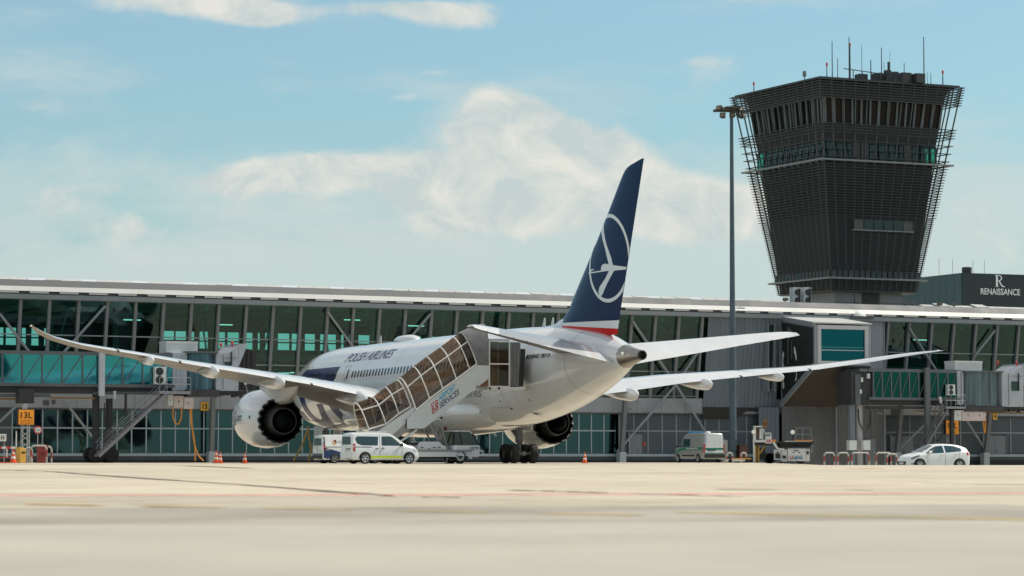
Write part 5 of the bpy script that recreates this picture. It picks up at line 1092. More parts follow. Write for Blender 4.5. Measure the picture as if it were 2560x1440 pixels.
(xa, za), (xb, zb) = B13f(50, 1008), B13f(88, 974)
MB().box(xa, xb, .2, 1.2, za, zb).build('guidance_box', mat('sign_case', (0.02, 0.02, 0.022), 0.5), R13, bevel=.02); MB().box(-.16, .16, .3, .6, B13f(65, 1023)[1]+.01, za-.01).build('box_bracket', mat('lattice_white', (0.5, 0.52, 0.52), 0.5), R13)
build_stand_sign(2364, 2398, 1050, 1087, 5.0, '14L', 'orange 14L stand sign half hidden by a dark post under the right jet bridge', True)
for px, py, w, t, lab in ((512, 1016, 18, '13', 'small yellow plate numbered 13 on the terminal cladding'), (2488, 1040, 14, '14', 'small yellow plate numbered 14 on the terminal cladding at the right'), (1913, 1059, 10, '14', 'small orange plate on the ribbed wall above the cargo loader')):
    dd = .95 if px == 1913 else .4
    s, z = S(px, py, dd); k = w/28.0; R = thing('number_plate', W(s, dd, z), PHI, lab, 'number plate'); h = .36 if px != 1913 else .33
    MB().box(-k/2, k/2, 0, .08, -h, h).build('plate', mat('plate_yellow', (0.66, 0.36, 0.03), 0.5) if px != 1913 else mat('plate_orange', (0.45, 0.17, 0.02), 0.5), R); v, f = text2d(t, 1, bold=.03); v = fit2d(v, -k*.3, k*.32, -h*.6, h*.6); MB().add([(x, -.01, z) for x, z in v], f).build('plate_number', mat('sign_text', (0.02, 0.018, 0.015), 0.6), R)
# height limit sign and H board
p = on_ground(94, 205); R = thing('height_limit_sign', p, PHI, 'round white 3.5 m height limit sign with red rim on a thin post', 'sign'); h = at(94, 1075, 205).z-p.z
MB().tube([(0, .03, 0), (0, .03, h+.1)], .035, 8).build('sign_post', mat('post_grey', (0.35, 0.36, 0.37), 0.5), R); MB().lathe([(-.02, 0), (-.02, .30), (.02, .30), (.02, 0)], (0, 0, h), 'y', 32).build('sign_rim', mat('sign_red', (0.50, 0.03, 0.03), 0.5), R, smooth=30)
f = MB().lathe([(-.025, 0), (-.025, .225)], (0, 0, h), 'y', 32, caps=False).build('sign_face', mat('sign_white2', (0.72, 0.72, 0.70), 0.5), R); v, fc = text2d('3.5m', 1, bold=.02); v = fit2d(v, -.17, .17, -.075, .075); MB().add([(x, -.03, h+z) for x, z in v], fc).build('sign_lettering', mat('sign_text', (0.02, 0.018, 0.015), 0.6), R)
for s_ in (1, -1): MB().prism([(-.07, -.03, h+s_*.22), (.07, -.03, h+s_*.22), (0, -.03, h+s_*.13)], [(-.07, -.026, h+s_*.22), (.07, -.026, h+s_*.22), (0, -.026, h+s_*.13)]).build('sign_mark', mat('sign_text', (0.02, 0.018, 0.015), 0.6), R)
p = on_ground(6, 206); R = thing('letter_board', p, PHI, 'white board with a black letter H at the left edge', 'sign'); z0, z1 = at(6, 1103, 206).z-p.z, at(6, 1085, 206).z-p.z
MB().box(-.42, .28, 0, .05, z0, z1).build('board', mat('sign_white2', (0.72, 0.72, 0.70), 0.5), R); v, fc = text2d('H', 1, bold=.03); v = fit2d(v, -.12, .12, z0+.1, z1-.1); MB().add([(x, -.01, z) for x, z in v], fc).build('board_lettering', mat('sign_text', (0.02, 0.018, 0.015), 0.6), R)
for x in (-.3, .15): MB().tube([(x, .08, 0), (x, .08, z1-.05)], .03, 8).build('board_post', mat('post_grey', (0.35, 0.36, 0.37), 0.5), R)
p = on_ground(40, 207); R = thing('marker_post', p, 0, 'thin white post standing behind the yellow box', 'post'); MB().tube([(0, 0, 0), (0, 0, 2.3)], .045, 8).build('pole', mat('sign_white2', (0.72, 0.72, 0.70), 0.5), R); MB().lathe([(2.3, .06), (2.36, .05), (2.4, 0)], (0, 0, 0), 'z', 8).build('pole_cap', mat('post_grey', (0.35, 0.36, 0.37), 0.5), R)
def build_hoop(pxa, pxb, pyt, Y, label, group, zrot=PHI):
    a, b = on_ground(pxa, Y), on_ground(pxb, Y); c = (a+b)/2; R = thing('guard_rail_hoop', c, zrot, label, 'guard rail', group)
    w = (b-a).length/cos(zrot)/2; h = at((pxa+pxb)/2, pyt, Y).z-c.z; r = .07; rd = mat('hoop_red', (0.30, 0.055, 0.04), 0.5, var=0.2, vs=3); wh = mat('hoop_white', (0.40, 0.38, 0.36), 0.5, var=0.12, vs=3)
    path = [(-w, 0, -.05), (-w, 0, h*.30), (-w, 0, h*.68)] + [(-w+.22*(1-cos(t)), 0, h*.70+(h*.30-r)*sin(t)) for t in (.3, .7, 1.1, 1.57)] + [(w-.22*(1-cos(t)), 0, h*.70+(h*.30-r)*sin(t)) for t in (1.57, 1.1, .7, .3)] + [(w, 0, h*.68), (w, 0, h*.30), (w, 0, -.05)]
    P = [Vector(q) for q in path]; L_ = [0]
    for u, v in zip(P, P[1:]): L_.append(L_[-1]+(v-u).length)
    def pt(t):
        for i in range(len(P)-1):
            if t <= L_[i+1]: return P[i].lerp(P[i+1], (t-L_[i])/max(1e-6, L_[i+1]-L_[i]))
        return P[-1]
    n = 7; tot = L_[-1]
    for k in range(n): MB().tube([pt(tot*(k+j/8)/n) for j in range(9)], r, 10).build('pipe_band', wh if k % 2 == (0 if n % 4 == 3 and k != 3 else 1) else rd, R, smooth=50)
for q in ((79, 115, 1112, 203, 'striped hoop in front of the dark red box'), (63, 79, 1117, 207, 'small striped hoop between the yellow box and the dark red box'), (112, 128, 1114, 206, 'striped hoop behind the right side of the dark red box')): build_hoop(*q[:4], q[4], 'striped hoops at the left stand sign')
for q in ((2060, 2087, 1130, 222, 'leftmost striped hoop beside the cargo loader'), (2094, 2122, 1130, 222, 'striped hoop left of the round pillars'), (2128, 2174, 1130, 220, 'wide striped hoop guarding the round pillars'), (2189, 2229, 1130, 219, 'striped hoop in front of the grey service door'), (2217, 2243, 1133, 216, 'striped hoop touching the front of the white hatchback')): build_hoop(*q[:4], q[4], 'striped hoops under the right jet bridge')
for q in ((1817, 1831, 1130, 221, 'pale hoop at the foot of the light mast, left side'), (1852, 1866, 1130, 221, 'pale hoop in front of the brown box beside the mast')): build_hoop(*q[:4], q[4], 'pale hoops round the mast foot')
def build_cone():
    R = thing('traffic_cone', (0, 0, 0), 0, 'cone', 'traffic cone', 'orange traffic cones on the apron'); o = mat('cone_orange', (0.75, 0.09, 0.015), 0.5); w = mat('cone_white', (0.70, 0.68, 0.65), 0.5)
    MB().box(-.26, .26, -.26, .26, 0, .05).build('cone_base', o, R, bevel=.01)
    for z0, z1, m_ in ((.05, .28, o), (.28, .43, w), (.43, .60, o), (.60, .70, w), (.70, .90, o)):
        f = lambda z: .20-.17*(z-.05)/.85
        MB().lathe([(z0, f(z0)), (z1, f(z1))], (0, 0, 0), 'z', 20, caps=z1 == .9).build('cone_band', m_, R, smooth=40)
    return R
cone0 = build_cone(); used = []
for px, Y, k, lab in ((33, 200, 1.12, 'orange traffic cone beside the yellow box at the far left'), (540.5, 196, .98, 'taller of the two orange traffic cones standing close together'), (550.5, 194, .86, 'shorter of the two orange traffic cones standing close together'), (612, 190, .83, 'orange traffic cone alone just left of the airliner engine'), (1462, 200, .86, 'orange and white traffic cone behind the right engine')):
    c = cone0 if not used else copy_tree(cone0); used.append(c); c.location = on_ground(px, Y); c.scale = (k, k, k); c['label'] = lab
p = on_ground(52, 202); R = thing('yellow_box', p, PHI+.25, 'yellow cabinet with a slanting top beside the traffic cone at the far left', 'cabinet')
MB().prism([(-.26, -.3, 0), (.26, -.3, 0), (.26, -.3, 1.02), (-.26, -.3, 1.15)], [(-.26, .3, 0), (.26, .3, 0), (.26, .3, 1.02), (-.26, .3, 1.15)]).build('cabinet_body', mat('box_yellow', (0.62, 0.36, 0.06), 0.5, var=0.1, vs=2), R, bevel=.03); MB().box(-.12, .18, -.32, -.302, .7, .82).build('cabinet_label', mat('sign_text', (0.02, 0.018, 0.015), 0.6), R)
p = on_ground(105, 205); R = thing('red_box', p, PHI, 'dark red metal box behind the striped hoop at the far left', 'box'); MB().prism([(-.33, -.25, 0), (.33, -.25, 0), (.36, -.25, 1.35), (-.36, -.25, 1.35)], [(-.33, .25, 0), (.33, .25, 0), (.36, .25, 1.2), (-.36, .25, 1.2)]).build('box_body', mat('box_red', (0.22, 0.03, 0.022), 0.5, var=0.15, vs=2), R, bevel=.02); MB().box(-.05, .05, -.28, -.252, .6, .75).build('latch', mat('sign_text', (0.02, 0.018, 0.015), 0.6), R)
p = on_ground(14, 201); R = thing('barrier_board', p, PHI, 'red and white barrier board on a low red frame at the left edge', 'barrier'); wh = mat('cone_white', (0.70, 0.68, 0.65), 0.5); rd = mat('barrier_red', (0.55, 0.05, 0.02), 0.5)
for k in range(4): MB().box(-.62+.33*k, -.62+.33*(k+1)-.002, -.03, .03, 1.02, 1.18).build('board_band', rd if k % 2 == 0 else wh, R)
MB().box(.05, .13, -.03, .03, .42, 1.02).build('board_leg', wh, R); MB().box(-.7, .55, -.2, .2, .36, .42).build('frame_bar', rd, R); MB().box(-.7, .55, -.25, .25, 0, .08).build('frame_bar', rd, R)
for x in (-.65, .5): MB().box(x-.03, x+.03, -.03, .03, .08, .36).build('frame_post', rd, R)
p = on_ground(1855, 226); R = thing('brown_box', p, PHI, 'dark brown metal box beside the foot of the light mast', 'box'); hh = at(1855, 1114, 226).z-p.z; MB().box(-.36, .36, -.3, .3, .0, hh).build('box_body', mat('box_brown', (0.07, 0.022, 0.016), 0.5), R, bevel=.02); MB().box(-.40, .40, -.34, .34, hh+.002, hh+.05).build('box_lid', mat('box_brown', (0.07, 0.022, 0.016), 0.5), R)
p = on_ground(1811, 232); R = thing('grey_cabinet', p, PHI, 'tall narrow grey cabinet behind the ambulance', 'cabinet'); hh = at(1811, 1100, 232).z-p.z; MB().box(-.2, .2, -.2, .2, 0, hh).build('cabinet_body', mat('cabinet_grey', (0.24, 0.25, 0.25), 0.5), R, bevel=.01); MB().box(.05, .1, -.22, -.202, .7, 1.0).build('cabinet_handle', mat('sign_text', (0.02, 0.018, 0.015), 0.6), R)
p = on_ground(1847, 212); R = thing('tow_bar', p, PHI*.4, 'white and yellow tow bar lying on the apron before the mast', 'tow bar'); MB().box(-1.0, .75, -.08, .08, .12, .27).build('bar', mat('cone_white', (0.70, 0.68, 0.65), 0.5), R, bevel=.02); MB().box(-.5, .95, -.1, .1, .275, .36).build('bar_top', mat('box_yellow', (0.62, 0.36, 0.06), 0.5), R)
for x in (-.7, .6): MB().lathe([(-.05, 0), (-.05, .14), (.05, .14), (.05, 0)], (x, -.14, .14), 'y', 14).build('small_wheel', mat('tyre_rubber', (0.016, 0.016, 0.017), 0.85), R)
p = on_ground(772, 206); R = thing('ground_power_cable', p, 0, 'two dull yellow ground power cables hanging from the airliner nose to the apron', 'cable')
for off, q in ((0, [(772, 1064), (764, 1090), (752, 1120), (738, 1145), (734, 1152)]), (1, [(770, 1064), (772, 1090), (777, 1120), (773, 1145), (771, 1152)])):
    MB().tube([at(a, b, 206)-p for a, b in sm(q)], .07, 8).build('cable_run', mat('cable_dull_yellow', (0.32, 0.20, 0.05), 0.6), R, smooth=60)
# ------------------------------------------------------------------ passenger stairs truck at the rear door
def build_stairs_truck():
    X0 = -19.2; O = AO + AF*X0 + AL*9.0; O.z = 0
    R = thing('passenger_stairs_truck', O, ATH, 'white passenger stairs truck with a brown glazed arched canopy docked at the rear door', 'stairs truck')
    YN = -.95; Pn = AO + AF*(X0+YN)
    def K(px, py, y=YN):
        p = hit(px, py, AO+AF*(X0+y), AF)-O; return (p.dot(-AL), p.z)
    wh = mat('truck_white', (0.66, 0.67, 0.68), 0.35, var=0.06, vs=0.8); pan = mat('stair_panel_white', (0.62, 0.64, 0.65), 0.4, var=0.06, vs=1.0, stretch=(.4, 1, 3)); tube = mat('canopy_frame_white', (0.70, 0.70, 0.68), 0.4); dk = mat('truck_black', (0.018, 0.019, 0.02), 0.7); fab = mat('hood_fabric', (0.17, 0.17, 0.175), 0.85, var=0.3, vs=2)
    smoke = glass('canopy_smoked', (0.52, 0.40, 0.31), (0.80, 0.72, 0.62), 0.05, 0.08, 0.28); clr = glass('landing_glass', (0.42, 0.38, 0.30), (0.8, 0.8, 0.75), 0.10, 0.05, 0.4); st = mat('truck_steel', (0.25, 0.25, 0.25), 0.4, metal=0.5, var=0.2, vs=2); gr = mat('truck_grey', (0.30, 0.28, 0.27), 0.6)
    cabg = glass('cab_window', (0.30, 0.38, 0.40), (0.8, 0.85, 0.85), 0.10, 0.03, 0.4); rub = MATS['tyre_rubber']; tre = mat('step_grey', (0.16, 0.16, 0.17), 0.7)
    def slab(name, pts, ya, yb, m, parent=R, bevel=0): return MB().prism([(x, ya, z) for x, z in pts], [(x, yb, z) for x, z in pts]).build(name, m, parent, bevel=bevel)
    # flights: side panels near and far, floor and steps
    up = [K(1017, 1072), K(1017, 1048), K(1040.5, 1025.8), K(1192, 913), K(1224, 913), K(1224, 943), K(1216, 951), K(1060, 1071)]
    lo = [K(925, 1093), K(951, 1074), K(1040, 1014), K(1052, 1022), K(1030, 1045), K(965, 1103)]
    for ya, yb in ((YN, YN+.06), (.89, .95)): slab('side_panel', up, ya, yb, pan); slab('lower_panel', lo, ya+(.09 if ya < 0 else -.02), yb+(.06 if ya < 0 else -.05), pan)
    slab('panel_edge', [K(1015.5, 1072), K(1015.5, 1047), K(1017, 1047), K(1017, 1072)], YN-.01, YN+.05, dk)
    A, B_ = Vector((*K(935, 1102), 0)), Vector((*K(1200, 928), 0)); n = 24
    for k in range(n):
        x = A.x+(B_.x-A.x)*(k+.5)/n; z = A.y+(B_.y-A.y)*(k+.5)/n; MB().box(x-.17, x+.17, -.78, .78, z-.25, z-.19).build('step', tre, R)
    slab('flight_floor', [K(935, 1112), K(1205, 935), K(1214, 952), K(960, 1118)], -.84, .84, gr)
    # arched canopy: two telescoping stretches of ribs, rails and smoked sheets
    slope = atan2(B_.y-A.y, B_.x-A.x); lean_ = slope*.62
    def arch(base, w, h, n=14):
        ring = []
        for i in range(n+1):
            a = pi*i/n; y = -w*cos(a); hh = h*sin(a)**.74; ring.append((base[0]-sin(lean_)*hh, y, base[1]+cos(lean_)*hh))
        return ring
    def stretch(bases, w, h):
        rr = [arch(b, w, h) for b in bases]
        for r in rr: MB().tube(r, .036, 8).build('canopy_rib', tube, R, smooth=50)
        for p, q in zip(rr, rr[1:]):
            MB().loft([p, q], caps=False, closed=False).build('canopy_sheet', smoke, R, smooth=60)
        for idx in (3, 11): MB().tube([r[idx] for r in rr], .04, 8).build('canopy_rail', tube, R, smooth=50)
        for idx in (0, 14): MB().tube([r[idx] for r in rr], .05, 8).build('canopy_rail', tube, R, smooth=50)
        return rr
    stretch([K(924, 1073), K(967, 1060), K(999, 1034), K(1029, 1016)], .82, 1.62)
    rr = stretch([K(1040.5, 1025), K(1074, 997), K(1107, 972), K(1141, 948), K(1174, 923), K(1192, 910)], .95, 1.98)
    # fabric hood over the head of the flight
    hb = [K(1192, 910), K(1207, 911), K(1221, 912)]; hoods = []
    for i, b in enumerate(hb):
        l0 = lean_*(1-.5*i); ring = []
        for k in range(15):
            a = pi*k/14; hh = (2.02+.22*i)*sin(a)**.5; ring.append((b[0]-sin(l0)*hh, -(.97+.03*i)*cos(a), b[1]+cos(l0)*hh))
        hoods.append(ring)
    MB().loft(hoods, caps=False, closed=False).build('hood_fabric', fab, R, smooth=60)
    # landing house at the aircraft door
    xa, za = K(1223, 967); xb, zb = K(1273, 853); zf = za
    MB().box(xa-.1, xb+1.0, -.97, .97, zf-.16, zf).build('landing_floor', wh, R)
    for y in (-.96, .92):
        for p, q in (((xa, zf), (xa, zb)), ((xb, zf), (xb, zb)), ((xa, zb), (xb, zb)), ((xa, zf+.02), (xb, zf+.02)), ((xa, zf+(zb-zf)*.50), (xb, zf+(zb-zf)*.50))): MB().bar((p[0], y, p[1]), (q[0], y, q[1]), .07, .07, up=(0, 1, 0)).build('landing_frame', tube, R)
        MB().box(xa+.04, xb-.04, y-.005, y+.015, zf+(zb-zf)*.52, zb-.05).build('landing_pane', clr, R); MB().box(xa+.04, xb-.04, y-.005, y+.015, zf+.06, zf+(zb-zf)*.48).build('landing_pane', smoke, R)
    MB().box(xa, xb, -.9, .9, zb+.04, zb+.10).build('landing_roof', fab, R)
    for i in range(6):
        x = xb+.08+.11*i; MB().box(x, x+.10, -.92+.03*(i % 2), .92, zf+.05, zb-.05-.03*(i % 2)).build('gangway_curtain', fab, R)
    (ba, bz), (bb, bz2) = K(1297, 966), K(1314, 872); MB().prism([(ba, -.93, bz), (ba+.30, -.93, bz), (bb+.02, -.93, bz2), (ba+.15, -.93, bz2)], [(ba, .93, bz), (ba+.30, .93, bz), (bb+.02, .93, bz2), (ba+.15, .93, bz2)]).build('door_bumper', dk, R, bevel=.04)
    for px in (1224, 1247): x, z = K(px, 971); MB().lathe([(-.06, 0), (-.06, .07), (.06, .07), (.06, 0)], (x, YN, z), 'y', 12).build('floor_roller', dk, R)
    MB().bar((*K(1190, 966)[:1], YN+.05, K(1190, 966)[1]), (xa, YN+.05, zf-.1), .1, .12).build('landing_bracket', st, R)
    # lettering and mark on the side panel
    o = Vector(K(1077, 1022)); ux = (Vector(K(1145, 971))-Vector(K(1077, 1022))).normalized(); uz = Vector((-ux.y*.25, 1)).normalized(); S_ = (Vector(K(1145, 971))-Vector(K(1077, 1022))).length
    def LT(u, v): p = o+ux*u*S_+uz*v*S_; return (p.x, YN-.006, p.y)
    cy_ = mat('lettering_cyan', (0.02, 0.36, 0.60), 0.5); nv = mat('lettering_navy', (0.02, 0.05, 0.14), 0.5); rd = mat('lettering_red', (0.42, 0.03, 0.03), 0.5)
    for t, m_, u0, u1, v0, v1 in (('AIRPORT', cy_, .31, .92, .02, .19), ('SERVICES', nv, .31, 1.02, -.18, -.01)):
        v, f = text2d(t, 1, bold=.02); v = fit2d(v, u0, u1, v0, v1); MB().add([LT(*p) for p in v], f).build('panel_lettering', m_, R)
    def frame2(u0, u1, v0, v1, w): P_ = [(u0, v0), (u1, v0), (u1, v1), (u0, v1)]; Q_ = [(u0+w, v0+w), (u1-w, v0+w), (u1-w, v1-w), (u0+w, v1-w)]; return P_+Q_, [(i, (i+1) % 4, 4+(i+1) % 4, 4+i) for i in range(4)]
    v, f = frame2(0.03, .26, -.17, .12, .03); MB().add([LT(*p) for p in v], f).build('panel_mark', rd, R)
    v, f = text2d('LS', 1, bold=.04); v = fit2d(v, .075, .225, -.11, .06); MB().add([LT(*p) for p in v], f).build('panel_mark', rd, R)
    v, f = text2d('LS', 1, bold=.03); z0, z1 = K(1252, 950)[1], K(1252, 936)[1]; x0, x1 = K(1252, 940)[0], K(1270, 940)[0]; v = fit2d(v, x0, x1, z0, z1); MB().add([(x, -.93, z) for x, z in v], f).build('pane_mark', dk, R)
    # chassis, engine cover, cab
    def bxk(name, x0, x1, y0, y1, ya, yb, m, parent=R, bevel=0): (a, za_), (b, zb_) = K(x0, y1), K(x1, y0); return MB().box(a, b, ya, yb, za_, zb_).build(name, m, parent, bevel=bevel)
    bxk('deck', 1030, 1179, 1124, 1129, -1.05, 1.05, gr); bxk('chassis_beam', 940, 1178, 1130, 1146, -.7, .7, dk)
    bxk('side_skirt', 1040, 1140, 1129.5, 1142, -1.03, -.95, wh, bevel=.01); bxk('side_skirt', 940, 1036, 1129.5, 1142, -1.03, -.95, wh, bevel=.01); bxk('corner_skirt', 1171, 1180, 1130, 1147, -1.0, -.6, wh, bevel=.01)
    slab('engine_cover', [K(1046, 1124), K(1046, 1113), K(1054, 1104), K(1099, 1104), K(1110, 1113), K(1118, 1116), K(1120, 1124)], -.80, .80, wh, bevel=.03)
    for px in (1057, 1088, 1100): bxk('cover_vent', px-3.5, px+3.5, 1117.5, 1119.5, -.82, -.802, dk)
    bxk('cover_latch', 1074.5, 1076.5, 1120.5, 1124.5, -.83, -.802, dk); bxk('exhaust_box', 1040, 1052, 1106, 1112, -.7, .2, dk)
    # cab body as a lofted shell with rounded front
    (cx0, z0), (cx1, z3) = K(1132, 1143.5), K(1199, 1076.5); zw = K(1150, 1113)[1]
    prof = [(cx0, z0+.1), (cx0, z3-.05), (cx0+.1, z3), (cx0+(cx1-cx0)*.62, z3), (cx0+(cx1-cx0)*.74, z3-.18), (cx0+(cx1-cx0)*.90, z3-.62), (cx1-.02, zw+.05), (cx1, zw-.15), (cx1, z0+.12), (cx1-.1, z0)]
    low = [(cx0, z0+.1), (cx0, zw), (cx1-.005, zw), (cx1, zw-.15), (cx1, z0+.12), (cx1-.1, z0)]
    cab = slab('cab', low, -.98, .62, wh, bevel=.05)
    rf = slab('cab_roof', [prof[1], prof[2], prof[3], prof[4], (prof[4][0]-.05, prof[4][1]-.02), (prof[3][0]-.02, z3-.06), (cx0, z3-.07)], -.96, .60, wh, cab)
    for y in (-.955, .56):
        for p, q in ((prof[4], prof[5]), (prof[5], prof[6]), ((cx0+.04, zw), (cx0+.10, z3-.05)), ((cx0+.55, zw), (cx0+.42, z3-.05))): MB().bar((p[0], y, p[1]), (q[0], y, q[1]), .06, .05, up=(0, 1, 0)).build('cab_pillar', dk if y < 0 else wh, cab)
        slab('cab_window', [(cx0+.05, zw+.005), (cx0+.12, z3-.08), (prof[3][0]-.02, z3-.08), (prof[4][0]-.06, prof[4][1]-.05), (prof[5][0]-.05, prof[5][1]), (prof[6][0]-.05, zw+.005)], y-.004, y+.006, cabg, cab)
    MB().prism([(prof[4][0]-.01, -.93, prof[4][1]), (prof[5][0], -.93, prof[5][1]), (prof[6][0], -.93, prof[6][1])], [(prof[4][0]-.01, .55, prof[4][1]), (prof[5][0], .55, prof[5][1]), (prof[6][0], .55, prof[6][1])]).build('windscreen', cabg, cab)
    MB().box(cx0+.25, cx0+.35, -.7, -.2, zw-.1, zw+.62).build('seat_back', mat('seat_beige', (0.30, 0.24, 0.17), 0.7), cab); MB().box(cx0+.25, cx0+.70, -.7, -.2, zw-.25, zw-.1).build('seat', dk, cab)
    MB().tube([(cx0+.98+.02*sin(a), -.45+.17*cos(a), zw+.18+.17*sin(a)) for a in [2*pi*i/16 for i in range(17)]], .015, 6).build('steering_wheel', dk, cab); MB().box(cx0+1.05, cx1-.12, -.9, .5, zw-.1, zw+.12).build('dashboard', dk, cab)
    v, f = text2d('1079', 1, bold=.02); (xa_, za_), (xb_, zb_) = K(1174.5, 1125.5), K(1195, 1117); v = fit2d(v, xa_, xb_, za_, zb_); MB().add([(x, -.986, z) for x, z in v], f).build('cab_number', mat('sign_text', (0.02, 0.018, 0.015), 0.6), cab)
    xm, zm = K(1132, 1070); MB().lathe([(z3+.005, .09), (z3+.10, .09), (z3+.22, .07), (z3+.24, 0)], (cx0-.05, .1, 0), 'z', 12).build('beacon', mat('beacon_dark_red', (0.16, 0.02, 0.015), 0.4), R)
    MB().tube([(cx1+.02, -.7, K(1200, 1140)[1]), (cx1+.28, -.72, K(1200, 1138)[1]), (cx1+.30, -.72, K(1200, 1128)[1]), (cx1+.05, -.7, K(1200, 1126)[1])], .04, 8).build('front_bumper_bar', tube, R)
    bxk('rear_wall', 1131, 1133, 1078, 1112, -.9, .55, clr)
    # lifting gear
    def bark(name, a, b, ya, yb, w, h, m): p, q = K(*a), K(*b); MB().bar((p[0], ya, p[1]), (q[0], yb, q[1]), w, h, up=(0, 1, 0)).build(name, m, R)
    for y in (-.62, .62):
        bark('lift_cylinder', (1101, 1052), (1124, 1120), y, y, .10, .10, st); bark('lift_arm', (1080, 1056), (1100, 1104), y+.04, y+.04, .09, .09, st)
    for a, b in (((1092, 1074), (1106, 1102)), ((1092, 1074), (1110, 1074)), ((1106, 1074), (1112, 1108)), ((1100, 1102), (1118, 1104))): bark('scissor_plate', a, b, -.40, -.40, .16, .28, gr)
    bxk('lift_head', 1088, 1108, 1044, 1050, -.7, .7, wh); bxk('head_roller', 1105, 1110, 1042, 1048, -.72, -.6, dk)
    bark('stay_bar', (1004, 1103), (1044, 1074), -.80, -.80, .10, .16, wh); bark('stay_bar', (1022, 1084), (1046, 1110), .7, .7, .07, .07, dk); bark('stay_bar', (1034, 1084), (1047, 1108), -.5, -.5, .04, .05, tube)
    for px, yy in ((1151, -.86), (1151, .62), (990, -.86), (990, .62)):
        x = K(px, 1140)[0]; r = .40; t = MB().lathe([(-.12, r*.62), (-.12, r*.92), (-.07, r), (.12, r), (.16, r*.92), (.16, r*.62)], (x, yy, r), 'y', 28, caps=False).build('wheel', rub, R, smooth=35)
        MB().lathe([(-.09, 0), (-.09, r*.24), (-.05, r*.26), (-.10, r*.60), (-.06, r*.66), (.1, r*.66)], (x, yy, r), 'y', 28, caps=False).build('rim', mat('rim_cream', (0.50, 0.48, 0.42), 0.5), t, smooth=35)
        q = MB(); P_ = []
        for k in range(12): a = pi*k/6; rr_ = r*(.36 if k % 2 == 0 else .20); P_.append((x+rr_*cos(a), yy-.105, r+rr_*sin(a)))
        q.add(P_, [tuple(range(12))]); q.build('hub_star', dk, t)
    x = K(1117, 1150)[0]; MB().bar((x, -.8, .02), (x+.1, -.8, .35), .07, .07).build('jack_leg', st, R); MB().box(x-.12, x+.15, -.9, -.7, 0, .04).build('jack_foot', st, R)
    return R
build_stairs_truck()

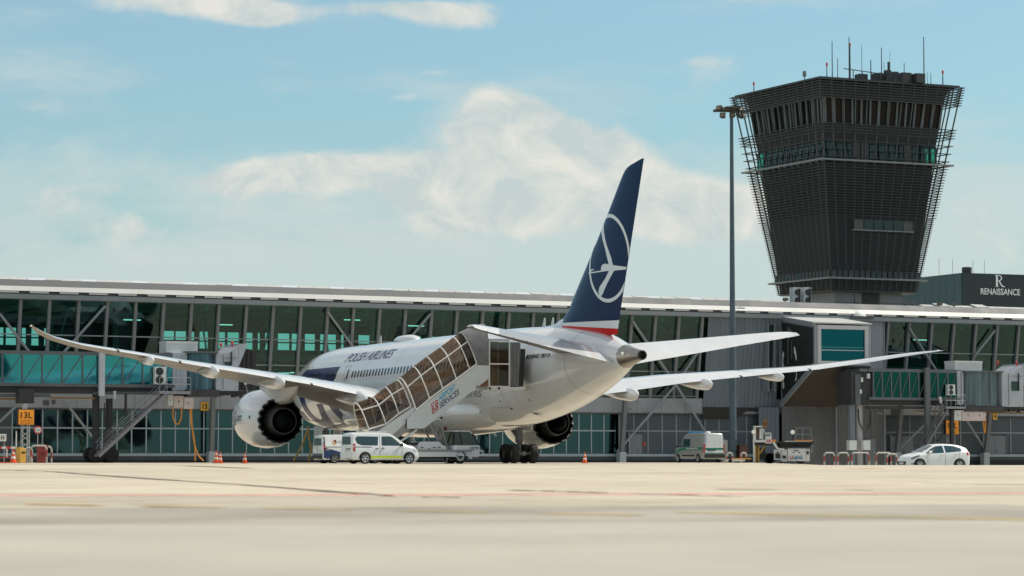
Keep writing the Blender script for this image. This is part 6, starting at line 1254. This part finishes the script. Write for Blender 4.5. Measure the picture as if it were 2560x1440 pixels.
# ------------------------------------------------------------------ cars and vans
def build_car(name, label, cat, loc, rz, stn, paint, wheels, wr, P, scale=1.0):
    # stn: (x, z_bottom, z_top, half width at sill, at belt, at roof edge, belt height)
    R = thing(name, loc, rz, label, cat); R.scale = (scale,)*3
    tab = smooth_tab(stn, 4)
    def sect(x, zb, zt, hb, hm, ht, zm):
        zm = min(zm, zt-.03); zs = zb+(zm-zb)*.38; r = min(.14, (zt-zm)*.35)
        half = [(hb*.90, zb), (hb*.985, zb+.06), (hb*1.0, zs), (hm*.995+.004, zm-.06), (hm*.965, zm), (ht+(hm-ht)*.10, zt-r), (ht*.975, zt-r*.45), (ht*.86, zt-.035*(1 if zt-zm > .2 else .3)), (ht*.5, zt-.008), (0, zt)]
        return half
    def ring(row): h = sect(*row); return [(row[0], -y, z) for y, z in h] + [(row[0], y, z) for y, z in h[-2::-1]]
    body = MB().loft([ring(r) for r in tab]).build('body', paint, R, smooth=42)
    def sy(x, z):
        h = sect(x, *lerp(tab, x)); 
        if z <= h[0][1]: return h[0][0]
        for (y0, z0), (y1, z1) in zip(h, h[1:]):
            if z0 <= z <= z1 and z1 > z0: return y0+(y1-y0)*(z-z0)/(z1-z0)
        return 0
    def top(x): return lerp(tab, x)[1]
    def side(nm, pts, m, s, parent=R, off=.008):
        xs = [p[0] for p in pts]; zs = [p[1] for p in pts]
        V, F_ = cut2d(pts, [tuple(range(len(pts)))], [min(xs)+.18*i for i in range(1, int((max(xs)-min(xs))/.18)+1)], [min(zs)+.08*i for i in range(1, int((max(zs)-min(zs))/.08)+1)])
        return MB().add([(x, s*(sy(x, z)+off), z) for x, z in V], F_).build(nm, m, parent, smooth=60)
    blk = mat('car_black_trim', (0.016, 0.017, 0.018), 0.55); tg = P.get('glass') or mat('car_glass', (0.012, 0.035, 0.042), 0.06, spec=0.8); redl = mat('tail_lamp_red', (0.50, 0.02, 0.02), 0.2, coat=.5); lampw = mat('lamp_clear', (0.55, 0.58, 0.60), 0.12); rub = MATS['tyre_rubber']; alloy = mat('alloy_silver', (0.55, 0.57, 0.58), 0.3, metal=0.3); plate = mat('licence_plate', (0.55, 0.56, 0.56), 0.5); seam = mat('door_shut_line', (0.10, 0.11, 0.115), 0.6)
    for s in (-1, 1):
        for pts in P['windows']: side('side_window', pts, tg, s)
        for nm, pts, m in P.get('patches', ()):
            side(nm, pts, m, s, off=.006)
        for x, z0, z1 in P.get('seams', ()): side('door_seam', [(x-.008, z0), (x+.008, z0), (x+.008, z1), (x-.008, z1)], seam, s)
        for x, z in P.get('handles', ()): y = sy(x, z); MB().box(x-.09, x+.09, min(s*(y-.01), s*(y+.03)), max(s*(y-.01), s*(y+.03)), z-.022, z+.022).build('door_handle', P.get('handlemat', blk), R, bevel=.008)
        for x in wheels:
            y = sy(x, wr+.05)
            # dark wheel arch and the wheel in it
            n = 24; pts = [(x+(wr+.075)*cos(pi*i/n), wr+(wr+.075)*sin(pi*i/n)) for i in range(n+1)] + [(x-wr-.075, P['zsill']), (x+wr+.075, P['zsill'])]
            side('wheel_arch', pts, blk, s, off=.004)
            yo = y+.045; w = .20
            t = MB().lathe([(s*(yo-w), wr*.60), (s*(yo-w), wr*.93), (s*(yo-w*.85), wr), (s*(yo-.03), wr), (s*yo, wr*.92), (s*yo, wr*.70)], (x, 0, wr), 'y', 32, caps=False).build('wheel', rub, R, smooth=35)
            MB().lathe([(s*(yo-.03), 0), (s*(yo-.03), wr*.18), (s*(yo-.035), wr*.62), (s*(yo-.005), wr*.70), (s*(yo-.01), wr*.72)], (x, 0, wr), 'y', 32, caps=False).build('rim', P.get('rim', alloy), t, smooth=35)
            for k in range(5):
                a0 = 2*pi*k/5+.3; pts3 = [(x+wr*r_*cos(a0+da), s*(yo-.022+.012*r_), wr+wr*r_*sin(a0+da)) for r_, da in ((.24, -.25), (.60, -.30), (.60, .30), (.24, .25))]
                MB().add(pts3, [(0, 1, 2, 3)]).build('rim_gap', blk, t)
        if 'mirror' in P:
            x, z = P['mirror']; y = sy(x, z); MB().lathe([(-.09, .02), (-.07, .085), (.06, .09), (.10, .03)], (x, s*(y+.14), z+.05), 'x', 12).build('door_mirror', P.get('mirrormat', blk), R, smooth=50); MB().bar((x-.03, s*(y-.02), z-.02), (x-.03, s*(y+.1), z+.02), .05, .04).build('mirror_stalk', blk, R)
        for pts in P.get('taillamps', ()): side('tail_lamp', pts, redl, s, off=.012)
        for pts in P.get('headlamps', ()): side('headlamp', pts, P.get('headmat', lampw), s, off=.012)
    # windscreen on the upper surface
    if 'screen' in P:
        x0, x1, w0, w1 = P['screen']; n = 8; vs = []
        for i in range(n+1):
            x = x0+(x1-x0)*i/n; w = w0+(w1-w0)*i/n
            for k in range(9):
                y = -w+2*w*k/8; h = sect(x, *lerp(tab, x)); zz = top(x)
                for (ya, za), (yb, zb) in zip(h, h[1:]):
                    if yb <= abs(y) <= ya: zz = za+(zb-za)*(ya-abs(y))/max(1e-5, ya-yb)
                vs.append((x, y, zz+.010))
        MB().add(vs, [(i*9+k, i*9+k+1, (i+1)*9+k+1, (i+1)*9+k) for i in range(n) for k in range(8)]).build('windscreen', tg, R, smooth=60)
    xr = tab[0][0]; xf = tab[-1][0]
    for nm, pts, m, dx in P.get('rear', ()):
        bv = MB().prism([(xr-dx, y, z) for y, z in pts], [(xr-.002, y, z) for y, z in pts]).build(nm, m, R)
    for nm, pts, m, dx in P.get('front', ()):
        MB().prism([(xf+dx, y, z) for y, z in pts], [(xf-.12, y, z) for y, z in pts]).build(nm, m, R)
    return R, sy, side, tab
def mirror_pts(pts): return [(-y, z) for y, z in pts][::-1]
white_car = mat('car_white', (0.72, 0.74, 0.75), 0.22, coat=0.5, var=0.03, vs=1)
blk = mat('car_black_trim', (0.016, 0.017, 0.018), 0.55); redl = mat('tail_lamp_red', (0.50, 0.02, 0.02), 0.2, coat=.5); tg = mat('car_glass', (0.010, 0.045, 0.055), 0.06, spec=0.8); lime = mat('lime_stripe', (0.62, 0.80, 0.01), 0.5); plate = mat('licence_plate', (0.55, 0.56, 0.56), 0.5); seam = mat('door_shut_line', (0.10, 0.11, 0.115), 0.6)
# small white people-carrier in front of the stairs
van_st = [(-2.16, .36, 1.66, .80, .82, .66, 1.05), (-2.08, .24, 1.78, .855, .865, .70, 1.07), (-1.6, .22, 1.83, .875, .875, .72, 1.07), (-.3, .22, 1.84, .875, .875, .73, 1.06), (.30, .22, 1.79, .875, .875, .72, 1.05), (.75, .22, 1.56, .875, .875, .70, 1.04), (1.28, .22, 1.16, .865, .86, .72, 1.02), (1.75, .22, 1.05, .845, .82, .66, .94), (2.06, .24, .88, .78, .74, .58, .78), (2.17, .34, .66, .66, .62, .46, .58)]
def rear_van(lampz0=.86, lampz1=1.34): return None
dk_P = dict(zsill=.24, windows=[[(-1.92, 1.34), (-1.84, 1.18), (-1.55, 1.07), (-.55, 1.07), (-.50, 1.58), (-1.80, 1.60), (-1.95, 1.50)], [(-.30, 1.06), (.92, 1.06), (.86, 1.22), (.42, 1.55), (.25, 1.60), (-.28, 1.59)]],
    patches=[('lime_stripe', [(-.98, .34), (.98, .34), (1.02, .46), (-1.02, .46)], lime), ('slide_rail', [(-2.0, .955), (-.95, .955), (-.95, .995), (-2.0, .995)], blk)],
    seams=[(-.42, .42, 1.66), (1.0, .42, 1.02), (-1.28, 1.0, 1.05)], handles=[(-.22, .92), (-.62, .88)], mirror=(.93, 1.05), taillamps=[[(-2.12, .72), (-1.99, .72), (-1.97, 1.18), (-2.12, 1.16)]], headlamps=[[(1.70, .80), (2.04, .66), (2.02, .78), (1.78, .92)]],
    screen=(.42, 1.24, .60, .68),
    rear=[('rear_window', [(-.62, 1.12), (.62, 1.12), (.58, 1.58), (-.58, 1.58)], tg, .012), ('rear_bumper', [(-.74, .34), (.74, .34), (.74, .62), (-.74, .62)], white_car, .07), ('licence_plate', [(-.50, .70), (.02, .70), (.02, .82), (-.50, .82)], plate, .012), ('door_seam', [(.08, .64), (.10, .64), (.10, 1.10), (.08, 1.10)], seam, .006), ('plate_trim', [(-.60, .84), (.02, .84), (.02, .90), (-.60, .90)], blk, .02)], front=[('front_grille', [(-.40, .42), (.40, .42), (.42, .54), (-.42, .54)], blk, .01)])
p = on_ground(951, 156.5); R, sy_, side_, _ = build_car('white_van', 'small white van with a lime green stripe parked in front of the stairs truck', 'van', p, radians(27), van_st, white_car, (-1.36, 1.45), .318, dk_P, .955)
MB().box(-1.3, .2, -.60, -.57, 1.865, 1.895).build('roof_rail', white_car, R); MB().box(-1.3, .2, .57, .60, 1.865, 1.895).build('roof_rail', white_car, R)
# blue and white delivery van behind it
blue = mat('van_blue', (0.012, 0.045, 0.16), 0.25, coat=.4); orange = mat('roundel_orange', (0.75, 0.28, 0.02), 0.5)
kg_P = dict(zsill=.24, windows=[[(.0, 1.08), (1.0, 1.08), (.42, 1.58), (.02, 1.60)]], patches=[('blue_livery', [(-2.10, .26), (-.2, .26), (-.6, .62), (-1.25, .80), (-2.05, 1.02), (-2.10, 1.0)], blue), ('slide_rail', [(-1.95, 1.02), (-.85, 1.02), (-.85, 1.07), (-1.95, 1.07)], blk), ('rear_corner_window', [(-2.12, 1.16), (-2.02, 1.16), (-1.98, 1.50), (-2.02, 1.72), (-2.10, 1.70)], tg)],
    seams=[(-.42, .42, 1.66)], handles=[(-.2, .95)], mirror=(.93, 1.05), taillamps=[[(-2.12, .78), (-1.99, .78), (-1.98, 1.2), (-2.12, 1.2)]], headlamps=[[(1.70, .80), (2.04, .66), (2.02, .78), (1.78, .92)]], screen=(.42, 1.24, .60, .68), rim=mat('steel_rim', (0.28, 0.29, 0.29), 0.5),
    rear=[('rear_window', [(-.62, 1.14), (.62, 1.14), (.58, 1.60), (-.58, 1.60)], tg, .012), ('rear_bumper', [(-.76, .30), (.76, .30), (.76, .52), (-.76, .52)], blk, .06), ('blue_tailgate_band', [(-.78, .53), (.78, .53), (.78, .64), (-.78, .64)], blue, .012), ('licence_plate', [(-.50, .78), (.02, .78), (.02, .90), (-.50, .90)], plate, .012), ('door_seam', [(-.01, .65), (.01, .65), (.01, 1.75), (-.01, 1.75)], seam, .016)])
p = on_ground(872, 176); R, sy_, side_, _ = build_car('delivery_van', 'white delivery van with blue lower livery and roundel, half hidden behind another van', 'van', p, radians(27), van_st, white_car, (-1.36, 1.45), .318, kg_P, .98)
for s in (-1, ):
    c = (-1.35, 1.36); n = 20
    side_('roundel', [(c[0]+.15*cos(2*pi*i/n), c[1]+.15*sin(2*pi*i/n)) for i in range(n)], orange, s, R, .010); side_('roundel', [(c[0]+.15*cos(a), c[1]+.15*sin(a)) for a in [-.3+pi*i/10*.55 for i in range(11)]]+[c], blue, s, R, .013); side_('roundel', [(c[0]+.15*cos(a), c[1]+.15*sin(a)) for a in [2.9+pi*i/10*.35 for i in range(11)]]+[c], mat('roundel_white', (.7, .7, .7), .5), s, R, .013)
    v, f = text2d('LOTAMS', 1, bold=.02); v = fit2d(v, -1.12, -.42, 1.31, 1.44); MB().add([(x, s*(sy_(x, z)+.012), z) for x, z in v], f).build('van_lettering', mat('lettering_grey_blue', (0.25, 0.30, 0.36), 0.5), R)
    v, f = text2d('102', 1, bold=.03); v = fit2d(v, -1.95, -1.70, .84, .93); MB().add([(x, s*(sy_(x, z)+.012), z) for x, z in v], f).build('van_lettering', mat('roundel_white', (.7, .7, .7), .5), R)
# silver and green border-guard van
silver = mat('van_silver', (0.36, 0.37, 0.37), 0.3, metal=0.35, coat=.4, var=0.05, vs=1); green = mat('band_green', (0.01, 0.17, 0.12), 0.4); dkg = mat('bumper_black', (0.02, 0.021, 0.022), 0.6)
ms_st = [(-2.75, .42, 2.30, .94, .94, .78, 1.35), (-2.66, .30, 2.42, .985, .985, .82, 1.36), (-2.0, .28, 2.46, 1.0, 1.0, .84, 1.36), (.3, .28, 2.46, 1.0, 1.0, .84, 1.36), (.9, .28, 2.36, 1.0, 1.0, .83, 1.36), (1.35, .28, 2.05, .99, .99, .80, 1.34), (1.95, .28, 1.48, .98, .97, .80, 1.30), (2.35, .28, 1.26, .94, .90, .72, 1.12), (2.66, .30, 1.02, .84, .80, .62, .90), (2.76, .38, .78, .70, .66, .5, .68)]
ms_P = dict(zsill=.30, windows=[[(-.25, 1.32), (1.02, 1.32), (1.02, 1.98), (-.25, 1.98)], [(1.25, 1.30), (2.05, 1.26), (1.86, 1.50), (1.50, 1.86), (1.25, 1.90)]],
    patches=[('green_band', [(-2.70, 1.06), (-.2, 1.06), (1.2, 1.02), (1.9, .84), (2.45, .66), (2.3, .92), (1.7, 1.16), (1.0, 1.28), (-2.70, 1.30)], green), ('side_strip', [(-1.15, .52), (1.2, .52), (1.2, .66), (-1.15, .66)], blk)],
    seams=[(1.12, .40, 2.1), (-.42, .4, 2.2)], handles=[(.98, 1.12)], mirror=(1.85, 1.32), taillamps=[[(-2.72, .88), (-2.62, .88), (-2.62, 1.5), (-2.72, 1.5)]], headlamps=[[(2.3, .86), (2.66, .72), (2.62, .92), (2.36, 1.05)]], screen=(1.2, 1.95, .70, .76), rim=mat('steel_rim_light', (0.40, 0.41, 0.41), 0.5),
    rear=[('rear_door', [(-.84, .74), (-.006, .74), (-.006, 2.26), (-.74, 2.26)], white_car, .010), ('rear_door', [(.006, .74), (.84, .74), (.74, 2.26), (.006, 2.26)], white_car, .010),
          ('window_blank', [(-.70, 1.48), (-.10, 1.48), (-.10, 2.08), (-.66, 2.08)], mat('blank_white', (0.64, 0.68, 0.70), 0.3), .016), ('window_blank', [(.10, 1.48), (.70, 1.48), (.66, 2.08), (.10, 2.08)], mat('blank_white', (0.64, 0.68, 0.70), 0.3), .016), ('green_band', [(-.86, 1.04), (.86, 1.04), (.86, 1.22), (-.86, 1.22)], green, .018), ('green_band', [(-.88, .74), (.88, .74), (.88, .80), (-.88, .80)], green, .018), ('rear_bumper', [(-.94, .40), (.94, .40), (.94, .70), (-.94, .70)], dkg, .10), ('lock_trim', [(-.10, .98), (.66, .98), (.66, 1.06), (-.10, 1.06)], blk, .03), ('licence_plate', [(.14, .84), (.66, .84), (.66, .97), (.14, .97)], plate, .02),
          ('tail_lamp', [(-.95, .86), (-.86, .86), (-.86, 1.52), (-.95, 1.52)], redl, .02), ('tail_lamp', [(.86, .86), (.95, .86), (.95, 1.52), (.86, 1.52)], redl, .02)])
p = on_ground(1747, 226); R, sy_, side_, _ = build_car('border_guard_van', 'silver high-roofed van with green band and blue roof lights parked by the light mast', 'van', p, pi/2+radians(24), ms_st, silver, (-1.75, 1.85), .345, ms_P, .97)
v, f = text2d('STRAZ GRANICZNA', 1, bold=.03); v = fit2d(v, -1.75, .35, 1.12, 1.24); MB().add([(-x-1.4, sy_(-x-1.4, z)+.012, z) for x, z in v], f).build('van_lettering', mat('roundel_white', (.7, .7, .7), .5), R)
for x in (.9, .1): MB().box(x-.12, x+.12, -.55, .55, 2.47, 2.58).build('roof_light_bar', mat('light_blue', (0.02, 0.22, 0.45), 0.3), R, bevel=.02)
MB().lathe([(2.45, .26), (2.52, .24), (2.58, .12), (2.59, 0)], (-1.6, 0, 0), 'z', 16).build('roof_vent', white_car, R, smooth=50)
# white hatchback
hb_st = [(-1.96, .40, .98, .66, .70, .56, .86), (-1.88, .28, 1.16, .80, .82, .60, .98), (-1.70, .22, 1.30, .845, .85, .58, 1.02), (-1.35, .19, 1.42, .86, .86, .58, 1.02), (-.8, .18, 1.475, .86, .86, .585, .99), (-.2, .18, 1.48, .86, .86, .59, .96), (.25, .18, 1.42, .86, .86, .59, .94), (.70, .18, 1.20, .86, .86, .62, .92), (1.02, .18, 1.01, .86, .85, .64, .89), (1.45, .19, .92, .845, .81, .60, .80), (1.80, .20, .78, .78, .72, .52, .68), (1.97, .28, .58, .64, .58, .42, .50)]
hb_P = dict(zsill=.20, windows=[[(-.28, .98), (.62, .93), (.88, .93), (.50, 1.19), (.18, 1.34), (-.25, 1.38)], [(-.38, .985), (-.36, 1.385), (-.95, 1.36), (-1.42, 1.22), (-1.36, 1.06)]], seams=[(.78, .28, .90), (-.33, .28, .98), (-1.22, .62, 1.02)], handles=[(-.12, .88), (-1.02, .91)], handlemat=white_car, mirror=(.66, .95), mirrormat=white_car,
    patches=[('sill_shadow', [(-1.0, .22), (.95, .22), (.95, .24), (-1.0, .24)], blk), ('fog_lamp_trim', [(1.62, .34), (1.78, .32), (1.78, .40), (1.64, .41)], blk)], taillamps=[[(-1.90, .78), (-1.72, .82), (-1.62, 1.08), (-1.78, 1.12), (-1.89, .95)]], headlamps=[[(1.22, .80), (1.72, .60), (1.80, .66), (1.70, .74), (1.30, .86)]], headmat=mat('headlamp_dark', (0.14, 0.15, 0.16), 0.15), screen=(.30, 1.0, .50, .60),
    front=[('front_grille', [(-.46, .30), (.46, .30), (.56, .50), (-.56, .50)], blk, .012), ('licence_plate', [(-.26, .34), (.26, .34), (.26, .45), (-.26, .45)], plate, .02), ('upper_grille', [(-.34, .57), (.34, .57), (.36, .60), (-.36, .60)], blk, -.02)], rear=[('rear_window', [(-.5, .90), (.5, .90), (.46, .97), (-.46, .97)], tg, .01)])
p = at(2332, 1150, 152); p.z = gz(p.x, p.y); R, sy_, side_, _ = build_car('white_hatchback', 'white five-door hatchback parked in front of the right jet bridge', 'car', p, pi+radians(20), hb_st, white_car, (-1.22, 1.27), .30, hb_P, .965)
MB().tube([(-1.2, 0, 1.43), (-1.38, 0, 1.62)], .012, 6).build('roof_aerial', blk, R)

# ------------------------------------------------------------------ cargo loader at the foot of the stair block
def build_loader():
    Y = 216.0; b = on_ground(1955, Y); R = thing('cargo_loader', b, 0.0, 'white and dark container loader with a railed driver platform beside the stair block', 'loader')
    def K(px, py): p = at(px, py, Y)-b; return (p.x, p.z)
    wh = mat('loader_white', (0.60, 0.61, 0.61), 0.45, var=0.12, vs=1.5); dk = mat('loader_dark', (0.022, 0.024, 0.026), 0.7, var=0.3, vs=2); yl = mat('loader_yellow', (0.45, 0.27, 0.05), 0.5, var=0.3, vs=2); org = mat('loader_orange', (0.55, 0.20, 0.02), 0.5); gt = mat('loader_rail', (0.20, 0.22, 0.23), 0.5); rd = mat('lettering_red', (0.42, 0.03, 0.03), 0.5); nv = mat('lettering_navy', (0.02, 0.05, 0.14), 0.5); cyn = mat('lettering_cyan', (0.02, 0.36, 0.60), 0.5); rub = MATS['tyre_rubber']
    def bx(name, x0, x1, y0, y1, ya, yb, m, bevel=0): (a, za), (c, zc) = K(x0, y1), K(x1, y0); return MB().box(a, c, ya, yb, max(za, .0), zc).build(name, m, R, bevel=bevel)
    def br(name, a, c, w, m, y=-.5): p, q = K(*a), K(*c); return MB().bar((p[0], y, p[1]), (q[0], y, q[1]), w, w, up=(0, 1, 0)).build(name, m, R)
    bx('main_platform', 1944, 2031, 1104, 1108, -.8, 1.6, dk); bx('platform_rollers', 1960, 2026, 1102, 1105, -.85, -.3, mat('roller_steel', (0.35, 0.36, 0.36), 0.4)); bx('platform_frame', 1948, 2028, 1108, 1119, -.5, 1.4, dk)
    bx('chassis', 1886, 2022, 1143, 1149, -.4, 1.4, dk); bx('front_deck', 1885, 1930, 1105, 1113, -.7, 1.3, dk)
    bx('engine_housing', 1967, 2011, 1121, 1153, -.8, 1.2, wh, .03); bx('side_housing', 1951, 1966, 1124, 1154, -.7, 1.1, wh, .02); bx('tank', 1933, 1950, 1124, 1150, -.75, -.1, wh, .03); bx('end_housing', 2012, 2022, 1122, 1153, -.6, 1.1, wh, .02)
    bx('housing_trim', 1966, 2012, 1120, 1122, -.83, 1.2, gt)
    for x0, x1, y0, y1 in ((1936, 1948, 1134, 1146), (1939, 1944, 1130, 1133), (1954, 1962, 1139, 1146), (2014, 2019, 1128, 1136), (1982, 1994, 1125.5, 1127.5), (1979, 1983, 1130, 1132), (1993, 1998, 1130, 1132)): bx('housing_mark', x0, x1, y0, y1, -.83, -.805, dk)
    for t, m_, x0, x1, y0, y1 in (('LS', rd, 1972, 1981, 1139, 1148), ('AIRPORT', cyn, 1983, 2003, 1139, 1143), ('SERVICES', nv, 1982, 2004, 1143.5, 1148)):
        v, f = text2d(t, 1, bold=.04); (a, za), (c, zc) = K(x0, y1), K(x1, y0); v = fit2d(v, a, c, za, zc); MB().add([(x, -.81, z) for x, z in v], f).build('housing_lettering', m_, R)
    # driver platform with cab, lamps and lifting legs
    bx('cab_floor', 1884, 1926, 1100, 1106, -.9, .8, wh); bx('cab_panel', 1911, 1926, 1091, 1109, -.95, -.85, wh); bx('cab_back', 1885, 1888, 1066, 1102, -.7, .5, wh); bx('cab_seat', 1888, 1895, 1068, 1096, -.3, .2, mat('loader_seat', (0.20, 0.10, 0.04), 0.7)); bx('cab_canopy', 1884, 1904, 1065, 1068, -.8, .6, wh); bx('control_hood', 1897, 1903, 1072, 1097, -.5, .3, wh, .05)
    for a, c in (((1903, 1066), (1911, 1088)), ((1904, 1067), (1904, 1100)), ((1911, 1083), (1925, 1083)), ((1925, 1083), (1925, 1100)), ((1903, 1078), (1913, 1086))): br('cab_rail', a, c, .07, wh, -.85)
    bx('cab_screen', 1912, 1924, 1085, 1090, -.86, -.84, gt)
    v, f = text2d('LS', 1, bold=.06); (a, za), (c, zc) = K(1913.5, 1106.5), K(1923.5, 1098.5); v = fit2d(v, a, c, za, zc); MB().add([(x, -.96, z) for x, z in v], f).build('cab_lettering', rd, R)
    for px, py, pb in ((1882, 1080, 1152), (1979, 1081, 1103)):
        x, z = K(px, py); zb = max(0, K(px, pb)[1]); MB().box(x-.05, x+.05, -.8, -.7, zb, z-.1).build('lamp_post', wh if px < 1900 else dk, R); MB().lathe([(-.10, 0), (-.10, .14), (0, .17), (.1, .1), (.12, 0)], (x, -.78, z), 'y', 16).build('round_lamp', mat('lamp_white', (0.9, 0.9, 0.85), 0.15), R, smooth=40)
    for x0 in (1886, 1893): bx('lift_leg', x0, x0+4, 1113, 1154, -.5, .3, yl)
    br('lift_scissor', (1886, 1150), (1912, 1114), .14, yl, -.3); br('lift_scissor', (1886, 1116), (1914, 1152), .14, dk, .2); bx('hydraulic_block', 1900, 1912, 1120, 1143, -.3, .6, dk); bx('outrigger', 1881, 1885, 1113, 1155, -.85, -.6, wh)
    br('gangway_arm', (1930, 1105), (1941, 1121), .16, wh, -.85); br('gangway_arm', (1941, 1122), (1958, 1124), .12, wh, -.85); bx('bridge_flap', 1926, 1938, 1099, 1105, -.8, .6, org)
    # rail on the main platform
    bx('rail_base', 1982, 2031, 1100, 1102.5, -.9, -.75, org)
    for a, c in (((1988, 1070), (2024, 1070)), ((1986, 1086), (2026, 1086)), ((1988, 1070), (1986, 1101)), ((2004, 1070), (2004, 1101)), ((2024, 1070), (2027, 1101)), ((1986, 1066), (1990, 1073))): br('platform_rail', a, c, .045, gt, -.8)
    for px in (1920, 1925, 2000): x, z = K(px, 1150); r = .42; MB().lathe([(-.15, r*.5), (-.15, r*.9), (-.1, r), (.1, r), (.15, r*.9), (.15, r*.5)], (x, -.3, r), 'y', 24).build('wheel', rub, R, smooth=35)
    for x in (-2.0, -1.4, 1.2): pass
    bx('frame_upright', 2026, 2029, 1112, 1132, -.5, -.3, gt); bx('rear_arm', 2024, 2033, 1114, 1117, -.6, .8, gt); bx('drive_column', 1944, 1947, 1108, 1150, .2, .6, dk)
build_loader()
